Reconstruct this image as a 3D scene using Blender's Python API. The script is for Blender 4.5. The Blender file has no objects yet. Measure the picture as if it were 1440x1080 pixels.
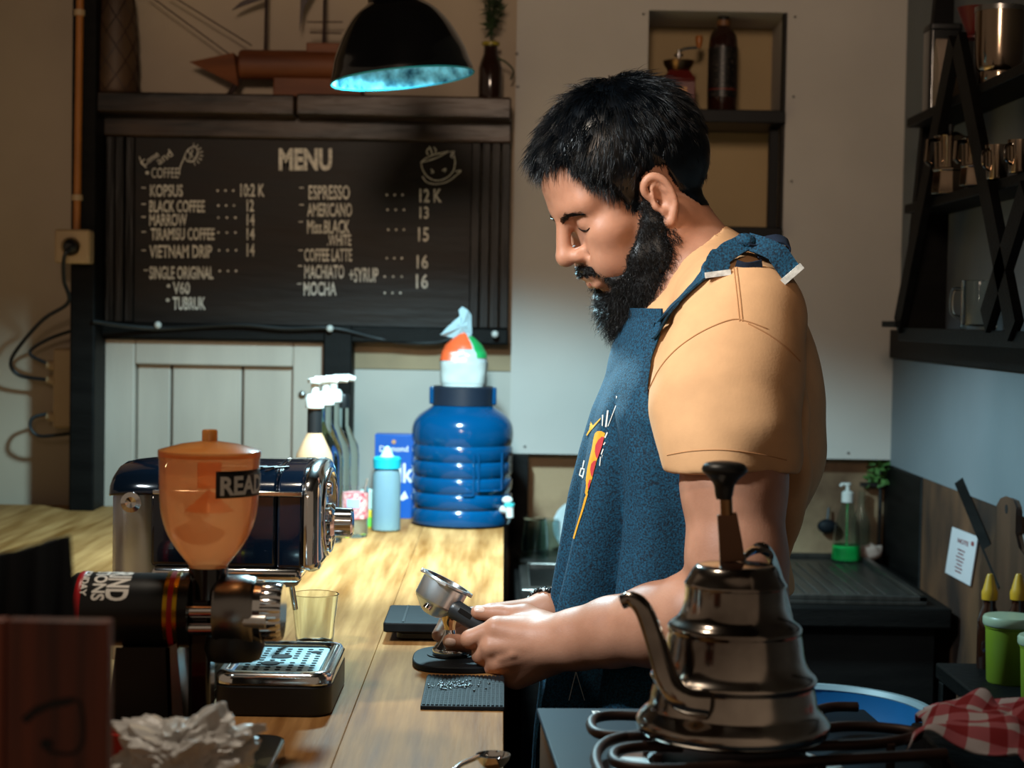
import bpy, bmesh, math, random
import numpy as np
from mathutils import Vector, Matrix, noise
from mathutils.bvhtree import BVHTree

random.seed(7)
rng = np.random.default_rng(7)
SC = bpy.context.scene
COL = SC.collection

# ------------------------------------------------------------------ camera
F = 2500.0                       # focal length in pixels of the 1440 px frame
CAMZ = 1.333
YAW, PITCH, ROLL = math.atan(13 / F), math.atan(97 / F), 0.0175
cam_data = bpy.data.cameras.new('camera')
cam = bpy.data.objects.new('camera', cam_data)
COL.objects.link(cam)
CM = (Matrix.Rotation(-YAW, 4, 'Z') @ Matrix.Rotation(math.pi / 2 - PITCH, 4, 'X')
      @ Matrix.Rotation(ROLL, 4, 'Z'))
cam.matrix_world = Matrix.Translation((0, 0, CAMZ)) @ CM
cam_data.sensor_width = 36.0
cam_data.lens = 36.0 * F / 1440.0
cam_data.clip_start = 0.05
cam_data.dof.use_dof = True
cam_data.dof.focus_distance = 2.15
cam_data.dof.aperture_fstop = 7.0
SC.camera = cam
SC.view_settings.view_transform = 'Standard'
SC.view_settings.look = 'None'
SC.view_settings.gamma = 1.0
SC.view_settings.exposure = 0.0
SC.view_settings.use_curve_mapping = False

# ------------------------------------------------------------------ light
world = bpy.data.worlds.new('world')
SC.world = world
world.use_nodes = True
bg = world.node_tree.nodes['Background']
bg.inputs[0].default_value = (1.0, 0.74, 0.52, 1)
bg.inputs[1].default_value = 0.17

def light(name, kind, loc, target, energy, color, **kw):
    d = bpy.data.lights.new(name, kind)
    d.energy = energy
    d.color = color
    for k, v in kw.items():
        setattr(d, k, v)
    o = bpy.data.objects.new(name, d)
    COL.objects.link(o)
    o.location = loc
    v = Vector(target) - Vector(loc)
    o.rotation_euler = v.to_track_quat('-Z', 'Y').to_euler()
    return o

COOL = (0.52, 0.88, 1.0)
# bulb in the pendant lamp that shows in the picture
light('pendant_bulb', 'SPOT', (-0.165, 2.90, 1.716), (-0.24, 2.93, 0.0), 85, COOL,
      spot_size=math.radians(148), spot_blend=0.3, shadow_soft_size=0.05)
light('pendant_beam', 'SPOT', (-0.165, 2.90, 1.712), (-0.09, 3.15, 0.9), 135, (0.6, 0.88, 1.0),
      spot_size=math.radians(88), spot_blend=0.9, shadow_soft_size=0.05)
# the next pendant of the row, nearer the camera and above the frame
light('second_pendant_bulb', 'SPOT', (-0.30, 1.70, 2.14), (-0.25, 1.75, 0.9), 24, (1.0, 0.86, 0.68),
      spot_size=math.radians(120), spot_blend=0.6, shadow_soft_size=0.07)
# unseen spot added on the left to light the man, not the counter
light('added_side_spot', 'SPOT', (-0.72, 1.50, 1.97), (0.11, 2.13, 1.25), 100, (0.84, 0.95, 1.0),
      spot_size=math.radians(52), spot_blend=0.8, shadow_soft_size=0.06)
# warm spot lamp of the room behind the camera, aimed at the back wall
light('room_spot', 'SPOT', (-0.2, -0.6, 2.24), (0.12, 3.9, 1.95), 175, (1.0, 0.76, 0.57),
      spot_size=math.radians(40), spot_blend=1.0, shadow_soft_size=0.22)

# ------------------------------------------------------------------ pixel helpers
R3 = CM.to_3x3()
def ray(px, py):
    return R3 @ Vector(((px - 720) / F, -(py - 540) / F, -1.0))
def at(px, py, Y):
    d = ray(px, py)
    t = Y / d.y
    return Vector((d.x * t, Y, CAMZ + d.z * t))
def on_z(px, py, Z):
    d = ray(px, py)
    t = (Z - CAMZ) / d.z
    return Vector((d.x * t, d.y * t, Z))
def on_x(px, py, X):
    d = ray(px, py)
    t = X / d.x
    return Vector((X, d.y * t, CAMZ + d.z * t))
def rect(px0, py0, px1, py1, Y):
    """world X0,X1,Z0,Z1 of a pixel rectangle standing at depth Y"""
    mx, my = (px0 + px1) / 2, (py0 + py1) / 2
    return at(px0, my, Y).x, at(px1, my, Y).x, at(mx, py1, Y).z, at(mx, py0, Y).z

# ------------------------------------------------------------------ materials
def lin(c):
    if isinstance(c, str):
        c = [int(c[i:i + 2], 16) / 255 for i in (0, 2, 4)]
    return [x / 12.92 if x <= .04045 else ((x + .055) / 1.055) ** 2.4 for x in c]

def mat(name, col, rough=.5, metal=0., var=.12, vscale=9., stretch=(1, 1, 1), bump=0., bscale=80.,
        trans=0., alpha=1., emis=None, estr=0., spec=.5, sss=0., coat=0., ior=1.45, col2=None, rvar=0.,
        detail=4., lo=.35, hi=.65, bstretch=None):
    m = bpy.data.materials.new(name)
    m.use_nodes = True
    nt = m.node_tree
    N, L = nt.nodes, nt.links
    b = N['Principled BSDF']
    tc = N.new('ShaderNodeTexCoord')
    mp = N.new('ShaderNodeMapping')
    mp.inputs['Scale'].default_value = stretch
    L.new(tc.outputs['Object'], mp.inputs['Vector'])
    nz = N.new('ShaderNodeTexNoise')
    nz.inputs['Scale'].default_value = vscale
    nz.inputs['Detail'].default_value = detail
    L.new(mp.outputs[0], nz.inputs['Vector'])
    rp = N.new('ShaderNodeValToRGB')
    c = lin(col)
    c1 = [max(0, x * (1 - var)) for x in c]
    c2 = lin(col2) if col2 else [min(1, x * (1 + var)) for x in c]
    rp.color_ramp.elements[0].color = (*c1, 1)
    rp.color_ramp.elements[1].color = (*c2, 1)
    rp.color_ramp.elements[0].position = lo
    rp.color_ramp.elements[1].position = hi
    L.new(nz.outputs['Fac'], rp.inputs[0])
    L.new(rp.outputs[0], b.inputs['Base Color'])
    b.inputs['Roughness'].default_value = rough
    b.inputs['Metallic'].default_value = metal
    b.inputs['Specular IOR Level'].default_value = spec
    b.inputs['IOR'].default_value = ior
    b.inputs['Transmission Weight'].default_value = trans
    b.inputs['Alpha'].default_value = alpha
    b.inputs['Coat Weight'].default_value = coat
    if sss:
        b.inputs['Subsurface Weight'].default_value = sss
        b.inputs['Subsurface Radius'].default_value = (.012, .005, .003)
        b.inputs['Subsurface Scale'].default_value = 1.0
    if emis:
        b.inputs['Emission Color'].default_value = (*lin(emis), 1)
        b.inputs['Emission Strength'].default_value = estr
    if rvar:
        mr = N.new('ShaderNodeMapRange')
        mr.inputs['To Min'].default_value = max(0, rough - rvar)
        mr.inputs['To Max'].default_value = rough + rvar
        L.new(nz.outputs['Fac'], mr.inputs['Value'])
        L.new(mr.outputs[0], b.inputs['Roughness'])
    if bump:
        n2 = N.new('ShaderNodeTexNoise')
        n2.inputs['Scale'].default_value = bscale
        n2.inputs['Detail'].default_value = 3
        if bstretch:
            m2 = N.new('ShaderNodeMapping')
            m2.inputs['Scale'].default_value = bstretch
            L.new(tc.outputs['Object'], m2.inputs['Vector'])
            L.new(m2.outputs[0], n2.inputs['Vector'])
        else:
            L.new(mp.outputs[0], n2.inputs['Vector'])
        bp = N.new('ShaderNodeBump')
        bp.inputs['Strength'].default_value = bump
        bp.inputs['Distance'].default_value = .004
        L.new(n2.outputs['Fac'], bp.inputs['Height'])
        L.new(bp.outputs[0], b.inputs['Normal'])
    return m

def tinted(name, col, through, mixf, rough=.3):
    """thin coloured translucent plastic: part tinted see-through, part glossy body"""
    m = mat(name, col, rough=rough, var=.1)
    nt = m.node_tree
    N, L = nt.nodes, nt.links
    out = N['Material Output']
    b = N['Principled BSDF']
    t = N.new('ShaderNodeBsdfTransparent')
    t.inputs[0].default_value = (*lin(through), 1)
    tl = N.new('ShaderNodeBsdfTranslucent')
    tl.inputs[0].default_value = (*lin(col), 1)
    m1 = N.new('ShaderNodeMixShader')
    m1.inputs[0].default_value = .6
    L.new(b.outputs[0], m1.inputs[1])
    L.new(tl.outputs[0], m1.inputs[2])
    m2 = N.new('ShaderNodeMixShader')
    m2.inputs[0].default_value = mixf
    L.new(m1.outputs[0], m2.inputs[1])
    L.new(t.outputs[0], m2.inputs[2])
    gl = N.new('ShaderNodeBsdfGlossy')
    gl.inputs['Roughness'].default_value = .08
    fr = N.new('ShaderNodeFresnel')
    fr.inputs[0].default_value = 1.16
    m3 = N.new('ShaderNodeMixShader')
    L.new(fr.outputs[0], m3.inputs[0])
    L.new(m2.outputs[0], m3.inputs[1])
    L.new(gl.outputs[0], m3.inputs[2])
    L.new(m3.outputs[0], out.inputs[0])
    return m

M = {}
M['chalk'] = mat('chalk', 'cfc9be', .9, var=.25, vscale=120)
M['chrome'] = mat('chrome', 'e8eaeb', .12, 1., var=.03, rvar=.04)
M['steel'] = mat('brushed steel', 'e6e6e4', .42, 1., var=.05, stretch=(1, 1, 12), rvar=.06)
M['dark_steel'] = mat('dark steel', '8c8a88', .3, 1., var=.12, rvar=.08)
M['black_plastic'] = mat('black plastic', '121314', .42, var=.2)
M['black_gloss'] = mat('black gloss', '0a0b0d', .15, var=.2, coat=.4)
M['black_rubber'] = mat('black rubber', '101418', .6, var=.25, vscale=40, spec=.2)
M['black_wood'] = mat('black stained wood', '090807', .55, var=.5, vscale=6, stretch=(1, 1, 8), bump=.3, spec=.15)
M['dark_metal'] = mat('black iron', '080808', .5, .2, var=.3, spec=.3)
M['white_plastic'] = mat('white plastic', 'bdbcb6', .4, var=.05)
M['cream_plastic'] = mat('cream plastic', 'a98f6c', .45, var=.06)
M['glass'] = mat('clear glass', 'f4fbfa', .02, trans=1., var=.01, ior=1.3)
M['blue_glass'] = mat('pale bottle glass', 'cfe6e8', .04, trans=1., var=.02, ior=1.25)
M['gold'] = mat('yellow metal ring', 'c79a24', .25, 1., var=.08)
M['red_ring'] = mat('red enamel', 'a3121a', .35, var=.08)

# ------------------------------------------------------------------ mesh builder
def rotm(rx=0, ry=0, rz=0):
    return (Matrix.Rotation(rz, 4, 'Z') @ Matrix.Rotation(ry, 4, 'Y') @ Matrix.Rotation(rx, 4, 'X'))
def T(x, y, z):
    return Matrix.Translation((x, y, z))
def frame(origin, zdir, xhint=(1, 0, 0)):
    z = Vector(zdir).normalized()
    x = Vector(xhint)
    x = x - z * x.dot(z)
    if x.length < 1e-5:
        x = Vector((0, 1, 0)) - z * z.y
    x.normalize()
    y = z.cross(x)
    m = Matrix((x, y, z)).transposed().to_4x4()
    m.translation = Vector(origin)
    return m

class MB:
    def __init__(s):
        s.v, s.f, s.mi = [], [], []
    def add(s, vs, fs, m=None, mi=0):
        o = len(s.v)
        if m is not None:
            vs = [m @ Vector(p) for p in vs]
        s.v += [tuple(p) for p in vs]
        s.f += [[i + o for i in f] for f in fs]
        s.mi += [mi] * len(fs)
        return s
    def box(s, c, size, m=None, mi=0):
        x, y, z = [q / 2 for q in size]
        vs = [(c[0] + a * x, c[1] + b * y, c[2] + d * z) for a in (-1, 1) for b in (-1, 1) for d in (-1, 1)]
        fs = [(0, 1, 3, 2), (4, 6, 7, 5), (0, 4, 5, 1), (2, 3, 7, 6), (0, 2, 6, 4), (1, 5, 7, 3)]
        return s.add(vs, fs, m, mi)
    def span(s, x0, x1, y0, y1, z0, z1, m=None, mi=0):
        return s.box(((x0 + x1) / 2, (y0 + y1) / 2, (z0 + z1) / 2), (abs(x1 - x0), abs(y1 - y0), abs(z1 - z0)), m, mi)
    def rbox(s, c, size, r, m=None, mi=0, n=5):
        """box with corners rounded in plan (xy)"""
        hx, hy = size[0] / 2, size[1] / 2
        poly = []
        for cx, cy, a0 in ((hx - r, hy - r, 0), (-hx + r, hy - r, 90), (-hx + r, -hy + r, 180), (hx - r, -hy + r, 270)):
            for k in range(n + 1):
                a = math.radians(a0 + 90 * k / n)
                poly.append((c[0] + cx + r * math.cos(a), c[1] + cy + r * math.sin(a)))
        return s.prism(poly, c[2] - size[2] / 2, c[2] + size[2] / 2, m, mi)
    def prism(s, poly, z0, z1, m=None, mi=0):
        n = len(poly)
        vs = [(p[0], p[1], z0) for p in poly] + [(p[0], p[1], z1) for p in poly]
        fs = [list(range(n))[::-1], list(range(n, 2 * n))] + [(i, (i + 1) % n, n + (i + 1) % n, n + i) for i in range(n)]
        return s.add(vs, fs, m, mi)
    def lathe(s, prof, seg=40, m=None, mi=0, ang=None):
        vs, fs = [], []
        n = len(prof)
        full = ang is None
        cnt = seg if full else seg + 1
        for k in range(cnt):
            a = (2 * math.pi * k / seg) if full else (ang[0] + (ang[1] - ang[0]) * k / seg)
            for r, z in prof:
                vs.append((r * math.cos(a), r * math.sin(a), z))
        for k in range(seg):
            k2 = (k + 1) % seg if full else k + 1
            for i in range(n - 1):
                fs.append((k * n + i, k2 * n + i, k2 * n + i + 1, k * n + i + 1))
        if full:
            for idx in (0, n - 1):
                if prof[idx][0] > 1e-6 and idx in getattr(s, 'caps', (0, n - 1)):
                    loop = [k * n + idx for k in range(seg)]
                    fs.append(loop[::-1] if idx == 0 else loop)
        return s.add(vs, fs, m, mi)
    def tube(s, path, rad, seg=10, m=None, mi=0, closed=False, flat=None):
        P = [Vector(p) for p in path]
        n = len(P)
        rs = rad if hasattr(rad, '__len__') else [rad] * n
        vs, fs = [], []
        up = Vector((0, 0, 1))
        prev = None
        for i in range(n):
            if closed:
                t = P[(i + 1) % n] - P[(i - 1) % n]
            else:
                t = P[min(i + 1, n - 1)] - P[max(i - 1, 0)]
            t.normalize()
            if prev is None:
                x = t.orthogonal() if abs(t.dot(up)) > .95 else up.cross(t)
            else:
                x = prev - t * prev.dot(t)
            x.normalize()
            prev = x
            y = t.cross(x)
            for k in range(seg):
                a = 2 * math.pi * k / seg
                vs.append(P[i] + (x * math.cos(a) + y * math.sin(a)) * rs[i])
        for i in range(n if closed else n - 1):
            j = (i + 1) % n
            for k in range(seg):
                k2 = (k + 1) % seg
                fs.append((i * seg + k, i * seg + k2, j * seg + k2, j * seg + k))
        if not closed:
            fs.append(list(range(seg))[::-1])
            fs.append([(n - 1) * seg + k for k in range(seg)])
        return s.add(vs, fs, m, mi)
    def ribbon(s, path, wdir, width, th=.0015, m=None, mi=0):
        """flat strap: path points, a width direction (one or per point), width (one or per point)"""
        P = [Vector(p) for p in path]
        n = len(P)
        W = [Vector(w).normalized() for w in wdir] if hasattr(wdir[0], '__len__') else [Vector(wdir).normalized()] * n
        ws = width if hasattr(width, '__len__') else [width] * n
        vs, fs = [], []
        for i in range(n):
            t = (P[min(i + 1, n - 1)] - P[max(i - 1, 0)]).normalized()
            w = (W[i] - t * W[i].dot(t)).normalized()
            nn = t.cross(w)
            for a, b in ((-1, -1), (1, -1), (1, 1), (-1, 1)):
                vs.append(P[i] + w * a * ws[i] / 2 + nn * b * th / 2)
        for i in range(n - 1):
            for k in range(4):
                k2 = (k + 1) % 4
                fs.append((i * 4 + k, i * 4 + k2, i * 4 + 4 + k2, i * 4 + 4 + k))
        fs += [(3, 2, 1, 0), tuple((n - 1) * 4 + k for k in range(4))]
        return s.add(vs, fs, m, mi)
    def ball(s, c, r, m=None, mi=0, nu=20, nv=12):
        rr = r if hasattr(r, '__len__') else (r, r, r)
        vs = [(c[0], c[1], c[2] - rr[2])]
        for i in range(1, nv):
            b = -math.pi / 2 + math.pi * i / nv
            for k in range(nu):
                a = 2 * math.pi * k / nu
                vs.append((c[0] + rr[0] * math.cos(b) * math.cos(a), c[1] + rr[1] * math.cos(b) * math.sin(a), c[2] + rr[2] * math.sin(b)))
        vs.append((c[0], c[1], c[2] + rr[2]))
        fs = [(0, 1 + (k + 1) % nu, 1 + k) for k in range(nu)]
        for i in range(nv - 2):
            for k in range(nu):
                k2 = (k + 1) % nu
                fs.append((1 + i * nu + k, 1 + i * nu + k2, 1 + (i + 1) * nu + k2, 1 + (i + 1) * nu + k))
        o = 1 + (nv - 2) * nu
        fs += [(o + k, o + (k + 1) % nu, len(vs) - 1) for k in range(nu)]
        return s.add(vs, fs, m, mi)
    def grid(s, fn, nu, nv, m=None, mi=0, wrap=False):
        vs = [fn(i / (nu if wrap else nu - 1), j / (nv - 1)) for j in range(nv) for i in range(nu)]
        fs = []
        for j in range(nv - 1):
            for i in range(nu if wrap else nu - 1):
                i2 = (i + 1) % nu
                fs.append((j * nu + i, j * nu + i2, (j + 1) * nu + i2, (j + 1) * nu + i))
        return s.add(vs, fs, m, mi)
    def build(s, name, material, parent=None, bevel=0., sharp=38., world=False, sub=0, solid=0., off=-1.):
        me = bpy.data.meshes.new(name)
        vs = s.v
        if world and parent is not None:
            L = parent.matrix_basis if parent.parent is None else parent.parent.matrix_basis @ parent.matrix_basis
            inv = L.inverted()
            vs = [tuple(inv @ Vector(p)) for p in vs]
        me.from_pydata(vs, [], s.f)
        ms = material if isinstance(material, (list, tuple)) else [material]
        for q in ms:
            me.materials.append(M[q] if isinstance(q, str) else q)
        if len(ms) > 1:
            me.polygons.foreach_set('material_index', s.mi)
        me.polygons.foreach_set('use_smooth', [True] * len(me.polygons))
        if sharp:
            me.set_sharp_from_angle(angle=math.radians(sharp))
        me.validate()
        me.update()
        o = bpy.data.objects.new(name, me)
        COL.objects.link(o)
        if parent is not None:
            o.parent = parent
        if solid:
            md = o.modifiers.new('solid', 'SOLIDIFY')
            md.thickness = solid
            md.offset = off
        if bevel:
            md = o.modifiers.new('bevel', 'BEVEL')
            md.width = bevel
            md.segments = 2
            md.limit_method = 'ANGLE'
            md.angle_limit = math.radians(40)
        if sub:
            md = o.modifiers.new('sub', 'SUBSURF')
            md.levels = md.render_levels = sub
        return o

def thing(name, label, cat, loc=(0, 0, 0), rz=0., group=None):
    o = bpy.data.objects.new(name, None)
    o.empty_display_size = .02
    COL.objects.link(o)
    o.location = loc
    o.rotation_euler = (0, 0, rz)
    o['label'] = label
    o['category'] = cat
    if group:
        o['group'] = group
    return o
def tag(o, label, cat, group=None, kind=None):
    o['label'] = label
    o['category'] = cat
    if group:
        o['group'] = group
    if kind:
        o['kind'] = kind
    return o
def struct(o, label=None, cat=None):
    o['kind'] = 'structure'
    if label:
        o['label'] = label
    if cat:
        o['category'] = cat
    return o
def copy_tree(o, parent=None):
    c = o.copy()
    COL.objects.link(c)
    if parent is not None:
        c.parent = parent
    for ch in o.children:
        copy_tree(ch, c)
    return c

def arc(p0, p1, p2, n=10):
    """quadratic curve through control points"""
    a, b, c = Vector(p0), Vector(p1), Vector(p2)
    return [a * (1 - t) ** 2 + b * 2 * t * (1 - t) + c * t * t for t in [i / n for i in range(n + 1)]]
def spline(pts, n=8):
    P = [Vector(p) for p in pts]
    out = []
    for i in range(len(P) - 1):
        p0, p1, p2, p3 = P[max(i - 1, 0)], P[i], P[i + 1], P[min(i + 2, len(P) - 1)]
        for k in range(n):
            t = k / n
            out.append(.5 * ((2 * p1) + (p2 - p0) * t + (2 * p0 - 5 * p1 + 4 * p2 - p3) * t * t + (3 * p1 - p0 - 3 * p2 + p3) * t ** 3))
    out.append(P[-1])
    return out
def bez(ctrl, k=6):
    return [(p[0], p[1]) for p in spline([(a, b, 0) for a, b in ctrl], k)]
def prof(pts, k=4):
    return [(max(p[0], 0), p[1]) for p in spline([(a, b, 0) for a, b in pts], k)]

def text_geo(s, bold=0.):
    """flat glyph mesh of a string, height about 1, starting at x = 0: (points, faces, width)"""
    cu = bpy.data.curves.new('t', 'FONT')
    cu.body = s
    cu.size = 1.0
    cu.offset = bold
    cu.resolution_u = 3
    o = bpy.data.objects.new('t', cu)
    COL.objects.link(o)
    dg = bpy.context.evaluated_depsgraph_get()
    me = bpy.data.meshes.new_from_object(o.evaluated_get(dg))
    vs = [(v.co.x, v.co.y) for v in me.vertices]
    fs = [tuple(p.vertices) for p in me.polygons]
    bpy.data.objects.remove(o)
    bpy.data.curves.remove(cu)
    bpy.data.meshes.remove(me)
    x0 = min([v[0] for v in vs] or [0])
    vs = [(a - x0, b) for a, b in vs]
    return vs, fs, max([v[0] for v in vs] or [0])
def text_on(mb, s, fn, w, h, bold=0., mi=0):
    """lay a string of width w and cap height h through fn(u, v) -> point"""
    vs, fs, tw = text_geo(s, bold)
    k = w / tw
    mb.add([fn(a * k, b * h / .69) for a, b in vs], fs, None, mi)
def stroke(mb, pts, wid, fn):
    """thin chalk stroke along 2-D points, through fn(u, v)"""
    P = [Vector((a, b, 0)) for a, b in pts]
    vs, fs = [], []
    n = len(P)
    for i in range(n):
        t = (P[min(i + 1, n - 1)] - P[max(i - 1, 0)])
        if t.length < 1e-9:
            t = Vector((1, 0, 0))
        t.normalize()
        nn = Vector((-t.y, t.x, 0)) * wid / 2
        vs += [fn(*(P[i] + nn).xy), fn(*(P[i] - nn).xy)]
    fs = [(2 * i, 2 * i + 1, 2 * i + 3, 2 * i + 2) for i in range(n - 1)]
    mb.add(vs, fs)

# ------------------------------------------------------------------ implicit surfaces (for the figure)
def np3(p):
    return np.array([p[0], p[1], p[2]], dtype=np.float32)
class Field:
    def __init__(s, xs, ys, zs):
        s.ax = [np.asarray(a, np.float32) for a in (xs, ys, zs)]
        s.D = np.full([len(a) for a in s.ax], .5, np.float32)
    def _sl(s, lo, hi, m):
        sl, co = [], []
        for i in range(3):
            a = s.ax[i]
            i0 = max(int(np.searchsorted(a, lo[i] - m)) - 1, 0)
            i1 = min(int(np.searchsorted(a, hi[i] + m)) + 1, len(a))
            sl.append(slice(i0, i1))
            shp = [1, 1, 1]
            shp[i] = -1
            co.append(a[i0:i1].reshape(shp))
        return tuple(sl), co
    def add(s, prim, k=.01, m=None):
        fn, lo, hi = prim
        sl, (X, Y, Z) = s._sl(lo, hi, (k + .012) if m is None else m)
        a = s.D[sl]
        if a.size == 0:
            return
        d = fn(X, Y, Z)
        h = np.clip(.5 + .5 * (a - d) / k, 0, 1)
        s.D[sl] = a * (1 - h) + d * h - k * h * (1 - h)
    def cut(s, prim, k=.004):
        fn, lo, hi = prim
        sl, (X, Y, Z) = s._sl(lo, hi, k + .012)
        a = s.D[sl]
        if a.size == 0:
            return
        d = fn(X, Y, Z)
        h = np.clip(.5 - .5 * (a + d) / k, 0, 1)
        s.D[sl] = a * (1 - h) - d * h + k * h * (1 - h)
    def mesh(s):
        D = s.D
        nx, ny, nz = D.shape
        neg = D < 0
        cnt = np.zeros((nx - 1, ny - 1, nz - 1), np.uint8)
        for i in (0, 1):
            for j in (0, 1):
                for k in (0, 1):
                    cnt += neg[i:nx - 1 + i, j:ny - 1 + j, k:nz - 1 + k]
        act = (cnt > 0) & (cnt < 8)
        I, J, K = np.nonzero(act)
        n = len(I)
        idx = np.full(act.shape, -1, np.int32)
        idx[I, J, K] = np.arange(n)
        acc = np.zeros((n, 3))
        num = np.zeros(n)
        cs = [(i, j, k) for i in (0, 1) for j in (0, 1) for k in (0, 1)]
        val = {c: D[I + c[0], J + c[1], K + c[2]] for c in cs}
        for c in cs:
            for axn in range(3):
                if c[axn] == 0:
                    e = list(c)
                    e[axn] = 1
                    e = tuple(e)
                    a, b = val[c], val[e]
                    x = (a < 0) != (b < 0)
                    t = np.where(x, a / np.where(x, a - b, 1), 0)
                    p = np.zeros((n, 3))
                    for q in range(3):
                        p[:, q] = c[q]
                    p[:, axn] += t
                    acc += p * x[:, None]
                    num += x
        acc /= num[:, None]
        base = np.stack([I, J, K], 1)
        pos = np.zeros((n, 3))
        for q in range(3):
            pos[:, q] = np.interp(base[:, q] + acc[:, q], np.arange(len(s.ax[q])), s.ax[q])
        quads = []
        # edges along each axis
        for axn in range(3):
            sl0 = [slice(1, -1)] * 3
            sl1 = [slice(1, -1)] * 3
            sl0[axn] = slice(0, D.shape[axn] - 1)
            sl1[axn] = slice(1, D.shape[axn])
            a, b = neg[tuple(sl0)], neg[tuple(sl1)]
            E = np.nonzero(a != b)
            inside = a[E]
            p = [E[q] + (0 if q == axn else 1) for q in range(3)]
            u, v = (axn + 1) % 3, (axn + 2) % 3
            def cell(du, dv):
                c = [p[0].copy(), p[1].copy(), p[2].copy()]
                c[u] = c[u] - du
                c[v] = c[v] - dv
                return idx[c[0], c[1], c[2]]
            q4 = np.stack([cell(1, 1), cell(0, 1), cell(0, 0), cell(1, 0)], 1)
            q4[~inside] = q4[~inside][:, ::-1]
            quads.append(q4)
        q = np.concatenate(quads)
        q = q[(q >= 0).all(1)]
        return pos, q
def cap(a, b, ra, rb, off=0.):
    a, b = np3(a), np3(b)
    ra, rb = ra + off, rb + off
    ab = b - a
    L2 = float(ab @ ab) + 1e-12
    def fn(X, Y, Z):
        t = np.clip(((X - a[0]) * ab[0] + (Y - a[1]) * ab[1] + (Z - a[2]) * ab[2]) / L2, 0, 1)
        return np.sqrt((X - a[0] - t * ab[0]) ** 2 + (Y - a[1] - t * ab[1]) ** 2 + (Z - a[2] - t * ab[2]) ** 2) - (ra + (rb - ra) * t)
    r = max(ra, rb)
    return fn, np.minimum(a, b) - r, np.maximum(a, b) + r
def ell(c, r, R=None, off=0.):
    c = np3(c)
    r = np.array(r, np.float32) + off
    R = np.eye(3, dtype=np.float32) if R is None else np.array(R, np.float32)     # rows: local axes in world
    def fn(X, Y, Z):
        x, y, z = X - c[0], Y - c[1], Z - c[2]
        q = [R[i, 0] * x + R[i, 1] * y + R[i, 2] * z for i in range(3)]
        k0 = np.sqrt(sum((q[i] / r[i]) ** 2 for i in range(3)))
        k1 = np.sqrt(sum((q[i] / r[i] ** 2) ** 2 for i in range(3))) + 1e-9
        return np.where(k0 < .02, -r.min(), k0 * (k0 - 1) / k1)
    ext = np.sqrt(((R * r[:, None]) ** 2).sum(0))
    return fn, c - ext, c + ext
def chain(fl, pts, rs, k=.006, off=0.):
    for i in range(len(pts) - 1):
        fl.add(cap(pts[i], pts[i + 1], rs[i], rs[i + 1], off), k)
def np_obj(name, pos, quads, material, parent=None, world=True):
    me = bpy.data.meshes.new(name)
    p = np.array(pos, np.float32)
    if parent is not None and world:
        p = p - np.array(parent.location, np.float32)
    me.vertices.add(len(p))
    me.vertices.foreach_set('co', p.ravel())
    q = np.asarray(quads, np.int32)
    me.loops.add(q.size)
    me.loops.foreach_set('vertex_index', q.ravel())
    me.polygons.add(len(q))
    me.polygons.foreach_set('loop_start', np.arange(len(q), dtype=np.int32) * q.shape[1])
    me.polygons.foreach_set('use_smooth', np.ones(len(q), bool))
    me.update(calc_edges=True)
    me.validate()
    for mm in (material if isinstance(material, (list, tuple)) else [material]):
        me.materials.append(M[mm] if isinstance(mm, str) else mm)
    o = bpy.data.objects.new(name, me)
    COL.objects.link(o)
    if parent is not None:
        o.parent = parent
    return o
def smooth(pos, quads, it=2, lam=.5):
    n = len(pos)
    q = quads
    e = np.concatenate([q[:, [i, (i + 1) % 4]] for i in range(4)])
    for _ in range(it):
        acc = np.zeros((n, 3))
        c = np.zeros(n)
        for a, b in ((0, 1), (1, 0)):
            np.add.at(c, e[:, a], 1)
            for d in range(3):
                acc[:, d] += np.bincount(e[:, a], pos[e[:, b], d], n)
        pos = pos + lam * (acc / np.maximum(c, 1)[:, None] - pos)
    return pos
def normals(pos, q):
    a, b, c, d = (pos[q[:, i]] for i in range(4))
    fn = np.cross(c - a, d - b)
    N = np.zeros_like(pos)
    for i in range(4):
        for k in range(3):
            N[:, k] += np.bincount(q[:, i], fn[:, k], len(pos))
    return N / (np.linalg.norm(N, axis=1)[:, None] + 1e-12)

# ================================================================== room shell
M['paint'] = mat('old white wall paint', 'b5afa8', .7, var=.06, vscale=3, bump=.08, bscale=40)
M['grey_paint'] = mat('grey blue wall paint', '6a7074', .7, var=.07, vscale=3, bump=.08, bscale=40)
M['plaster'] = mat('beige plaster', 'ab9a86', .85, var=.10, vscale=2.5, bump=.15, bscale=30)
M['stained'] = mat('stained lower wall', '66462e', .7, var=.45, vscale=5, col2='a08262', bump=.2)
M['plywood'] = mat('worn plywood', '2e1a0e', .7, var=.5, vscale=7, col2='5a3a22', stretch=(1, 1, .5))
M['floor'] = mat('dark floor', '2a2520', .6, var=.3, vscale=4)
M['ceiling'] = mat('dark ceiling boards', '2c241e', .8, var=.3, vscale=3)
M['niche'] = mat('niche back board', 'a8906a', .8, var=.08, vscale=3)

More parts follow.
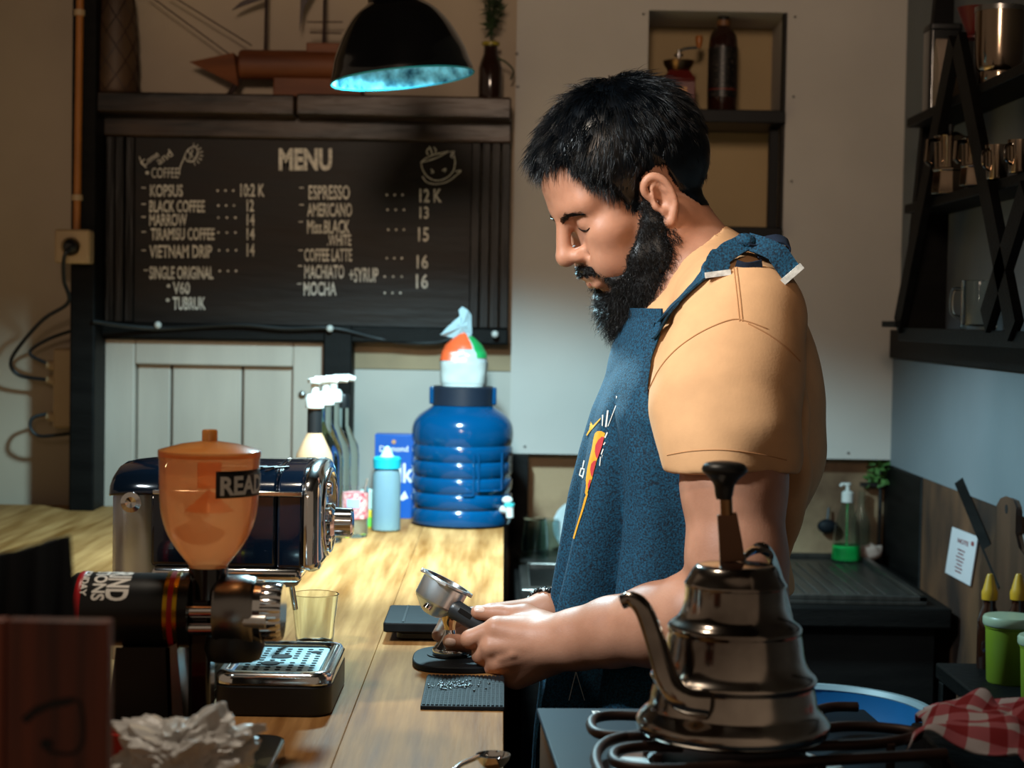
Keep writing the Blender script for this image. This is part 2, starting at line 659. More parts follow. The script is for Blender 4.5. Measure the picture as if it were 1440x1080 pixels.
BW = 3.90
HZ = 2.75
cx = .868                                    # right wall plane
o = MB().span(-2.6, 1.1, .3, 4.3, -.05, 0).build('floor', 'floor'); struct(o)
o = MB().span(-2.6, 1.1, .3, 4.3, HZ, HZ + .05).build('ceiling', 'ceiling'); struct(o)
o = MB().span(-2.6, cx, 4.12, 4.2, 0, HZ).build('wall_back', 'niche'); struct(o)
xe = .017
o = MB().span(-2.6, xe, 3.93, 4.12, 0, HZ).build('wall_back_left', 'plaster'); struct(o)
nx0, nx1, nz1, nz0 = at(911, 90, BW).x, at(1106, 90, BW).x, at(1010, 16, BW).z, 1.2
pz = at(980, 642, BW).z
wp = MB()
wp.span(xe, nx0, BW, 4.12, pz, HZ).span(nx1, cx, BW, 4.12, pz, HZ)
wp.span(nx0, nx1, BW, 4.12, nz1, HZ).span(nx0, nx1, BW, 4.12, pz, nz0)
struct(wp.build('wall_back_panel', 'paint'))
o = MB().span(xe, cx, 3.95, 4.12, 0, pz).build('wall_back_lower', 'stained'); struct(o)
o = MB().span(cx, cx + .1, .9, 4.2, 0, HZ).build('wall_right', 'grey_paint'); struct(o)
rp = MB().span(cx - .012, cx, 1.6, BW, 1.018, 1.252).build('wall_right_panel', 'grey_paint'); struct(rp)
o = MB().span(cx - .02, cx, 1.6, BW, 1.254, 1.315).build('trim_1', 'black_wood'); struct(o)
o = MB().span(.853, cx, 3.60, BW + .05, 0, 1.017).build('trim_2', 'black_wood', bevel=.004); struct(o)
o = MB().span(cx - .01, cx, 3.05, 3.60, .62, 1.017).build('wall_right_lower', 'plywood'); struct(o)
a, b = on_x(1352, 680, .855), on_x(1392, 775, .855)
o = MB().tube([a, b + (b - a) * .5], .013, seg=4).build('trim_3', 'black_wood'); struct(o)
# nail heads on the panel edges
x0, x1, z0, z1 = rect(716, 640, 739, 1000, 3.93)
o = MB().span(x0, x1, 3.88, 3.95, 0, pz - .002).build('trim_4', 'black_wood'); struct(o)
nl = MB()
for px, py in ((727, 76), (728, 122), (1118, 24), (1116, 136), (1113, 255), (1193, 637), (738, 628), (905, 20)):
    p = at(px, py, BW)
    nl.ball((p.x, p.y, p.z), .0032, nu=8, nv=5)
struct(nl.build('trim_5', 'dark_steel'))
# dark uprights on the left
x0, x1, _, _ = rect(101, 0, 136, 1000, 3.80)
struct(MB().span(x0, x1, 3.78, 3.93, 0, HZ).build('trim_6', 'black_wood', bevel=.004))
x0, x1, _, zt = rect(455, 470, 495, 720, 3.88)
struct(MB().span(x0, x1, 3.85, 3.93, 0, zt + .02).build('trim_7', 'black_wood', bevel=.004))
# grey painted wall board between upright and corner
M['greywall'] = mat('grey painted board', 'a9a39a', .7, var=.07, vscale=4)
M['ochre'] = mat('ochre stained strip', '8f7a5e', .75, var=.2, vscale=6)
x0, x1, z0, z1 = rect(496, 521, 716, 900, 3.91)
struct(MB().span(x0, x1, 3.905, 3.93, .5, z1).build('wall_back_board', 'greywall', bevel=.002))
_, _, z0, z1 = rect(496, 480, 716, 520, 3.91)
struct(MB().span(x0, x1, 3.912, 3.93, z0, z1).build('trim_8', 'ochre'))

# ------------------------------------------------------------------ white shutter
M['white_wood'] = mat('chipped white painted wood', 'a89b8e', .65, var=.10, vscale=5, stretch=(2, 1, .4), bump=.1)
t = thing('shutter', 'white painted plank shutter in a broad frame under the blackboard', 'shutter', at(297, 760, 3.9))
x0, x1, z0, z1 = rect(138, 478, 455, 800, 3.90)
ix0, ix1, _, iz1 = rect(190, 514, 411, 800, 3.90)
f = MB()
f.span(x0, ix0, 3.885, 3.93, z0, z1).span(ix1, x1, 3.885, 3.93, z0, z1).span(ix0, ix1, 3.885, 3.93, iz1, z1).span(ix0, ix1, 3.885, 3.93, z0, z0 + .08)
f.build('shutter_frame', 'white_wood', t, bevel=.004, world=True)
cuts = [ix0] + [at(p, 600, 3.9).x for p in (240, 340)] + [ix1]
pl = MB()
for a, b in zip(cuts[:-1], cuts[1:]):
    pl.span(a + .0025, b - .0025, 3.905, 3.93, z0 + .08, iz1)
pl.build('planks', 'white_wood', t, bevel=.003, world=True)
k = MB()
p = at(425, 555, 3.885)
k.lathe([(0, 0), (.007, 0), (.008, .004), (.004, .007), (0, .007)], 16, frame(p, (0, -1, 0)))
k.build('knob', 'dark_steel', t, world=True)

# ------------------------------------------------------------------ menu blackboard
M['board'] = mat('dark stained menu board', '0a0806', .5, spec=.3, var=.45, vscale=4, stretch=(.7, 1, 4), bump=.3, bscale=14, col2='1f1610', rvar=.1)
M['board_side'] = mat('rough dark plank', '0c0a09', .45, spec=.3, var=.4, vscale=8, stretch=(7, 1, .5), bump=.6, bscale=12, col2='1c1612')
M['beam'] = mat('old dark beam', '140e0a', .36, spec=.35, var=.5, vscale=6, stretch=(.6, 1, 5), bump=.7, bscale=10, col2='45352a')
MY = 3.86
t = thing('menu_board', 'dark wooden menu board lettered in chalk with coffee names and prices', 'menu board', at(425, 470, MY))
x0, x1, z0, z1 = rect(133, 164, 717, 480, MY)
bx0, bx1, bz0, bz1 = rect(188, 196, 661, 457, MY)
MB().span(bx0, bx1, MY + .012, 3.925, bz0, bz1).build('writing_panel', 'board', t, world=True)
MB().span(x0, x1, MY - .004, 3.925, bz1, z1).build('top_rail', 'beam', t, bevel=.004, world=True)
MB().span(x0, x1, MY - .004, 3.925, z0, bz0).build('bottom_rail', 'black_wood', t, bevel=.004, world=True)
for a, b in ((x0, bx0), (bx1, x1)):
    s = MB()
    n = 4
    for i in range(n):
        s.span(a + (b - a) * i / n + .001, a + (b - a) * (i + 1) / n - .001, MY + (.004 if i % 2 else .0), 3.925, bz0, bz1)
    s.build('side_plank', 'board_side', t, bevel=.002, world=True)
LY = MY + .0105
def bf(px0, py0):
    return lambda u, v: tuple(at(px0 + u, py0 - v, LY))
L = MB()
text_on(L, 'MENU', bf(392, 238), 75, 28, bold=.045)
L.build('menu_heading', 'chalk', t, world=True)
rows = [('KOPSUS', 211, 276, 46, 15), ('BLACK COFFEE', 210, 298, 78, 15), ('MARROW', 210, 317, 53, 15),
        ('TIRAMISU COFFEE', 212, 337, 90, 15), ('VIETNAM DRIP', 210, 362, 88, 16), ('SINGLE ORIGINAL', 210, 392, 90, 16),
        ('V60', 243, 413, 24, 15), ('TUBRUK', 243, 435, 46, 16),
        ('ESPRESSO', 434, 280, 58, 18), ('AMERICANO', 432, 304, 63, 17), ('Miss.BLACK', 432, 328, 60, 17),
        ('.WHITE', 460, 345, 34, 14), ('COFFEE LATTE', 428, 367, 67, 16), ('MACHIATO', 428, 391, 56, 17),
        ('+SYRUP', 491, 396, 41, 18), ('MOCHA', 427, 415, 46, 17)]
prices = [('10:2 K', 338, 276, 34, 16), ('12', 347, 297, 10, 15), ('14', 347, 317, 11, 15), ('14', 347, 337, 11, 15),
          ('14', 347, 360, 11, 16), ('12 K', 590, 284, 31, 17), ('13', 590, 307, 13, 15), ('15', 588, 339, 15, 18),
          ('16', 586, 377, 16, 17), ('16', 585, 405, 17, 18)]
for s, px, py, w, h in rows:
    L = MB()
    text_on(L, s, bf(px, py), w, h + 1, bold=.02)
    L.build('menu_line', 'chalk', t, world=True)
for s, px, py, w, h in prices:
    L = MB()
    text_on(L, s, bf(px, py), w, h + 1, bold=.02)
    L.build('price', 'chalk', t, world=True)
dotrows = [(306, 268, 11), (307, 289, 11), (307, 306, 12), (307, 327, 12), (308, 352, 12), (309, 381, 11.5),
           (544, 274, 11), (545, 295, 11.5), (546, 323, 11), (544, 363, 10.5), (541, 389, 12), (541, 412, 11)]
disc = lambda cx_, cy_, r: ([tuple(at(cx_ + r * math.cos(a), cy_ + r * math.sin(a), LY)) for a in [2 * math.pi * i / 8 for i in range(8)]], [tuple(range(8))[::-1]])
for px, py, st in dotrows:
    L = MB()
    for k in range(3):
        L.add(*disc(px + k * st, py, 1.7))
    L.build('dot_leader', 'chalk', t, world=True)
for px, py in ((237, 402), (236, 422), (207, 243)):
    MB().add(*disc(px, py, 2.6)).build('bullet', 'chalk', t, world=True)
for px, py in ((202, 264), (202, 287), (202, 305), (202, 326), (202, 352), (205, 380), (424, 264), (424, 288), (423, 312), (423, 352), (422, 374), (421, 399)):
    L = MB()
    stroke(L, [(px - 3, -py), (px + 3, -py)], 1.6, lambda u, v: tuple(at(u, -v, LY)))
    L.build('dash', 'chalk', t, world=True)
# chalk drawings
L = MB()
pf = lambda u, v: tuple(at(u, -v, LY))
def rtext(s, px, py, w, h, ang):
    ca, sa = math.cos(ang), math.sin(ang)
    text_on(L, s, lambda u, v: tuple(at(px + u * ca - v * sa, py - u * sa - v * ca, LY)), w, h)
rtext('Come', 203, 234, 26, 9, .6)
rtext('and', 224, 232, 24, 11, .6)
text_on(L, 'COFFEE', bf(213, 250), 38, 14)
stroke(L, [(196, -220), (199, -230), (206, -236)], 1.4, pf)
sp = [(252, -246), (253, -236), (258, -224), (262, -214), (268, -208), (275, -207), (278, -212), (276, -221), (270, -227), (263, -226), (259, -220)]
stroke(L, bez(sp, 4), 1.5, pf)
for a in range(0, 8):
    an = math.radians(80 - a * 22)
    stroke(L, [(270 + 10 * math.cos(an), -217 + 10 * math.sin(an)), (270 + 16 * math.cos(an), -217 + 16 * math.sin(an))], 1.1, pf)
stroke(L, [(264, -212), (272, -222)], 1.2, pf)
stroke(L, [(271, -210), (266, -225)], 1.2, pf)
L.build('coffee_sign_drawing', 'chalk', t, world=True)
L = MB()
for pts in ([(592, -228), (595, -240), (603, -250), (615, -254), (628, -250), (637, -241), (640, -228), (638, -217)],
            [(592, -228), (602, -226), (616, -221), (630, -213), (626, -214), (612, -217), (600, -222), (592, -228)],
            [(637, -222), (634, -219), (639, -213), (632, -214)],
            [(594, -248), (600, -256), (614, -259), (630, -255), (642, -246), (648, -240), (640, -241)],
            [(602, -218), (600, -213), (603, -208)], [(608, -217), (606, -211), (604, -206)], [(612, -215), (613, -211), (610, -207)],
            [(606, -238), (610, -242), (606, -243)], [(622, -240), (627, -237), (625, -242)]):
    stroke(L, bez(pts, 4), 1.6, pf)
L.build('cup_drawing', 'chalk', t, world=True)

# ledge on top of the board
t = thing('wall_ledge', 'rough dark timber ledge running along above the menu board', 'ledge', at(425, 150, 3.85))
x0, x1, z0, z1 = rect(126, 134, 719, 163, 3.80)
MB().span(x0, (x0 + x1) / 2 - .012, 3.79, 3.93, z0, z1).span((x0 + x1) / 2 - .008, x1, 3.785, 3.93, z0, z1 + .002).build('timber', 'beam', t, bevel=.004, world=True)
LEDGE = z1
# cable clipped under the board
c = spline([at(130, 452, 3.77), at(220, 462, 3.84), at(330, 457, 3.84), at(400, 462, 3.84), at(470, 462, 3.84), at(540, 478, 3.86), at(610, 482, 3.86), at(660, 470, 3.86), at(714, 474, 3.87)], 8)
t = thing('wall_cable', 'black cable clipped along the underside of the menu board', 'cable', c[0])
MB().tube(c, .0045, 8).build('cable', 'black_plastic', t, world=True)
for px, py in ((134, 452), (222, 457), (464, 462), (696, 470)):
    p = at(px, py, 3.835)
    MB().ball((p.x, p.y, p.z), .008, nu=10, nv=6).build('clip', 'white_plastic', t, world=True)

# ------------------------------------------------------------------ electrics on the left wall
M['orange_pipe'] = mat('ochre painted pipe', '9c5f22', .5, var=.12)
t = thing('conduit_pipe', 'ochre painted conduit pipe running down the dark post', 'pipe', at(110, 325, 3.77))
MB().tube([at(113, -30, 3.77), at(108, 325, 3.77)], .0078, 14).build('pipe', 'orange_pipe', t, world=True)
for py in (18, 278):
    q = at(112 - py * .012, py, 3.77)
    MB().tube([q + Vector((0, 0, -.006)), q + Vector((0, 0, .006))], .0115, 14).build('pipe_clip', 'cream_plastic', t, world=True)
t = thing('wall_socket', 'square cream wall socket with a black plug at the foot of the pipe', 'socket', at(105, 372, 3.8))
x0, x1, z0, z1 = rect(80, 323, 130, 371, 3.76)
MB().span(x0, x1, 3.735, 3.78, z0, z1).build('socket_box', 'cream_plastic', t, bevel=.006, world=True)
MB().lathe([(0, 0), (.017, 0), (.02, .006), (.02, -.004)], 24, frame(at(100, 347, 3.735), (0, -1, 0))).build('plug_ring', 'cream_plastic', t, world=True)
MB().lathe([(.015, 0), (.013, .014), (.006, .02), (0, .02)], 20, frame(at(100, 347, 3.73), (0, -1, 0))).build('plug', 'black_plastic', t, world=True)
cc = spline([at(100, 347, 3.708), at(90, 362, 3.70), at(90, 395, 3.73), at(96, 425, 3.76), at(60, 450, 3.80), at(25, 490, 3.84), at(15, 512, 3.86), at(28, 528, 3.87), at(66, 534, 3.87)], 8)
o = MB().tube(cc, .0042, 8).build('power_cord', 'black_plastic'); tag(o, 'long black power cord looping from the wall socket to the junction box', 'cord')
cc = spline([at(98, 466, 3.84), at(70, 476, 3.85), at(46, 490, 3.87), at(44, 500, 3.87), at(66, 511, 3.87)], 8)
o = MB().tube(cc, .004, 8).build('power_cord', 'black_plastic'); tag(o, 'short black cord from the dark post into the top of the junction box', 'cord')
cc = spline([at(66, 582, 3.87), at(46, 588, 3.86), at(43, 602, 3.85), at(55, 613, 3.85), at(80, 612, 3.84), at(101, 609, 3.84)], 8)
o = MB().tube(cc, .004, 8).build('power_cord', 'black_plastic'); tag(o, 'lowest black cord curling under the junction box to the post', 'cord')
t = thing('junction_box', 'tall cream junction box half behind the dark post', 'junction box', at(90, 605, 3.9))
x0, x1, z0, z1 = rect(77, 490, 112, 602, 3.88)
MB().span(x0, x1, 3.86, 3.93, z0, z1).build('box_body', 'cream_plastic', t, bevel=.006, world=True)
for py in (513, 533, 585):
    a = at(66, py, 3.872)
    b = at(78, py + 2, 3.872)
    MB().tube([a, b], [.009, .013], 12).build('cable_gland', 'cream_plastic', t, world=True)

# ================================================================== the wooden counter
m = mat('worn oiled counter planks', '92602e', .6, spec=.08, var=.25, vscale=6, stretch=(7, .5, 1), col2='be905c', bump=.12, bscale=30, rvar=.1, detail=6, lo=.3, hi=.72)
nt = m.node_tree
N, LK = nt.nodes, nt.links
b = N['Principled BSDF']
rampn = [n for n in N if n.type == 'VALTORGB'][0]
tc = [n for n in N if n.type == 'TEX_COORD'][0]
n3 = N.new('ShaderNodeTexNoise'); n3.inputs['Scale'].default_value = 2.6; n3.inputs['Detail'].default_value = 5
LK.new(tc.outputs['Object'], n3.inputs['Vector'])
r3 = N.new('ShaderNodeValToRGB')
r3.color_ramp.elements[0].position = .38; r3.color_ramp.elements[0].color = (.55, .5, .46, 1)
r3.color_ramp.elements[1].position = .6; r3.color_ramp.elements[1].color = (1, 1, 1, 1)
LK.new(n3.outputs['Fac'], r3.inputs[0])
wv = N.new('ShaderNodeTexNoise'); wv.inputs['Scale'].default_value = 30; wv.inputs['Detail'].default_value = 2
mp2 = N.new('ShaderNodeMapping'); mp2.inputs['Scale'].default_value = (4, .12, 1)
LK.new(tc.outputs['Object'], mp2.inputs[0]); LK.new(mp2.outputs[0], wv.inputs['Vector'])
r4 = N.new('ShaderNodeValToRGB')
r4.color_ramp.elements[0].position = .35; r4.color_ramp.elements[0].color = (.72, .66, .6, 1)
r4.color_ramp.elements[1].position = .62; r4.color_ramp.elements[1].color = (1, 1, 1, 1)
LK.new(wv.outputs['Fac'], r4.inputs[0])
mx = N.new('ShaderNodeMix'); mx.data_type = 'RGBA'; mx.blend_type = 'MULTIPLY'; mx.inputs[0].default_value = .45
mx2 = N.new('ShaderNodeMix'); mx2.data_type = 'RGBA'; mx2.blend_type = 'MULTIPLY'; mx2.inputs[0].default_value = .55
LK.new(rampn.outputs[0], mx.inputs[6]); LK.new(r3.outputs[0], mx.inputs[7])
LK.new(mx.outputs[2], mx2.inputs[6]); LK.new(r4.outputs[0], mx2.inputs[7])
LK.new(mx2.outputs[2], b.inputs['Base Color'])
M['counter'] = m
CT = .90
t = thing('counter', 'long worn wooden plank counter running back to the wall', 'counter', (-.6, 2.3, 0))
pk = MB()
seams = [-1.5, -1.05, -.72, -.435, -.157, .007]
for i, (a, b_) in enumerate(zip(seams[:-1], seams[1:])):
    pk.span(a + .0002, b_ - .0002, .75, 3.88, CT - .04, CT)
pk.build('worktop', 'counter', t, bevel=.0007, world=True)
MB().span(-1.45, -.02, .8, 3.86, .0, CT - .041).build('counter_base', 'black_wood', t, world=True)

# ------------------------------------------------------------------ right: sink counter
M['sink_steel'] = mat('dull sink steel', '5a5854', .35, .9, var=.15, stretch=(8, 1, 1), rvar=.08)
ST = .815
t = thing('sink_counter', 'low black counter with a steel sink along the back wall', 'sink counter', (.45, 3.6, 0))
MB().span(.045, .815, 3.30, 3.94, 0, ST - .05).build('cabinet', 'black_wood', t, world=True)
MB().span(.03, .84, 3.27, 3.94, ST - .05, ST - .012).build('black_edge', 'black_wood', t, bevel=.004, world=True)
sk = MB()
sk.span(.34, .80, 3.30, 3.90, ST - .012, ST - .004)
for k in range(16):
    sk.span(.36 + .025 * k, .368 + .025 * k, 3.36, 3.80, ST - .004, ST - .001)
for (a, b_, c_, d) in ((.34, .80, 3.30, 3.315), (.34, .80, 3.885, 3.90), (.785, .80, 3.30, 3.90), (.34, .35, 3.30, 3.90)):
    sk.span(a, b_, c_, d, ST - .004, ST + .006)
sk.build('drainer', 'sink_steel', t, bevel=.002, world=True)
bs = MB()
bs.span(.04, .335, 3.27, 3.31, ST - .012, ST + .012).span(.04, .335, 3.72, 3.90, ST - .012, ST)
bs.span(.04, .06, 3.31, 3.72, ST - .15, ST).span(.32, .335, 3.31, 3.72, ST - .15, ST).span(.06, .32, 3.31, 3.72, ST - .15, ST - .14).span(.06, .32, 3.71, 3.72, ST - .14, ST).span(.06, .32, 3.31, 3.318, ST - .14, ST)
bs.build('basin', 'sink_steel', t, bevel=.003, world=True)
MB().lathe([(0, 0), (.03, 0), (.034, .006), (.03, .012), (.012, .014), (0, .02)], 24, T(.16, 3.60, ST - .139)).build('drain_plug', 'dark_steel', t, world=True)

# ================================================================== pendant lamp
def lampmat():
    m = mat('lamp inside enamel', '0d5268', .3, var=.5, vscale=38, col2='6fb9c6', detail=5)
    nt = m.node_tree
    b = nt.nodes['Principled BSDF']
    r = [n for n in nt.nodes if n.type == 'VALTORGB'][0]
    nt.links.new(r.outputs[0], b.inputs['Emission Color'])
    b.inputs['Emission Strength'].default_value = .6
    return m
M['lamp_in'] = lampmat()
LP = at(566, 109, 2.90)
t = thing('pendant_lamp', 'black dome pendant lamp with a glowing cyan inside hanging over the counter', 'lamp', LP)
tilt = rotm(math.radians(-.5), math.radians(-6.6), 0)
out = [(.1165, 0), (.1155, .008), (.112, .02), (.106, .04), (.096, .062), (.083, .085), (.067, .105), (.05, .118), (.044, .123), (.044, .15), (.03, .165), (.012, .172), (0, .173)]
b = MB(); b.caps = ()
b.lathe(prof(out[:8]) + out[8:], 56, tilt).build('lamp_shade', 'black_gloss', t)
inn = [(.1163, -.0005), (.1135, .008), (.110, .02), (.104, .04), (.094, .061), (.081, .083), (.065, .102), (.048, .114), (0, .118)]
b = MB(); b.caps = ()
b.lathe(inn, 56, tilt).build('shade_lining', 'lamp_in', t)
b = MB(); b.caps = ()
b.lathe([(.1165, 0), (.118, -.0015), (.1165, -.003), (.1145, -.0015), (.1163, 0)], 56, tilt).build('shade_rim', mat('cyan rim', '2a9fb2', .3), t)
p = tilt @ Vector((0, 0, .172))
MB().tube([p, p + Vector((0, 0, HZ - LP.z - p.z))], .006, 10).build('lamp_cord', 'black_plastic', t)

# ================================================================== ledge things
M['ship_wood'] = mat('varnished brown bamboo', '5e2f14', .6, var=.25, vscale=6, stretch=(.5, 1, 3), col2='7d4520')
M['ship_dark'] = mat('dark brown wood', '2c1710', .5, var=.3, vscale=8)
SY = 3.85
t = thing('model_ship', 'wooden model sailing ship with a pointed bow standing on the ledge', 'model ship', (at(380, 130, SY).x, SY, LEDGE))
def lp(px, py, Y=SY):
    return at(px, py, Y)
h = MB()
a, b_ = lp(337, 91), lp(500, 93)
h.tube([a, a + Vector((.004, 0, 0)), b_], [.028, .032, .032], 28)
h.build('hull', 'ship_wood', t, world=True)
bw = MB()
tip, tp, bt = lp(266, 87), lp(331, 77), lp(336, 122)
for dy, sgn in ((-.03, 1),):
    vs = [tip, tp + Vector((0, -.03, 0)), bt + Vector((0, -.012, 0)), tp + Vector((0, .03, 0)), bt + Vector((0, .012, 0)), lp(341, 84) + Vector((0, 0, 0))]
    bw.add(vs, [(0, 2, 1), (0, 3, 4), (0, 4, 2), (0, 1, 5), (0, 5, 3), (1, 2, 5), (2, 4, 5), (4, 3, 5)])
bw.build('bow', 'ship_wood', t, world=True, sharp=30)
kx0, kx1, kz0, kz1 = rect(386, 115, 510, 136, SY)
MB().span(kx0, kx1, SY - .025, SY + .025, LEDGE, kz1 + .006).build('keel_block', 'ship_wood', t, bevel=.003, world=True)
q = lp(322, 132)
MB().tube([lp(338, 110), (q.x, q.y, LEDGE + .004)], .006, 8).build('prop_stick', 'ship_dark', t, world=True)
dx0, dx1, dz0, dz1 = rect(432, 62, 480, 76, SY)
MB().span(dx0, dx1, SY - .02, SY + .02, dz0, dz1).build('deck_box', 'ship_wood', t, bevel=.002, world=True)
for px, py0 in ((373, 70), (455, 66)):
    MB().tube([lp(px, py0), lp(px + 3, -60)], .0035, 8).build('mast', 'ship_dark', t, world=True)
for (x0_, y0_), (x1_, y1_) in (((354, 64), (235, -10)), ((322, 76), (205, -10)), ((432, 31), (482, 31)), ((436, 46), (480, 47))):
    MB().tube([lp(x0_, y0_), lp(x1_, y1_)], .0016, 6).build('rigging_line', 'ship_dark', t, world=True)
def sail(pts, nm='sail'):
    P = [lp(x, y, SY - .005) for x, y in pts]
    n = len(P)
    vs = [tuple(p) for p in P] + [tuple(p + Vector((0, .006, 0))) for p in P]
    fs = [tuple(range(n)), tuple(range(2 * n - 1, n - 1, -1))] + [(i, (i + 1) % n, n + (i + 1) % n, n + i) for i in range(n)]
    MB().add(vs, fs).build(nm, 'ship_dark', t, world=True)
sail([(326, 14), (338, 3), (352, -4), (372, -12), (372, -2), (350, 5)])
sail([(421, 44), (423, -20), (440, -40), (470, -44), (440, -12), (428, 10)])

# demijohn wrapped in netting, beside the post
M['brown_jar'] = mat('brown wrapped jar', '4a3522', .55, var=.25, vscale=7)
JX = at(162, 130, 3.85)
t = thing('wrapped_jar', 'tall brown jar wrapped in diamond netting at the left end of the ledge', 'jar', (JX.x, 3.85, LEDGE))
jr = [(.044, 0), (.048, .01), (.047, .06), (.046, .1), (.043, .15), (.038, .2), (.03, .24), (.028, .26)]
MB().lathe(prof(jr), 32).build('jar_body', 'brown_jar', t)
net = MB()
for s_ in (1, -1):
    for k in range(7):
        path = []
        for i in range(33):
            u = i / 32
            z = .005 + .25 * u
            r = np.interp(z, [q[1] for q in jr], [q[0] for q in jr]) + .001
            a = 2 * math.pi * k / 7 + s_ * u * 3.6
            path.append((r * math.cos(a), r * math.sin(a), z))
        net.tube(path, .0011, 5)
net.build('netting', 'ship_dark', t)

# small bottle with a sprig
M['leaf_dark'] = mat('dark green leaves', '24331a', .6, var=.4, vscale=30)
M['leaf'] = mat('green leaves', '3d5c2a', .5, var=.4, vscale=30)
M['brown_glass'] = mat('dark brown glass', '24130c', .12, var=.2, coat=.3)
bx = at(689, 142, 3.85)
t = thing('bud_vase_bottle', 'small brown bottle with a feathery green sprig at the right end of the ledge', 'bottle', (bx.x, 3.85, LEDGE))
k = 3.85 / F
bp = [(0, 0), (15.5 * k, 0), (16.5 * k, 3 * k), (16.5 * k, 46 * k), (14 * k, 56 * k), (10 * k, 66 * k), (9.5 * k, 76 * k), (11 * k, 78 * k), (11 * k, 82 * k), (0, 82 * k)]
MB().lathe(bp, 28).build('bottle_body', 'brown_glass', t)
MB().lathe([(10.5 * k, 77 * k), (12.5 * k, 78 * k), (12.5 * k, 82 * k), (10.5 * k, 83 * k)], 24).build('bottle_lip', mat('yellow lip', '8a7a20', .4), t)
lf = MB()
for i in range(5):
    a = rng.uniform(0, 6.28)
    top = Vector((.02 * math.cos(a) + .006, .02 * math.sin(a), rng.uniform(.2, .26)))
    path = arc((0, 0, 80 * k), (top.x * .2, top.y * .2, .19), top, 8)
    lf.tube(path, .0012, 5)
    for j in range(26):
        p = path[2 + j % 7] + Vector(rng.normal(0, .004, 3))
        d = Vector(rng.normal(0, 1, 3)).normalized() + Vector((0, 0, .6))
        d.normalize()
        w = d.orthogonal().normalized() * .0035
        lf.add([p, p + d * .012 + w, p + d * .026, p + d * .012 - w], [(0, 1, 2, 3)])
lf.build('sprig', 'leaf_dark', t)
st = spline([at(700, 82, 3.83), at(712, 88, 3.84), at(722, 100, 3.86), at(718, 112, 3.87)], 6)
MB().tube(st, .0022, 6).build('drooping_stem', 'leaf_dark', t, world=True)

# ================================================================== espresso machine
M['machine_blue'] = mat('dark blue black enamel', '071626', .12, var=.25, vscale=4, coat=.8, spec=.6)  # blue-black shell, blue deepened to paint in reflected surroundings
M['tank'] = mat('smoky clear tank', 'c4c0be', .25, trans=.45, var=.05, ior=1.15)
t = thing('espresso_machine', 'glossy dark blue home espresso machine with a chrome front beside the orange grinder', 'espresso machine', (-.3, 2.0, CT))
def oc(Y, z, seg=8):
    return Y, z
sec = [(1.90, -.275), (1.90, -.20), (1.905, -.187), (1.92, -.178), (1.95, -.170), (2.0, -.167), (2.05, -.169), (2.085, -.178), (2.10, -.195), (2.10, -.275), (2.07, -.282), (1.93, -.282)]
def loft_x(xs, sec, scale=None):
    """sweep a (Y, z) section along X"""
    mb = MB()
    n = len(sec)
    vs, fs = [], []
    for i, x in enumerate(xs):
        s_ = 1 if scale is None else scale[i]
        for (y, z) in sec:
            vs.append((x, 2.0 + (y - 2.0) * s_, CAMZ - .225 + (z + .225) * s_))
    for i in range(len(xs) - 1):
        for k_ in range(n):
            k2 = (k_ + 1) % n
            fs.append((i * n + k_, (i + 1) * n + k_, (i + 1) * n + k2, i * n + k2))
    fs += [tuple(range(n)), tuple((len(xs) - 1) * n + k_ for k_ in range(n))[::-1]]
    return mb.add(vs, fs)
loft_x([-.375, -.24], sec).build('body_shell', 'machine_blue', t, bevel=.004, world=True)
loft_x([-.2395, -.2165, -.212], sec, [1.004, 1.012, 1.012]).build('front_band', 'machine_blue', t, bevel=.003, world=True)
loft_x([-.2118, -.203, -.197, -.194], sec, [1.022, 1.022, .985, .94]).build('front_panel', 'chrome', t, bevel=.004, world=True)
tr = MB()
tr.span(-.372, -.2125, 1.894, 1.902, CAMZ - .198, CAMZ - .193)
tr.build('trim_line', 'chrome', t, bevel=.001, world=True)
MB().span(-.374, -.213, 1.897, 2.08, CAMZ - .291, CAMZ - .276).build('base_lip', 'chrome', t, bevel=.006, world=True)
v = MB()
for k_ in range(6):
    v.box((0, 0, 0), (.022, .003, .002), T(-.30 + .0, 1.925 + .0, 0) @ T(.012 * k_, .012, CAMZ - .1708) @ rotm(.15, 0, .9))
v.build('vent_slots', 'black_plastic', t, world=True)
# front panel fittings face +X
FX = frame((-.194, 2.0, CAMZ - .225), (1, 0, 0), (0, 1, 0))
rg = MB()
rg.tube([(.078 * math.cos(a), .046 * math.sin(a), 0) for a in [2 * math.pi * i / 40 for i in range(40)]], .004, 10, FX, closed=True)
rg.build('panel_ring', 'chrome', t, world=True)
MB().lathe([(.0, -.002), (.022, -.002), (.022, .004), (.017, .008), (.0165, .026), (.014, .028), (0, .028)], 28, FX @ T(0, -.012, 0)).build('steam_knob', 'chrome', t, world=True)
for x_, y_ in ((-.045, -.03), (-.045, 0.0), (-.045, .03)):
    MB().lathe([(0, -.002), (.009, -.002), (.009, .006), (.007, .008), (0, .008)], 18, FX @ T(x_, y_, 0)).build('push_button', 'chrome', t, world=True)
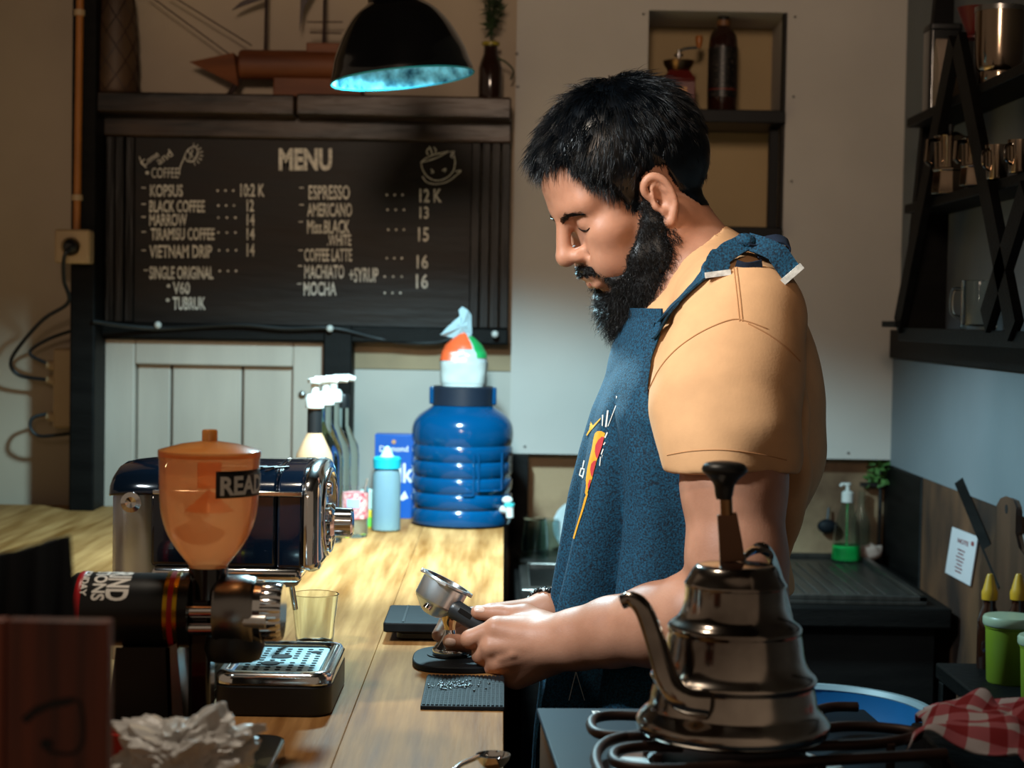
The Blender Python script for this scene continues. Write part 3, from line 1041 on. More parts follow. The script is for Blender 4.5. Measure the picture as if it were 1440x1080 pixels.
# water tank at the back end with a dark lid
tk = MB()
tk.rbox((-.398, 1.955, CAMZ - .225 - .03), (.044, .10, .11), .018)
tk.build('water_tank', 'tank', t, world=True)
tb = MB()
tb.rbox((-.398, 1.955, CAMZ - .225 - .12), (.044, .10, .07), .018)
tb.build('tank_base', 'steel', t, world=True)
hd = loft_x([-.4235, -.420, -.41, -.39, -.365], [(q[0], max(q[1], -.209)) for q in sec[1:9]], [.84, .92, .96, 1.0, 1.01])
hd.build('tank_lid', 'machine_blue', t, bevel=.003, world=True)
MB().lathe([(0, 0), (.011, 0), (.011, .004), (.006, .005), (0, .002)], 20, frame(at(185, 706, 1.9), (0, -1, 0))).build('tank_button', 'chrome', t, world=True)
MB().span(-.376, -.31, 1.92, 2.09, CT + .012, CAMZ - .276).build('rear_column', 'black_gloss', t, bevel=.006, world=True)
gh = MB()
gh.lathe([(0, 0), (.022, 0), (.026, .006), (.026, .022), (.03, .03), (0, .03)], 28, T(-.252, 2.02, CAMZ - .312))
gh.build('group_head', 'dark_steel', t, world=True)
MB().tube(spline([at(408, 812, 2.09), at(411, 830, 2.10), at(415, 856, 2.11)], 5), .0036, 10).build('steam_wand', 'chrome', t, world=True)
# drip tray
tx0, tx1, ty0, ty1 = -.303, -.178, 1.882, 2.075
cx_, cy_ = (tx0 + tx1) / 2, (ty0 + ty1) / 2
MB().rbox((cx_, cy_, CT + .017), (tx1 - tx0, ty1 - ty0, .034), .022).build('tray_base', 'black_plastic', t, bevel=.003, world=True)
rim = MB()
def rr(hx, hy, r, n=6):
    out_ = []
    for ax, ay, a0 in ((hx - r, hy - r, 0), (-hx + r, hy - r, 90), (-hx + r, -hy + r, 180), (hx - r, -hy + r, 270)):
        for q in range(n + 1):
            a = math.radians(a0 + 90 * q / n)
            out_.append((ax + r * math.cos(a), ay + r * math.sin(a)))
    return out_
hx, hy = (tx1 - tx0) / 2, (ty1 - ty0) / 2
loops = [(hx, hy, .022, .034), (hx, hy, .022, .042), (hx - .004, hy - .004, .02, .047), (hx - .012, hy - .012, .014, .047), (hx - .017, hy - .017, .009, .041)]
vs, fs = [], []
for a, b_, r, z in loops:
    vs += [(cx_ + x, cy_ + y, CT + z) for x, y in rr(a, b_, r)]
n = 28
for i in range(len(loops) - 1):
    for q in range(n):
        fs.append((i * n + q, i * n + (q + 1) % n, (i + 1) * n + (q + 1) % n, (i + 1) * n + q))
rim.add(vs, fs).build('tray_rim', 'chrome', t, world=True, sharp=60)
gr = MB()
gr.rbox((cx_, cy_, CT + .0405), (2 * (hx - .0172), 2 * (hy - .0172), .003), .009)
M['grille'] = mat('pale steel drip grille', '9fb3b8', .35, .9, var=.05)
g = gr.build('drip_grille', 'grille', t, world=True)
M['hole'] = mat('dark hole', '050506', .8)
sl = MB()
for i in range(7):
    for j in range(11):
        x = cx_ - .036 + .012 * i
        y = cy_ - .066 + .0132 * j
        if abs(x - cx_) < .022 and abs(y - cy_ + .002) < .035 and (i + j) % 3 == 0:
            continue
        sl.rbox((x, y, CT + .0422), (.006, .0052, .0008), .0024, n=2)
for x, y, r in ((cx_ - .012, cy_ - .018, .0105), (cx_ - .004, cy_ + .022, .0115), (cx_ + .032, cy_ + .05, .006)):
    sl.lathe([(r, 0), (r, .0008), (0, .0008)], 20, T(x, y, CT + .042))
sl.build('drain_slots', 'hole', g, world=True)

# shot glass behind the tray
gp = on_z(441, 912, CT)
def tumbler(name, label, loc, r0, r1, h, group=None):
    o = MB()
    o.caps = ()
    o.lathe([(0, 0), (r0 * .92, 0), (r0, .003), (r1, h), (r1 - .0008, h + .0008), (r1 - .0018, h), (r0 - .001, .011), (r0 * .6, .013), (0, .013)], 40)
    ob = o.build(name, 'glass')
    ob.location = loc
    tag(ob, label, 'glass', group)
    return ob
tumbler('shot_glass', 'small clear empty glass on the counter behind the chrome drip tray', (gp.x, gp.y + .01, CT), .0235, .0308, .069)

# ================================================================== coffee grinder
GY = 1.68
gk = GY / F
M['orange_plastic'] = tinted('translucent orange hopper', 'ffba84', 'ffd8b4', .34, .25)
M['orange_in'] = tinted('inner orange plastic', 'ffb060', 'ffdcb0', .2, .3)
M['grinder_black'] = mat('satin black grinder body', '1a1b1c', .3, .25, var=.15, rvar=.08)
g0 = on_z(290, 1085, CT)
t = thing('coffee_grinder', 'black electric coffee grinder with an orange hopper in front of the espresso machine', 'grinder', (at(285, 900, GY).x, GY, CT))
gpx = lambda px, py, Y=GY: at(px, py, Y)
ax = gpx(262, 858)
al = gpx(103, 858)
R_ = 54 * gk
AX = Vector((1, 0, 0))
cyl = MB()
L_ = (ax - al).length
fr_ = frame((al.x, GY, ax.z), AX, (0, 0, 1))
cyl.lathe([(0, 0), (R_ * .86, 0), (R_ * .93, .003), (R_ * .95, .008), (R_ * .96, L_ - .016)], 48, fr_)
cyl.build('motor_housing', 'grinder_black', t, world=True)
for u0, u1, mm, r_ in ((-.0165, -.0125, 'gold', 1.0), (-.0125, -.0075, 'red_ring', 1.012), (-.0075, -.0035, 'gold', 1.0), (-.0035, .006, 'grinder_black', .97)):
    MB().lathe([(0, L_ + u0), (R_ * r_, L_ + u0), (R_ * r_, L_ + u1), (0, L_ + u1)], 48, fr_).build('housing_ring', mm, t, world=True)
MB().lathe([(R_ * .955, .0075), (R_ * .975, .0085), (R_ * .975, .0125), (R_ * .955, .0135)], 48, fr_).build('housing_ring', 'red_ring', t, world=True)
M['print_white'] = mat('white print', 'd8d6d0', .5, var=.04)
def on_cyl(u, a):
    # u along the axis from the left end, a = angle from straight up towards the viewer
    r = R_ * .965
    return (al.x + u, GY - r * math.sin(a), ax.z + r * math.cos(a))
for s_, px, w, hgt, a_end in (('GRIND', 159, .056, .0195, 1.19), ('OPTIONS', 139, .066, .0115, 1.19), ('EVERY MONDAY', 121, .078, .0066, 1.07)):
    lt = MB()
    u0 = (px - 103) * gk
    aw = w / R_
    text_on(lt, s_, lambda u, v, u0=u0, aw=aw, a_end=a_end: on_cyl(u0 + v, a_end - aw + u / R_), w, hgt, bold=.035)
    lt.build('lettering', 'print_white', t, world=True)
# neck block, spacer bars, burr chamber, dial
nx = gpx(284, 858)
MB().span(gpx(269, 858).x, gpx(300, 858).x, GY - .016, GY + .016, CT + .02, gpx(284, 806).z).build('neck_column', 'black_gloss', t, bevel=.004, world=True)
for py in (860, 884):
    for dy in (-.022,):
        a, b_ = gpx(266, py, GY + dy), gpx(310, py, GY + dy)
        MB().tube([a, b_], .0062, 16).build('spacer_bar', 'chrome', t, world=True)
c0 = gpx(304, 859)
R2 = 51 * gk
f2 = frame((c0.x, GY, c0.z), AX, (0, 0, 1))
l2 = 56 * gk
MB().lathe([(0, 0), (R2 * .92, 0), (R2, .004), (R2, l2 - .008), (R2 * .97, l2 - .006), (R2 * .97, l2 - .003), (R2 * .93, l2), (0, l2)], 48, f2).build('burr_chamber', 'dark_steel', t, world=True)
dl = 30 * gk
R3_ = 42 * gk
kn = MB()
vs, fs = [], []
nt_ = 96
ringz = [0, .003, dl - .004, dl]
for z in ringz:
    for q in range(nt_):
        rr_ = R3_ * (1.0 if q % 4 < 2 else .965) * (1 if z < dl else .93)
        a = 2 * math.pi * q / nt_
        vs.append((rr_ * math.cos(a), rr_ * math.sin(a), z))
for i in range(3):
    for q in range(nt_):
        fs.append((i * nt_ + q, i * nt_ + (q + 1) % nt_, (i + 1) * nt_ + (q + 1) % nt_, (i + 1) * nt_ + q))
fs += [tuple(range(nt_))[::-1], tuple(3 * nt_ + q for q in range(nt_))]
f3 = frame((c0.x + l2 + .006, GY, c0.z), AX, (0, 0, 1))
MB().lathe([(0, 0), (R2 * .86, 0), (R2 * .86, .007), (0, .007)], 40, frame((c0.x + l2, GY, c0.z), AX)).build('dial_collar', 'chrome', t, world=True)
kn.add(vs, fs, f3).build('grind_dial', 'chrome', t, world=True, sharp=25)
a = gpx(322, 873, GY - R2 * .8)
MB().tube([a, a + Vector((.034, 0, 0))], .0065, 16).build('side_bolt', 'steel', t, world=True)
MB().lathe([(.026, 0), (.03, .012), (.028, .024), (0, .026)], 28, T(gpx(328, 900).x, GY, gpx(328, 926).z)).build('outlet', 'black_plastic', t, world=True)
# stand
z0_ = CT + .018
def quad_leg(pts, y0, y1, nm, mm):
    P = [gpx(x, y) for x, y in pts]
    n_ = len(P)
    vs_ = [(p.x, y0, max(p.z, z0_)) for p in P] + [(p.x, y1, max(p.z, z0_)) for p in P]
    MB().add(vs_, [tuple(range(n_)), tuple(range(2 * n_ - 1, n_ - 1, -1))] + [(i, (i + 1) % n_, n_ + (i + 1) % n_, n_ + i) for i in range(n_)]).build(nm, mm, t, bevel=.002, world=True)
quad_leg([(174, 906), (243, 906), (248, 1075), (160, 1075)], GY - .026, GY + .026, 'leg', 'grinder_black')
quad_leg([(243, 906), (253, 902), (266, 1075), (248, 1075)], GY - .026, GY + .026, 'leg_edge', 'dark_steel')
# base plate
bx0, bx1 = -.41, on_z(404, 1034, CT + .018).x
MB().rbox(((bx0 + bx1) / 2, 1.61, CT + .0095), (bx1 - bx0, .235, .019), .02).build('base_plate', 'black_gloss', t, bevel=.003, world=True)
# hopper
hz = lambda py: gpx(293, py).z - CT
hx_ = gpx(293, 800).x - t.location.x
hp = MB()
hp.caps = ()
raw = [(27, 800), (27, 795), (33, 787), (46, 770), (58, 750), (66, 725), (69, 700), (70, 660), (70.5, 645), (71.5, 643), (71.5, 636)]
po = [(r * gk, hz(y)) for r, y in raw]
hp.lathe(prof(po, 3), 56, T(hx_, 0, 0))
hp.build('hopper', 'orange_plastic', t, sharp=50)
ld = MB(); ld.caps = ()
ld.lathe([(71.6 * gk, hz(641)), (72 * gk, hz(637)), (71.8 * gk, hz(633)), (68 * gk, hz(633) + .001), (40 * gk, hz(633) + .006), (8 * gk, hz(633) + .009), (0, hz(633) + .009)], 56, T(hx_, 0, 0))
ldo = ld.build('hopper_lid', 'orange_in', t)
kb = MB()
kb.caps = ()
kb.lathe([(11 * gk, hz(630)), (11 * gk, hz(606)), (9.5 * gk, hz(604)), (0, hz(604))], 24, T(hx_, 0, 0))
kb.build('lid_knob', mat('amber knob', 'c8843c', .25, var=.1, trans=.4), ldo)
MB().lathe([(0, hz(686)), (17 * gk, hz(686)), (17 * gk, hz(650)), (0, hz(650))], 28, T(hx_, 0, 0)).build('lid_stem', 'orange_in', t)
MB().lathe([(0, hz(716)), (35 * gk, hz(718)), (4 * gk, hz(691)), (0, hz(688))], 32, T(hx_, 0, 0)).build('inner_cone', 'orange_in', t)
MB().lathe([(27.5 * gk, hz(840)), (28 * gk, hz(797)), (24 * gk, hz(797)), (24 * gk, hz(840))], 32, T(hx_, 0, 0)).build('hopper_collar', 'black_gloss', t)
A0 = math.asin(20 / 70.6)
def on_hop(u, py, lift=0.):
    # point on the hopper wall, u pixels of arc to the right of the sticker's left edge
    a = A0 + u / 70.6
    r = 70.6 * gk + lift
    return (t.location.x + hx_ + r * math.sin(a), GY - r * math.cos(a), gpx(293, py).z)
stk = MB()
stk.grid(lambda u, v: on_hop(118 * u, 694 - 37 * v), 24, 5)
stko = stk.build('name_sticker', 'black_plastic', t, world=True, solid=.0004)
lt = MB()
text_on(lt, 'READY', lambda u, v: on_hop(6 + u, 689 - v, .0007), 104, 24, bold=.035)
lt.build('lettering', 'print_white', t, world=True)

# ================================================================== things at the back end of the counter
M['water_blue'] = mat('translucent blue jug plastic', '01406a', .16, var=.18, vscale=3, trans=.25, coat=.3, ior=1.3)
M['cap_dark'] = mat('dark navy cap', '141c28', .4, var=.1)
JY = 3.66
jk = JY / F
jl = on_z(648, 738, CT)
JC = Vector((at(649, 700, JY).x, JY, CT))
t = thing('water_jug', 'large ribbed blue water jug with a white tap at the end of the counter', 'water jug', JC)
jz = lambda py: at(649, py, JY).z - CT
jr = [(0, 0), (64, 738), (70, 733), (71, 725), (70, 716), (67.5, 712), (70.5, 707), (71, 694), (68, 690), (70.5, 685), (71, 672), (68, 668), (70.5, 663), (71, 650), (68, 646), (70.5, 641), (71, 628), (69, 624), (71, 618), (71.5, 606), (69, 594), (62, 584), (51, 576), (43, 570), (41, 562), (42, 558)]
pr = [(0, .001)] + [(r * jk, max(jz(y), .001)) for r, y in jr[1:]] + [(0, jz(556))]
MB().lathe(prof(pr[1:-1], 2), 64).build('jug_body', 'water_blue', t)
pn = MB()
r = 71.8 * jk
def jp(a, py):
    return (r * math.sin(a), -r * math.cos(a), jz(py))
for pa in ([(.25, 632), (.25, 690), (.05, 690)], [(.35, 632), (.35, 684), (.9, 684), (.9, 632)]):
    path = []
    for (a0, y0), (a1, y1) in zip(pa[:-1], pa[1:]):
        path += [jp(a0 + (a1 - a0) * i / 8, y0 + (y1 - y0) * i / 8) for i in range(8)]
    pn.tube(path + [jp(*pa[-1])], .0022, 6)
pn.build('moulded_panel', 'water_blue', t)
MB().lathe([(44 * jk, jz(569)), (44 * jk, jz(545)), (42 * jk, jz(543)), (0, jz(543))], 48).build('jug_cap', 'cap_dark', t)
hd_ = MB()
for s_ in (-1, 1):
    hd_ = MB()
    hd_.box((s_ * 43 * jk, -.006, jz(556)), (.012, .03, .036))
    hd_.build('cap_clip', 'water_blue', t, bevel=.003)
tp_ = MB()
p0 = Vector((at(700, 716, JY - .05).x, JY - .045, CAMZ)) ; p0.z = at(705, 716, JY - .05).z
q = at(716, 718, JY - .075)
tp_.tube([p0, q], .0085, 14)
tp_.tube([q + Vector((0, 0, .012)), q + Vector((.002, -.002, -.014))], [.009, .0075], 14)
tpo = tp_.build('tap', 'white_plastic', t, world=True)
MB().tube([q + Vector((0, 0, .009)), q + Vector((0, 0, .016))], .011, 16).build('tap_ring', mat('teal ring', '3fb5b5', .4), tpo, world=False) if False else MB().tube([q + Vector((0, 0, .009)), q + Vector((0, 0, .015))], .0105, 16).build('tap_ring', mat('teal ring', '3fb5b5', .4), t, world=True)
MB().ball(tuple(q + Vector((-.004, 0, .021))), (.011, .008, .008)).build('tap_lever', 'white_plastic', t, world=True)
MB().grid(lambda u, v: (71.9 * jk * math.sin(1.15 + .25 * u), -71.9 * jk * math.cos(1.15 + .25 * u), jz(662 - 24 * v)), 6, 3).build('small_label', mat('label dark', '3b3a3c', .6, var=.5, vscale=200, col2='a09a92'), t)

# knotted bag on top of the jug
M['bag_clear'] = mat('clear crinkled plastic', 'dfe8ea', .15, var=.05, trans=.55, ior=1.2)
M['bag_white'] = mat('white bag contents', 'a4a8a4', .55, var=.06)
M['bag_orange'] = mat('orange printed film', 'd8552c', .35, var=.1)
M['bag_green'] = mat('green printed film', '1c8c4a', .35, var=.1)
bz = jz(543)
t = thing('plastic_bag', 'knotted plastic bag with white contents and orange and green print standing on the jug cap', 'bag', (JC.x, JC.y, CT + bz + .0006))
zz = lambda py: at(651, py, JY).z - CT - bz
def bagpt(u, v, r0=None):
    a = 2 * math.pi * u
    return a
secs = [(0, 29, 24), (2, 32, 26), (20, 33, 27), (34, 33, 27), (46, 31, 25), (58, 25, 20), (68, 14, 12), (75, 5, 5), (79, 3.5, 3.5)]
def bag_section(lo, hi, name, mm, a0=0, a1=2 * math.pi, grow=1.):
    mb = MB()
    hs = np.linspace(lo, hi, 9)
    def fn(u, v):
        h_ = lo + (hi - lo) * v
        a = a0 + (a1 - a0) * u
        rx = np.interp(h_, [s_[0] for s_ in secs], [s_[1] for s_ in secs])
        ry = np.interp(h_, [s_[0] for s_ in secs], [s_[2] for s_ in secs])
        c_, s_ = math.cos(a), math.sin(a)
        p_ = 3.5 if h_ < 50 else 2
        k_ = (abs(c_) ** p_ + abs(s_) ** p_) ** (-1 / p_)
        w = 1 + .05 * noise.noise(Vector((c_ * 2, s_ * 2, h_ * .08)))
        return (rx * jk * k_ * c_ * w * grow, ry * jk * k_ * s_ * w * grow, h_ * jk)
    full = a1 - a0 > 6.2
    mb.grid(fn, 40, 12, wrap=full)
    if lo == 0:
        mb.f.append(list(range(40)))
        mb.mi.append(0)
    return mb.build(name, mm, t, sharp=0)
bag_section(0, 36, 'white_contents', 'bag_white')
bag_section(34, 79, 'clear_film', 'bag_clear')
bag_section(36, 74, 'orange_print', 'bag_orange', math.radians(150), math.radians(255), 1.03)
bag_section(40, 70, 'green_print', 'bag_green', math.radians(300), math.radians(390), 1.03)
bag_section(52, 79, 'orange_print', 'bag_orange', math.radians(255), math.radians(295), 1.03)
kt = MB()
outl = [(619, 471), (628, 473), (640, 476), (652, 479), (660, 477), (664, 468), (663, 455), (663, 443), (658, 436), (650, 431), (645, 436), (647, 444), (640, 450), (629, 460)]
def tl(px, py, dy):
    p = at(px, py, JY)
    return (p.x - t.location.x, dy, p.z - t.location.z)
n_ = len(outl)
mid = [((x + 650) / 2, (y + 460) / 2) for x, y in outl]
vs = [tl(x, y, .002 * math.sin(i * 2.1)) for i, (x, y) in enumerate(outl)]
vs += [tl(x, y, -.010 + .006 * (i % 2)) for i, (x, y) in enumerate(mid)] + [tl(x, y, .010 - .006 * (i % 2)) for i, (x, y) in enumerate(mid)]
vs += [tl(650, 459, -.012), tl(650, 459, .012)]
fs = []
for i in range(n_):
    j = (i + 1) % n_
    fs += [(i, j, n_ + j, n_ + i), (j, i, 2 * n_ + i, 2 * n_ + j), (n_ + i, n_ + j, 3 * n_), (2 * n_ + j, 2 * n_ + i, 3 * n_ + 1)]
kt.add(vs, fs)
kt.build('twisted_tail', mat('whitish film tail', 'a9bcc2', .25, trans=.25, var=.06, ior=1.15), t, sharp=25)

# squeeze bottle with cyan cap
by = on_z(543, 746, CT)
BY = 3.52
bk = BY / F
t = thing('squeeze_bottle', 'frosted squeeze bottle with a cyan cap and pointed nozzle beside the blue jug', 'bottle', (at(543, 740, BY).x, BY, CT))
z_ = lambda py: at(543, py, BY).z - CT
MB().lathe([(0, 0), (17 * bk, 0), (20 * bk, .004), (20 * bk, z_(720)), (19.5 * bk, z_(668)), (17 * bk, z_(660)), (0, z_(660))], 36).build('bottle_body', mat('frosted plastic', '86a2aa', .3, trans=.45, var=.06, ior=1.2), t)
MB().lathe([(0, .002), (19 * bk, .002), (19 * bk, z_(738)), (0, z_(738))], 32).build('creamy_contents', mat('cream', 'd8c89a', .5), t)
MB().lathe([(19.5 * bk, z_(658)), (20 * bk, z_(645)), (17.5 * bk, z_(642)), (0, z_(642))], 36).build('cap', mat('cyan cap', '1c9fae', .35), t)
MB().lathe([(14 * bk, z_(644)), (9 * bk, z_(641)), (6 * bk, z_(634)), (2.5 * bk, z_(628)), (0, z_(627))], 24).build('nozzle', mat('pale cyan nozzle', 'b5e6e6', .3), t)

# blue carton
CY = 3.74
t = thing('milk_carton', 'blue milk carton standing partly behind the blue water jug', 'carton', (at(556, 715, CY).x, CY, CT))
x0, x1, z0, z1 = rect(530, 611, 590, 726, CY)
M['carton'] = mat('blue carton print', '0f4f9e', .4, var=.08)
hx_c = (x1 - x0) / 2
MB().box((0, .02, (z1 - CT) / 2), (x1 - x0, .05, z1 - CT)).build('carton_body', 'carton', t, bevel=.0015)
ck = CY / F
cfn = lambda px0, py0: (lambda u, v: (at(px0 + u, py0 - v, CY - .0058).x - t.location.x, -.0058, at(px0 + u, py0 - v, CY - .0058).z - CT))
for s_, px, py, w, h_, bo in (('Diamond', 534, 635, 40, 8, .01), ('Milk', 533, 678, 48, 26, .02)):
    lt = MB()
    text_on(lt, s_, cfn(px, py), w, h_, bold=bo)
    lt.build('lettering', 'print_white', t)
lt = MB(); lt.lathe([(0, 0), (.0045, 0), (.0045, .001), (0, .001)], 16, frame((at(554, 621, CY).x - t.location.x, -.0055, at(554, 621, CY).z - CT), (0, -1, 0)))
lt.build('round_mark', mat('tan mark', 'c08a5a', .5), t)
lt = MB()
c3 = cfn(556, 700)
lt.add([c3(a_, b_) for a_, b_ in ((0, 0), (4, 8), (8, 2), (13, 10), (18, 0), (10, -4))], [(0, 1, 2, 3, 4, 5)])
lt.build('mountain_print', 'print_white', t)

# jar with printed band and the green-yellow packet
RY = 3.42
rk = RY / F
rp_ = on_z(499, 752, CT)
t = thing('printed_jar', 'clear jar with a red printed band and a spoon beside the chrome machine front', 'jar', (at(498, 740, RY).x, RY, CT))
z_ = lambda py: at(498, py, RY).z - CT
o = MB(); o.caps = ()
o.lathe([(0, 0), (17 * rk, 0), (19 * rk, .004), (20 * rk, z_(690)), (19 * rk, z_(684)), (17.5 * rk, z_(684)), (18.8 * rk, z_(692)), (18 * rk, .006), (0, .006)], 36)
o.build('jar_glass', 'glass', t)
MB().lathe([(0, .008), (17.5 * rk, .008), (17.8 * rk, z_(722)), (0, z_(722))], 30).build('pale_contents', mat('beige powder', 'b9a58c', .7), t)
def bandmat():
    return mat('red printed band', 'b53a4a', .45, var=.1, vscale=120, col2='e0b0a8')
MB().lathe([(20.2 * rk, z_(728)), (20.4 * rk, z_(692))], 36).build('printed_band', bandmat(), t)
MB().grid(lambda u, v: (20.9 * rk * math.sin(-.45 + .9 * u), -20.9 * rk * math.cos(-.45 + .9 * u), z_(712 - 12 * v)), 8, 3).build('band_patch', mat('pale blue patch', '93a9cc', .5), t)
MB().tube([(.006, 0, .012), (.024, -.004, z_(672))], .0022, 8).build('spoon_handle', 'steel', t)
t = thing('snack_packet', 'small yellow and green packet between the printed jar and the squeeze bottle', 'packet', (at(517, 740, 3.56).x, 3.56, CT))
k_ = 3.56 / F
z_ = lambda py: at(517, py, 3.56).z - CT
MB().box((0, 0, z_(716) / 2), (18 * k_, .03, z_(716))).build('packet_base', mat('yellow packet', 'c9b02c', .45, var=.1), t, bevel=.002)
MB().box((.003, -.0155, z_(728) / 2 + .004), (11 * k_, .002, z_(724) * .7)).build('green_print', mat('green packet', '5fae3c', .45), t)
MB().box((0, 0, (z_(716) + z_(688)) / 2), (18 * k_, .028, z_(688) - z_(716))).build('packet_top', mat('pale packet', 'a8c2b8', .45), t, bevel=.002)

# syrup bottles with pumps
M['syrup_tan'] = mat('tan syrup', 'b08a68', .25, var=.08)
spec = [(441, 3.22, 'syrup_tan', True, 'syrup bottle with a black neck band and white pump, nearest of the pump bottles'),
        (456, 3.34, 'blue_glass', True, 'clear pump bottle standing second in the row, behind the tan syrup bottle'),
        (467, 3.45, 'blue_glass', True, 'clear pump bottle standing third in the row of pump bottles'),
        (481, 3.58, 'blue_glass', False, 'grey glass bottle with a dark stopper at the far end of the pump bottles')]
for i, (px, Y, mm, pump, lab) in enumerate(spec):
    sk_ = .0013
    t = thing('pump_bottle' if pump else 'stoppered_bottle', lab, 'bottle', (at(px, 700, Y).x, Y, CT), group='syrup bottles behind the espresso machine')
    bd = [(0, 0), (.031, 0), (.035, .004), (.035, .155), (.032, .175), (.02, .2), (.0125, .215), (.0115, .255), (.013, .257), (.013, .263), (0, .263)]
    sc = 1.0 if pump else .95
    MB().lathe([(r * sc, z * sc) for r, z in bd], 32).build('bottle_body', mm, t)
    if i == 0:
        MB().lathe([(.0135, .212), (.0132, .256), (.0118, .256), (.0118, .212)], 24).build('neck_band', 'black_plastic', t)
    if pump:
        ztop = at(px, 533 - i * 1.5, Y).z - CT
        MB().lathe([(.0125, .257), (.017, .259), (.017, .277), (.013, .283), (0, .284)], 24).build('pump_collar', 'white_plastic', t)
        MB().lathe([(.0075, .28), (.0075, ztop - .006), (0, ztop - .006)], 16).build('pump_stem', 'white_plastic', t)
        hd_ = MB()
        hd_.lathe([(0, ztop - .008), (.013, ztop - .007), (.014, ztop), (0, ztop + .003)], 20)
        hd_.tube([(0, 0, ztop - .003), (.03, 0, ztop - .001), (.042, 0, ztop - .004)], [.008, .007, .005], 12)
        hd_.build('pump_head', 'white_plastic', t)
    else:
        MB().lathe([(.013, .24), (.014, .262), (.012, .268), (0, .268)], 20).build('stopper', 'black_plastic', t)

# ================================================================== mats and small things on the counter
t = thing('plastic_case', 'flat black plastic case with a ridged lid lying on the counter behind the tamper', 'case', (-.07, 2.40, CT))
MB().rbox((0, 0, .006), (.13, .12, .010), .01).build('case_base', 'black_plastic', t, bevel=.002)
sa = MB().rbox((-.006, -.004, .0195), (.152, .145, .013), .006).build('case_lid', 'black_rubber', t, bevel=.002)
MB().span(-.0575, -.0545, -.07, .064, .0258, .0268).build('lid_ridge', 'black_plastic', sa)
t = thing('tamping_mat', 'oval black rubber tamping mat under the tamper', 'mat', (-.05, 2.195, CT))
def stadium(hx_, hy_, n=16):
    return [(hx_ * math.copysign(abs(math.cos(a)) ** .62, math.cos(a)), hy_ * math.copysign(abs(math.sin(a)) ** .75, math.sin(a))) for a in [2 * math.pi * i / 56 for i in range(56)]]
MB().prism(stadium(.056, .07), 0, .008).build('mat_base', 'black_rubber', t, bevel=.0015)
MB().lathe([(.0245, .0078), (.0265, .0078), (.0265, .0095), (.0245, .0095)], 40, T(-.012, .008, 0)).build('raised_ring', 'black_rubber', t)
t = thing('bar_mat', 'rectangular black ribbed rubber mat with coffee grounds at the counter edge', 'mat', (-.038, 2.01, CT))
MB().box((0, 0, .0025), (.092, .165, .005)).build('mat_base', 'black_rubber', t, bevel=.001)
nb = MB()
for i in range(19):
    for j in range(28):
        nb.box((-.0425 + .00472 * i, -.078 + .0058 * j, .0055), (.0034, .0036, .0016))
nb.build('mat_studs', 'black_rubber', t); bpy.data.objects['mat_studs']['kind'] = 'stuff'
gd = MB()
for i in range(150):
    x, y = rng.normal(-.012, .016), rng.normal(.02, .012)
    if abs(x) < .042 and abs(y) < .075:
        gd.ball((x, y, .0066), rng.uniform(.0006, .0016), nu=6, nv=4)
gd.build('coffee_grounds', mat('wet coffee grounds', '120b07', .25, var=.5), t); bpy.data.objects['coffee_grounds']['kind'] = 'stuff'

# tamper
TY = 2.20
tc_ = on_z(632, 932, CT + .008)
TL = Vector((at(632, 925, TY).x, TY, CT + .008))
t = thing('tamper', 'chrome coffee tamper with a flared base standing on the oval mat', 'tamper', TL)
tk_ = TY / F
tz = lambda py: at(632, py, TY).z - TL.z
MB().lathe(prof([(0, .0005), (.0205, .0005)], 1) + [(.0215, .002), (.0215, .008), (.0205, .010)] + prof([(.0195, .011), (.0125, .020), (.0085, .027), (.0072, .033)], 4) + [(0, .034)], 40).build('base', 'chrome', t)
MB().lathe(prof([(.0072, .032), (.0078, .038), (.0105, .046), (.0132, .056), (.0138, .060), (.012, .063), (0, .064)], 4), 36).build('handle', mat('chrome with painted wood reflection', 'd6b88c', .15, 1., var=.05), t)  # handle is chrome; the wood's beige reflection is put into its colour

# portafilter
P0 = at(630, 816, TY)
t = thing('portafilter', 'steel portafilter with a dark grip held tilted in both hands', 'portafilter', P0)
ang = math.radians(27)
axd = Vector((math.sin(ang), .06, math.cos(ang)))             # basket axis, open side
B = frame((0, 0, 0), axd, (1, 0, 0))
pk_ = TY / F
rb = 34 * pk_
bs = MB(); bs.caps = ()
bs.lathe([(rb - .002, -.001), (rb + .0025, -.001), (rb + .003, -.0035), (rb + .0005, -.005), (rb, -.006), (rb * .985, -.030), (rb * .95, -.0325), (rb * .48, -.045), (rb * .3, -.0475), (0, -.0475)], 48, B)
M['aluminium'] = mat('brushed aluminium', 'dfe6ea', .3, .9, var=.04, rvar=.05)
bs.build('basket', 'aluminium', t, sharp=20)
bi = MB(); bi.caps = ()
bi.lathe([(rb - .002, -.001), (rb - .003, -.004), (rb - .004, -.026), (0, -.026)], 40, B)
bi.build('basket_inside', 'dark_steel', t)
lg = MB()
for a in (math.radians(-100), math.radians(0), math.radians(180)):
    lg = MB()
    lg.box((0, 0, 0), (.006, .014, .0045), B @ Matrix.Rotation(a, 4, 'Z') @ T(rb + .003, 0, -.0035))
    lg.build('locking_lug', 'steel', t, bevel=.001)
s0 = at(606, 847, TY - .020) - P0
s1 = at(599, 857, TY - .026) - P0
MB().tube([at(613, 838, TY - .008) - P0, s0, s1], [.0075, .0058, .0055], 14).build('spout', 'chrome', t)
h0, h1 = at(634, 852, TY - .024), at(716, 906, TY - .04)
h0 = at(634, 853, 2.185) - P0
h1 = at(712, 902, 2.163) - P0
dv = (h1 - h0)
MB().tube([at(622, 846, 2.19) - P0, h0 + dv * .03], [.008, .009], 16).build('handle_socket', 'chrome', t)
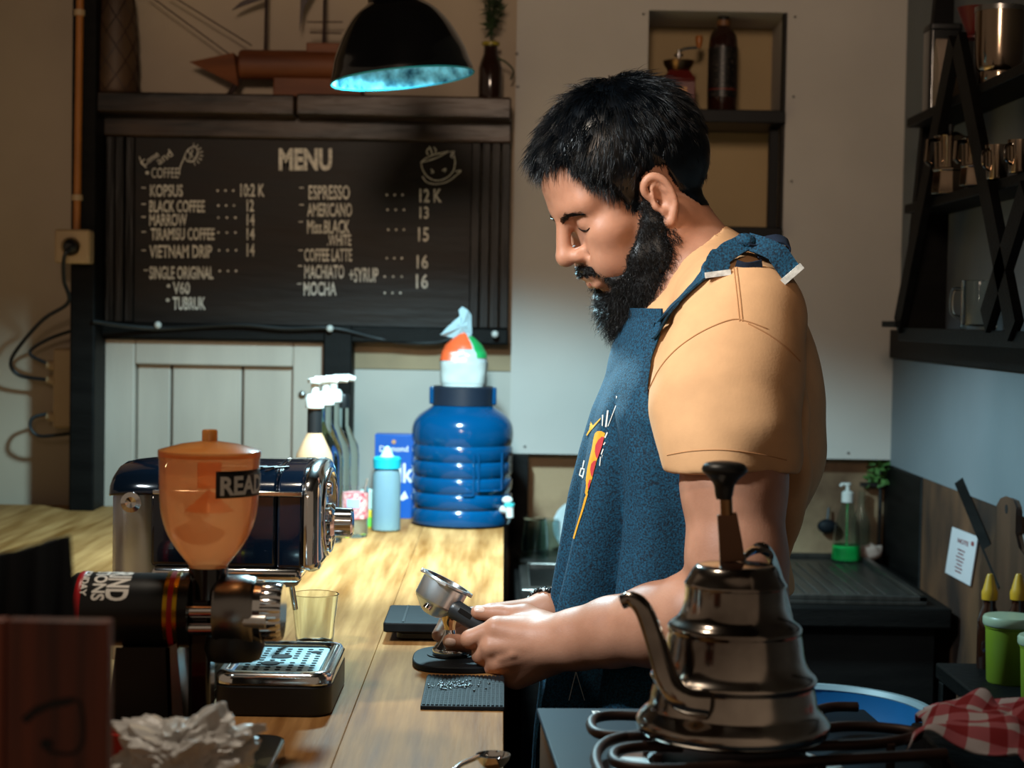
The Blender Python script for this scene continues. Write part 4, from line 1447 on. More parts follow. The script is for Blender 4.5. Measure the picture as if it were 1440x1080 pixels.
MB().tube([h0 + dv * f_ for f_ in (0, .03, .08, .5, .9, 1)], [.0095, .0115, .012, .0115, .0105, .006], 20).build('grip', mat('grey black grip', '26282a', .35, var=.1), t)
gi = frame(h0 + dv * .26 + Vector((.0, -.0112, .0045)), (0, -1, .4), dv)
MB().box((0, 0, 0), (.018, .006, .0016), gi).build('grip_inset', 'black_gloss', t, bevel=.0004)

# steel scoop at the lower edge of the picture
sp_ = on_z(693, 1082, CT)
t = thing('steel_scoop', 'small shiny steel scoop lying near the counter edge in front of the mats', 'scoop', (sp_.x, sp_.y, CT))
b = MB(); b.caps = ()
b.lathe([(0, .0015), (.010, .003), (.0155, .010), (.0165, .0145), (.0155, .0145), (.0145, .010), (.009, .0045), (0, .003)], 28)
b.build('bowl', 'chrome', t)
MB().tube([(-.014, -.004, .013), (-.03, -.03, .012), (-.045, -.06, .006)], .0025, 10).build('scoop_handle', 'chrome', t)

# ================================================================== wall niche with its black shelf unit
NY = 3.985
t = thing('niche_shelf', 'black two-tier shelf frame standing inside the wall niche', 'shelf', (at(1008, 400, NY).x, NY, nz0))
x0, x1, z0, z1 = rect(905, 158, 1107, 176, 3.93)
NSZ = z1
MB().span(max(x0, nx0 + .004), min(x1, nx1 - .004), 3.87, 4.09, z0, z1).build('shelf_board', 'dark_metal', t, bevel=.002, world=True)
x0b, x1b, z0b, z1b = rect(905, 320, 1104, 336, 3.93)
MB().span(max(x0b, nx0 + .004), min(x1b, nx1 - .004), 3.87, 4.09, z0b, z1b).build('shelf_board', 'dark_metal', t, bevel=.002, world=True)
lx0, lx1, _, _ = rect(1079, 170, 1092, 330, 3.97)
for a, b_ in ((lx0, lx1), (nx0 + .012, nx0 + .03)):
    MB().span(a, b_, 3.95, 3.97, nz0, z0).build('leg', 'dark_metal', t, bevel=.001, world=True)
M['edge'] = mat('dark raw niche edge', '1c1612', .7, var=.4)
# dark raw edge of the niche opening
MB().span(nx1 - .007, nx1 - .0005, 3.899, 3.93, nz0 + .001, nz1 - .001).build('trim_9', 'edge'); struct(bpy.data.objects['trim_9'])

MYY = 3.97
mk = MYY / F
t = thing('coffee_mill', 'red wooden hand coffee mill with a brass bowl and crank in the niche', 'coffee mill', (at(953, 150, MYY).x, MYY, NSZ))
mz = lambda py: at(953, py, MYY).z - NSZ
M['mill_red'] = mat('dark red varnished wood', '5e1a14', .3, var=.2, vscale=10)
M['brass'] = mat('aged brass', '8c6a48', .3, 1., var=.12)
MB().box((0, 0, mz(116) / 2), (44 * mk, 44 * mk, mz(116))).box((0, 0, .005), (52 * mk, 52 * mk, .01)).build('mill_box', 'mill_red', t, bevel=.002)
MB().lathe([(24 * mk, 0), (25 * mk, .004), (16 * mk, .02), (0, .021)], 4, T(0, 0, mz(116)) @ rotm(0, 0, math.pi / 4) @ Matrix.Scale(1.25, 4)).build('mill_roof', 'mill_red', t, bevel=.001, sharp=20)
MB().box((0, -22.5 * mk, mz(132)), (20 * mk, .002, 14 * mk)).build('mill_drawer', 'brass', t, bevel=.0005)
b = MB(); b.caps = ()
b.lathe([(10 * mk, mz(106)), (15 * mk, mz(100)), (20 * mk, mz(92)), (22 * mk, mz(86)), (21 * mk, mz(86)), (18 * mk, mz(92)), (0, mz(97))], 36).build('mill_bowl', 'brass', t)
cr = MB()
cr.tube([(0, 0, mz(98)), (0, 0, mz(70))], .0035, 10)
cr.tube([(0, 0, mz(72)), (9 * mk, 0, mz(68)), (28 * mk, 0, mz(66))], .0028, 8)
cr.lathe([(0, 0), (6 * mk, .001), (6 * mk, .006), (0, .008)], 14, T(0, 0, mz(80)))
cro = cr.build('crank', 'dark_steel', t)
MB().lathe([(3 * mk, mz(67)), (4 * mk, mz(63)), (5.5 * mk, mz(54)), (4.5 * mk, mz(50)), (0, mz(49))], 16, T(28 * mk, 0, 0)).build('crank_knob', mat('amber wood knob', '9a5a22', .35), cro)

bt_ = at(1015, 152, MYY)
t = thing('liquor_bottle', 'dark labelled bottle with a black pourer standing in the niche', 'bottle', (bt_.x, MYY, NSZ))
z_ = lambda py: at(1015, py, MYY).z - NSZ
M['cola'] = mat('dark amber glass', '2a120a', .1, var=.2, coat=.5, spec=.6)
MB().lathe([(0, 0), (19 * mk, 0), (20.5 * mk, .004), (20.5 * mk, z_(66))] + prof([(20.5 * mk, z_(64)), (18 * mk, z_(50)), (11 * mk, z_(40)), (8.5 * mk, z_(36))], 4) + [(8.5 * mk, z_(30)), (0, z_(30))], 36).build('bottle_body', 'cola', t)
b = MB(); b.caps = ()
b.lathe([(20.8 * mk, z_(138)), (20.8 * mk, z_(68))], 36).build('label', mat('dark bottle label', '0e0d0d', .4, var=.6, vscale=160, col2='5c5048', lo=.55, hi=.7, stretch=(1, 1, 2.5)), t)
b = MB(); b.caps = ()
b.lathe([(20.95 * mk, z_(128)), (20.95 * mk, z_(126.5))], 36).build('label_band', mat('red label line', '7a2a1c', .5), t)
MB().lathe([(9.4 * mk, z_(37)), (9.4 * mk, z_(29)), (0, z_(29))], 24).build('neck_ring', mat('tan neck ring', '6a4526', .5), t)
MB().lathe([(7 * mk, z_(30)), (8.5 * mk, z_(24)), (8.5 * mk, z_(2)), (6 * mk, z_(-4)), (4.5 * mk, z_(-22)), (0, z_(-22))], 20).build('pourer', 'black_plastic', t)

# ================================================================== black ladder shelf on the right wall
t = thing('ladder_shelf', 'black wooden wall shelf with slanting braces on the right wall', 'shelf', (.83, 3.1, 1.3))
YA, YB = 3.50, 2.15
shz = [CAMZ + (443 - 165) * 3.5 / F, CAMZ + (443 - 285) * 3.5 / F, CAMZ + (443 - 458) * 3.5 / F]
xo = .783
for z in shz:
    MB().span(xo, cx - .002, YB, YA, z - .009, z + .009).build('shelf_board', 'black_wood', t, bevel=.002, world=True)
tip_ = at(1240, 448, 3.56)
MB().span(tip_.x, cx - .1, YA - .06, YA + .06, shz[2] + .010, shz[2] + .022).build('bracket', 'black_wood', t, bevel=.001, world=True)
# tapered far side panel
P = [(xo, shz[2]), (cx - .002, shz[2]), (cx - .002, 2.15), (.846, 2.15)]
MB().add([(x, YA - .012, z) for x, z in P] + [(x, YA + .012, z) for x, z in P], [(0, 1, 2, 3), (7, 6, 5, 4)] + [(i, (i + 1) % 4, 4 + (i + 1) % 4, 4 + i) for i in range(4)]).build('side_panel', 'black_wood', t, bevel=.001, world=True)
def brace(a, b_, w=.02):
    a, b_ = Vector(a), Vector(b_)
    MB().ribbon([a, b_], (0, 1, 0), w, .014).build('brace', 'black_wood', t, world=True)
fx = lambda px, py, X=.776: on_x(px, py, X)
brace(fx(1265, 458), fx(1343, 60), .05)
brace(fx(1428, 466), fx(1349, 60), .05)
brace(fx(1388, 452), fx(1445, 270), .05)
MB().span(xo - .006, xo + .012, YB, YA, shz[2] - .016, shz[2] + .010).build('front_lip', 'black_wood', t, bevel=.001, world=True)

M['steel_warm'] = mat('polished steel pot', '8e7c6a', .16, 1., var=.12, stretch=(3, 3, .4), rvar=.05)
def standing(px, py_base, Y):
    return at(px, py_base, Y)
def moka(name, label, px, Y, shelf, rpx, hpx):
    k_ = Y / F
    X = at(px, 300, Y).x
    t_ = thing(name, label, 'moka pot', (X, Y, shz[shelf] + .009), group='steel moka pots on the middle shelf')
    h = hpx * k_
    r = rpx * k_
    MB().lathe([(0, 0), (r, 0), (r * 1.02, .003), (r * .9, h * .36), (r * .96, h * .38), (r * .96, h * .41)], 8, None).build('boiler', 'steel_warm', t_, bevel=.001, sharp=20)
    MB().lathe([(r * .8, h * .41), (r * .82, h * .43), (r * .9, h * .9), (r * .93, h * .92), (r * .5, h * .98), (0, h)], 28).build('upper_pot', 'steel_warm', t_)
    MB().lathe([(0, h), (.006, h), (.008, h + .012), (0, h + .015)], 14).build('lid_knob', 'black_plastic', t_)
    MB().tube([(0, -r * .85, h * .85), (0, -r * 1.7, h * .82), (0, -r * 1.8, h * .5), (0, -r * 1.5, h * .45)], .0045, 8, rotm(0, 0, math.radians(-60))).build('pot_handle', 'steel_warm', t_)
moka('moka_pot', 'tall steel moka pot at the far end of the middle black shelf', 1333, 3.2, 1, 24, 88)
moka('moka_pot', 'smaller steel moka pot beside the tall one, behind the slanting brace', 1368, 3.0, 1, 20, 72)
def cup(name, label, px, Y, shelf, rpx, hpx, mm, grp, handle=True):
    k_ = Y / F
    X = min(at(px, 240, Y).x, .83)
    t_ = thing(name, label, 'cup', (X, Y, shz[shelf] + .009), group=grp)
    r, h = rpx * k_, hpx * k_
    b_ = MB(); b_.caps = ()
    b_.lathe([(0, 0), (r * .8, 0), (r * .85, .002), (r, h), (r - .0015, h), (r * .8, .004), (0, .004)], 32).build('cup_body', mm, t_)
    if handle:
        MB().tube(spline([(0, -r * .93, h * .85), (0, -r * 1.55, h * .75), (0, -r * 1.55, h * .4), (0, -r * .88, h * .25)], 5), .0028, 8, rotm(0, 0, math.radians(-60))).build('cup_handle', mm, t_)
cup('steel_mug', 'steel mug next to the small moka pot on the middle shelf', 1402, 2.85, 1, 17, 48, 'steel_warm', 'steel mugs on the middle shelf')
cup('steel_mug', 'steel mug nearest the picture edge on the middle shelf', 1433, 2.72, 1, 17, 46, 'steel_warm', 'steel mugs on the middle shelf')
# glass mug on the lowest shelf
MX, MYg = at(1345, 430, 3.05).x, 3.05
t = thing('glass_mug', 'clear glass mug on the lowest board of the black shelf', 'mug', (.815, MYg, shz[2] + .009))
b = MB(); b.caps = ()
b.lathe([(0, 0), (.029, 0), (.031, .003), (.031, .084), (.0292, .085), (.0285, .082), (.0285, .01), (0, .008)], 36).build('mug_body', 'glass', t)
MB().tube(spline([(-.030, 0, .07), (-.046, 0, .066), (-.047, 0, .03), (-.030, 0, .02)], 6), .0035, 10).build('mug_handle', 'glass', t)
# steel canister, paper bag, red and black objects on the top shelf
t = thing('steel_canister', 'polished steel canister on the top board of the black shelf', 'canister', (.818, 2.98, shz[0] + .009))
k_ = 2.98 / F
MB().lathe([(0, 0), (27 * k_, 0), (28 * k_, .003), (27 * k_, .02), (30 * k_, .024), (31 * k_, .03), (33 * k_, .05), (34 * k_, .12), (0, .122)], 40).build('canister_body', 'steel_warm', t)
MB().lathe([(35 * k_, .12), (35 * k_, .128), (0, .135)], 40).build('canister_lid', 'dark_steel', t)
M['kraft'] = mat('pale paper bag', '8a7a6c', .75, var=.15, vscale=20)
t = thing('paper_bag', 'pale paper coffee bag with a folded top on the top board of the black shelf', 'bag', (.824, 3.3, shz[0] + .009))
bg_ = MB()
w_, d_, h_ = .033, .024, .125
vs = [(-w_, -d_, 0), (w_, -d_, 0), (w_, d_, 0), (-w_, d_, 0), (-w_ * 1.05, -d_ * 1.1, h_ * .6), (w_ * 1.05, -d_ * 1.1, h_ * .6), (w_ * 1.05, d_ * 1.1, h_ * .6), (-w_ * 1.05, d_ * 1.1, h_ * .6), (-w_ * 1.1, -.003, h_), (w_ * 1.1, -.003, h_), (w_ * 1.1, .003, h_), (-w_ * 1.1, .003, h_)]
fs = [(3, 2, 1, 0)] + [(i, (i + 1) % 4, 4 + (i + 1) % 4, 4 + i) for i in range(4)] + [(4 + i, 4 + (i + 1) % 4, 8 + (i + 1) % 4, 8 + i) for i in range(4)] + [(8, 9, 10, 11)]
bg_.add(vs, fs).build('bag_body', 'kraft', t, bevel=.002)
MB().box((0, -.0225, .035), (.036, .001, .03), rotm(-.05, 0, 0)).build('bag_label', mat('reddish label', '7a3a30', .6, var=.2), t)
t = thing('dark_tin', 'black tin standing behind the paper bag on the top board', 'tin', (.832, 3.43, shz[0] + .009))
MB().rbox((0, 0, .08), (.06, .06, .16), .006).build('tin_body', 'black_gloss', t, bevel=.002)
MB().rbox((0, 0, .165), (.062, .062, .012), .006).build('tin_lid', 'black_plastic', t, bevel=.002)
t = thing('red_dripper', 'dark red dripper cup on the top board between bag and steel canister', 'dripper', (.828, 3.17, shz[0] + .009))
MB().lathe([(0, 0), (.02, 0), (.022, .03), (.012, .05), (.013, .09), (.014, .1), (0, .1)], 28).build('stand', 'black_plastic', t)
b = MB(); b.caps = ()
b.lathe([(.012, .1), (.03, .104), (.03, .108), (.016, .112), (.034, .16), (.032, .16), (0, .11)], 32).build('dripper_cone', mat('dark red plastic', '5a1210', .35, var=.1), t)

# ================================================================== things around the sink
SB = ST - .003
t = thing('soap_bottle', 'clear pump bottle with green soap in the bottom on the sink drainer', 'soap bottle', (at(1190, 780, 3.84).x, 3.84, SB))
k_ = 3.84 / F
z_ = lambda py: at(1190, py, 3.84).z - SB
b = MB(); b.caps = ()
b.lathe([(0, 0), (19 * k_, 0), (21 * k_, .003), (20 * k_, .03), (17 * k_, z_(740)), (9 * k_, z_(712)), (8 * k_, z_(704)), (7 * k_, z_(704)), (16 * k_, z_(740)), (19 * k_, .03), (19.5 * k_, .005), (0, .004)], 32).build('bottle_body', mat('thin clear plastic', 'e6efec', .05, trans=1., var=.02, ior=1.12), t)
MB().lathe([(0, .003), (20 * k_, .004), (20 * k_, z_(766)), (0, z_(766))], 32).build('green_soap', mat('green soap', '0d8a3e', .2, var=.1, spec=.5), t)
MB().tube([(0, 0, .01), (0, 0, z_(700))], .0022, 8).build('dip_tube', mat('green tube', '2f9a5a', .3), t)
pm = MB()
pm.lathe([(8.5 * k_, z_(706)), (8.5 * k_, z_(693)), (5 * k_, z_(690)), (3 * k_, z_(690)), (3 * k_, z_(683)), (5 * k_, z_(682)), (5 * k_, z_(679)), (0, z_(679))], 20)
pm.tube([(0, 0, z_(681)), (-.013, 0, z_(681)), (-.016, 0, z_(684))], .0035, 8)
pm.build('soap_pump', 'white_plastic', t)
t = thing('sprig_stand', 'thin dark stand holding a green sprig in the corner behind the sink', 'plant', (at(1236, 772, 3.928).x, 3.928, ST - .012))
z_ = lambda py: at(1234, py, 3.9).z - (ST - .012)
k_ = 3.9 / F
MB().tube([(0, 0, 0), (0, 0, z_(660))], .0045, 8).lathe([(0, 0), (.014, 0), (.014, .006), (0, .007)], 20).box((-.018, 0, z_(683)), (34 * k_, .02, .008)).build('stand', 'black_plastic', t)
lf = MB()
for i in range(70):
    p = Vector((rng.normal(.0, .014), rng.normal(-.004, .01), rng.uniform(z_(684), z_(645))))
    d = Vector(rng.normal(0, 1, 3)).normalized()
    w = d.orthogonal().normalized() * .007
    lf.add([p, p + d * .012 + w, p + d * .026, p + d * .012 - w], [(0, 1, 2, 3)])
lf.build('leaves', 'leaf', t)
bx_ = at(1216, 770, 3.90)
t = thing('vase_bottle', 'slim clear glass bottle standing behind the green soap bottle', 'bottle', (bx_.x - .004, 3.926, ST - .012))
z_ = lambda py: at(1216, py, 3.9).z - (ST - .012)
b = MB(); b.caps = ()
b.lathe([(0, 0), (12 * k_, 0), (12.5 * k_, z_(735)), (5 * k_, z_(715)), (5 * k_, z_(692)), (4.2 * k_, z_(692)), (4.2 * k_, z_(715)), (11.5 * k_, z_(735)), (11 * k_, .004), (0, .004)], 28).build('bottle_body', 'glass', t)
w = MB()
w.ball((0, 0, .02), (.028, .018, .018), nu=24, nv=14)
w.v = [tuple(Vector(p) * (1 + .25 * noise.noise(Vector(p) * 90))) for p in w.v]
o = w.build('crumpled_cloth', mat('pinkish scrap', '9c8478', .8, var=.15), None, sharp=0)
o.location = (at(1224, 764, 3.86).x, 3.86, ST - .006)
tag(o, 'small crumpled pinkish rag beside the soap bottle', 'rag')
# dark blotch: black scrubber hanging on the lower wall
t = thing('scrub_brush', 'dark scrubbing brush hung on the stained wall left of the soap bottle', 'brush', at(1163, 740, 3.93))
MB().ball((0, 0, 0), (.022, .012, .016), nu=16, nv=10).build('bristles', 'black_rubber', t)
MB().tube([(0, 0, .01), (.004, .006, .04)], .003, 8).build('handle', 'black_plastic', t)
# drying glasses and a plate left of the man
for i, (px, Y, r_, h_, lab) in enumerate(((752, 3.80, .03, .085, 'clear glass jar upside down at the left end of the draining ledge'), (772, 3.84, .026, .078, 'clear drinking glass upside down behind the left jar on the draining ledge'))):
    p = at(px, 770, Y)
    o = MB(); o.caps = ()
    o.lathe([(r_, 0), (r_ * .98, h_ * .3), (r_ * .8, h_), (0, h_), (0, h_ - .003), (r_ * .77, h_ - .004), (r_ * .95, h_ * .3), (r_ - .0018, 0), (r_, 0)], 32)
    ob = o.build('drying_glass', 'blue_glass')
    ob.location = (p.x, Y, ST)
    tag(ob, lab, 'glass', 'glasses drying behind the sink')
pp = at(812, 727, 3.88)
b = MB(); b.caps = ()
b.lathe([(0, .004), (.03, .004), (.044, .011), (.058, .015), (.058, .0165), (.043, .0135), (.03, .007), (0, .007)], 44)
o = b.build('plate', mat('pale glazed plate', 'b9c4c4', .3, var=.05))
o.location = (pp.x, 3.865, ST + .056)
o.rotation_euler = (math.radians(74), 0, math.radians(10))
tag(o, 'pale plate leaning on edge against the stained wall behind the apron', 'plate')

# ================================================================== right wall: note, cutting board, narrow table
M['paper'] = mat('white paper', 'b4b2b4', .7, var=.04)
c4 = [on_x(x, y, .853) for x, y in ((1339, 741), (1375, 755), (1364, 824), (1329, 805))]
t = thing('paper_note', 'white paper note with reddish writing on the plywood wall', 'note', sum((Vector(c) for c in c4), Vector()) / 4)
MB().add([tuple(c) for c in c4] + [tuple(c + Vector((.002, 0, 0))) for c in c4], [(0, 1, 2, 3), (7, 6, 5, 4)] + [(i, (i + 1) % 4, 4 + (i + 1) % 4, 4 + i) for i in range(4)]).build('sheet', 'paper', t, world=True)
def nt_fn(u, v):
    a = c4[0] + (c4[1] - c4[0]) * u
    b_ = c4[3] + (c4[2] - c4[3]) * u
    return tuple(a + (b_ - a) * v + Vector((-.0006, 0, 0)))
lt = MB()
vs_, fs_, tw = text_geo('NOTE', .02)
lt.add([nt_fn(.3 + .42 * x / tw, .26 - .13 * y) for x, y in vs_], fs_)
for j in range(7):
    w_ = [.3, .22, .34, .28, .2, .3, .24][j]
    v0 = .38 + .075 * j
    n_ = 7
    for q in range(n_):
        a0, a1 = .5 - w_ / 2 + w_ * q / n_, .5 - w_ / 2 + w_ * (q + .7) / n_
        lt.add([nt_fn(a0, v0), nt_fn(a1, v0), nt_fn(a1, v0 + .03), nt_fn(a0, v0 + .03)], [(0, 1, 2, 3)])
vs_ = [nt_fn(.86 + .06 * math.cos(a), .17 + .05 * math.sin(a)) for a in [6.283 * i / 12 for i in range(12)]]
lt.add(vs_, [tuple(range(12))])
lt.build('writing', mat('reddish ink', '7a3c3c', .7), t, world=True)

M['board_wood'] = mat('dark wooden board', '3a2418', .45, var=.3, vscale=6, stretch=(1, 3, .4), col2='4e3222')
out = [(1402, 712), (1407, 703), (1415, 700), (1424, 704), (1428, 714), (1427, 750), (1432, 772), (1446, 792), (1462, 815), (1466, 880), (1466, 930), (1376, 930), (1378, 800), (1384, 775), (1394, 768), (1400, 755)]
pts = [on_x(x, y, .845) for x, y in out]
n_ = len(pts)
t = thing('cutting_board', 'dark wooden paddle cutting board leaning upright on the right wall', 'cutting board', (.845, 2.9, .79))
MB().add([tuple(p) for p in pts] + [tuple(p + Vector((.014, 0, 0))) for p in pts], [tuple(range(n_)), tuple(range(2 * n_ - 1, n_ - 1, -1))] + [(i, (i + 1) % n_, n_ + (i + 1) % n_, n_ + i) for i in range(n_)]).build('board', 'board_wood', t, bevel=.003, world=True)
hc = on_x(1415, 716, .8445)
MB().tube([hc, hc + Vector((.003, 0, 0))], .008, 16).build('hanging_hole', 'hole', t, world=True)

TZ = .78
t = thing('side_table', 'narrow black side table against the right wall holding green tubs', 'table', (.79, 2.3, 0))
MB().span(.712, .866, 1.75, 2.87, TZ - .025, TZ).build('table_top', 'black_wood', t, bevel=.003, world=True)
for x in (.725, .85):
    for y in (1.78, 2.84):
        MB().span(x - .012, x + .012, y - .012, y + .012, 0, TZ - .026).build('leg', 'black_wood', t, bevel=.002, world=True)
M['green_tub'] = mat('lime green plastic', '6c7c1c', .4, var=.05)
M['tub_lid'] = mat('pale green lid', '8c937a', .4, var=.05)
for px, Y, lab in ((1420, 2.72, 'lime green plastic tub with a pale lid, fully in view on the side table'), (1470, 2.58, 'lime green plastic tub with a pale lid cut by the right picture edge')):
    t = thing('green_tub', lab, 'tub', (at(px, 900, Y).x, Y, TZ), group='green tubs on the side table')
    k_ = Y / F
    MB().lathe([(0, 0), (29 * k_, 0), (31 * k_, .003), (34 * k_, 78 * k_), (35.5 * k_, 79 * k_), (35.5 * k_, 84 * k_), (0, 84 * k_)], 40).build('tub_body', 'green_tub', t)
    MB().lathe([(37 * k_, 82 * k_), (38 * k_, 84 * k_), (38 * k_, 92 * k_), (36 * k_, 95 * k_), (0, 96 * k_)], 40).build('tub_lid', 'tub_lid', t)
for px, Y, lab in ((1390, 2.83, 'brown sauce bottle with a yellow nozzle behind the green tub, the left one'), (1430, 2.80, 'brown sauce bottle with a yellow nozzle at the right picture edge')):
    t = thing('sauce_bottle', lab, 'sauce bottle', (at(px, 900, Y).x, Y, TZ), group='yellow topped sauce bottles')
    k_ = Y / F
    z_ = lambda py: at(px, py, Y).z - TZ
    MB().lathe([(0, 0), (15 * k_, 0), (16 * k_, .003), (16 * k_, z_(870)), (9 * k_, z_(852)), (9 * k_, z_(842)), (0, z_(842))], 28).build('bottle_body', 'cola', t)
    MB().lathe([(11 * k_, z_(843)), (11.5 * k_, z_(833)), (9.5 * k_, z_(828)), (5 * k_, z_(810)), (3.5 * k_, z_(807)), (0, z_(807))], 24).build('yellow_nozzle', mat('yellow plastic cap', 'b8861a', .4, var=.06), t)

# ================================================================== stove, kettle
SZ = CAMZ - .40
sx = at(760, 997, 1.80)
t = thing('gas_stove', 'dark table-top gas stove with brown iron pan supports in front of the man', 'stove', (.04, 1.80, SZ), rz=math.radians(3.2))
M['stove_top'] = mat('dark slate enamel stove top', '0e202c', .5, 0., spec=.1, var=.2, vscale=6, rvar=.08)
M['stove_side'] = mat('brown stained stove side', '7a6552', .45, .5, var=.2, vscale=6)
M['iron'] = mat('rusty brown iron', '33211a', .5, .5, var=.3, vscale=30)
MB().span(.004, .336, -.44, -.004, -.11, -.006).build('stove_body', 'stove_side', t, bevel=.003)
MB().span(0, .340, -.444, 0, -.0055, 0).build('top_plate', 'stove_top', t, bevel=.002)
lt = MB()
bl = lambda u, v: (.055 + u, -.03 + v, .0006)
text_on(lt, 'Rinn', bl, .036, .014, bold=.02)
lt.build('maker_lettering', 'print_white', t)
def sw(px, py, Z):
    return on_z(px, py, Z)
gz = SZ + .028
kc = at(1030, 1015, 1.55)
KX = kc.x
KB = CAMZ - (1030 - 443) * 1.55 / F
gz = KB - .0075
def rod(pts, nm='pan_support', closed=False, r=.0048):
    P = spline([sw(x, y, gz) for x, y in pts], 8)
    MB().tube(P, r, 10).build(nm, 'iron', t, world=True)
rod([(925, 1008), (860, 1006), (833, 1013), (838, 1030), (880, 1036), (935, 1034)])
rod([(960, 1050), (900, 1050), (865, 1058), (870, 1074), (930, 1082), (1050, 1076), (1330, 1060)])
rod([(930, 1030), (870, 1038), (845, 1050), (838, 1070), (850, 1100)])
rod([(1100, 1018), (1160, 996), (1206, 994)])
rod([(1080, 1040), (1180, 1022), (1260, 1025), (1290, 1034), (1230, 1046), (1100, 1050)])
for dx, dy in ((-.07, -.05), (.07, -.05), (-.07, .05), (.07, .05), (.14, 0)):
    MB().tube([(KX + dx, 1.55 + dy, SZ), (KX + dx, 1.55 + dy, gz)], .0042, 8).build('support_leg', 'iron', t, world=True)
MB().lathe([(0, 0), (.072, 0), (.074, .012), (.060, .018), (0, .018)], 40, T(KX, 1.55, SZ)).build('burner', 'dark_metal', t, world=True)
b = MB(); b.caps = ()
MB().lathe([(.078, .0), (.100, .0), (.103, .003), (.08, .002)], 40, T(KX, 1.55, SZ)).build('drip_ring', 'steel', t, world=True)
# support under the stove
t = thing('stove_stand', 'black stand carrying the gas stove at the right front', 'stand', (.36, 1.56, 0))
MB().span(.075, .66, 1.36, 1.77, SZ - .155, SZ - .112).build('stand_top', 'black_wood', t, bevel=.003, world=True)
MB().span(.412, .66, 1.42, 1.755, SZ - .111, SZ + .002).build('raised_shelf', 'black_wood', t, bevel=.003, world=True)
for x in (.09, .63):
    for y in (1.375, 1.74):
        MB().span(x - .015, x + .015, y - .012, y + .012, 0, SZ - .156).build('leg', 'black_wood', t, bevel=.002, world=True)

M['kettle'] = mat('sooty polished kettle steel', '7e7168', .17, 1., var=.45, vscale=7, rvar=.15, col2='c8beb4', detail=5)
KY = 1.55
kk = KY / F
t = thing('kettle', 'stepped steel pour-over kettle with a gooseneck spout on the gas stove', 'kettle', (KX, KY, KB))
kz = lambda py: (1030 - py) * kk
kp = [(0, 0), (124, 1030), (134, 1025), (137, 1017), (136, 1009), (128, 999), (120, 990), (117, 975), (114, 962), (114, 956), (117, 952), (117, 947), (108, 938), (101, 925), (98, 912), (96, 898), (94, 886), (95, 881), (93, 875), (82, 866), (76, 856), (72, 842), (71, 826), (71, 820)]
MB().lathe(prof([(r * kk, max(kz(y), 0)) for r, y in kp[1:]], 3) + [(0, kz(820))], 72).build('kettle_body', 'kettle', t, sharp=0)
MB().lathe(prof([(72 * kk, kz(820)), (72.5 * kk, kz(817)), (70 * kk, kz(813))], 2) + prof([(66 * kk, kz(806)), (60 * kk, kz(796)), (52 * kk, kz(790)), (30 * kk, kz(787))], 4) + [(0, kz(786))], 60).build('lid', 'kettle', t, sharp=60)
def kp_(px, py, Y=KY):
    p = at(px, py, Y)
    return (p.x - KX, Y - KY, p.z - KB)
lst = MB()
lst.ribbon([kp_(1030, 790), kp_(1027, 760), kp_(1022, 722)], (1, 0, 0), [.022, .020, .017], .006)
lst.build('lid_strap', mat('copper brown strap', '6a4a36', .35, .6, var=.2), t, bevel=.001)
MB().tube([kp_(1022, 724), kp_(1021, 700)], .0055, 12).build('knob_stem', 'brass', t)
kb_ = at(1018, 702, KY)
kn_ = lambda py: (702 - py) * kk
MB().lathe(prof([(11 * kk, 0), (13 * kk, kn_(694)), (15 * kk, kn_(682)), (22 * kk, kn_(672)), (31 * kk, kn_(664)), (32 * kk, kn_(658)), (26 * kk, kn_(651)), (10 * kk, kn_(648)), (0, kn_(648))], 3), 36, T(kb_.x - KX, 0, kb_.z - KB)).build('lid_knob', 'black_plastic', t)
sp_path = spline([kp_(992, 990, KY - .062), kp_(962, 984, KY - .064), kp_(940, 958, KY - .055), kp_(922, 902, KY - .038), kp_(905, 858, KY - .028), kp_(889, 843, KY - .022), kp_(874, 847, KY - .02)], 7)
rs = list(np.interp(np.linspace(0, 1, len(sp_path)), [0, .15, .4, .75, 1], [.0135, .0115, .0095, .0075, .0062]))
MB().tube(sp_path, rs, 18).build('spout', 'kettle', t, sharp=60)
hp_ = spline([kp_(1040, 792, KY + .02), kp_(1056, 778, KY + .03), kp_(1078, 776, KY + .04), kp_(1092, 805, KY + .045), kp_(1104, 850, KY + .05), kp_(1112, 885, KY + .05)], 6)
MB().ribbon(hp_, (.3, 1, 0), .028, .004).build('handle', 'kettle', t)

# ================================================================== blue tub, checked cloth
M['blue_tub'] = mat('blue plastic tub', '084c78', .4, var=.08)
t = thing('blue_tub', 'round blue plastic tub with a pale rim behind the gas stove', 'tub', (.475, 2.63, 0))
b = MB(); b.caps = ()
R0 = .168
b.lathe([(0, 0), (R0 * .82, 0), (R0 * .85, .01), (R0, .75), (R0 * .975, .75), (R0 * .93, .70), (R0 * .88, .692), (0, .69)], 56).build('tub_wall', 'blue_tub', t)
b = MB(); b.caps = ()
b.lathe([(R0 * .97, .750), (R0 * 1.0, .757), (R0 * 1.05, .757), (R0 * 1.06, .747), (R0 * 1.05, .737), (R0 * 1.0, .735), (R0 * .97, .750)], 56).build('tub_rim', mat('pale grey rim', '727c80', .45), t)

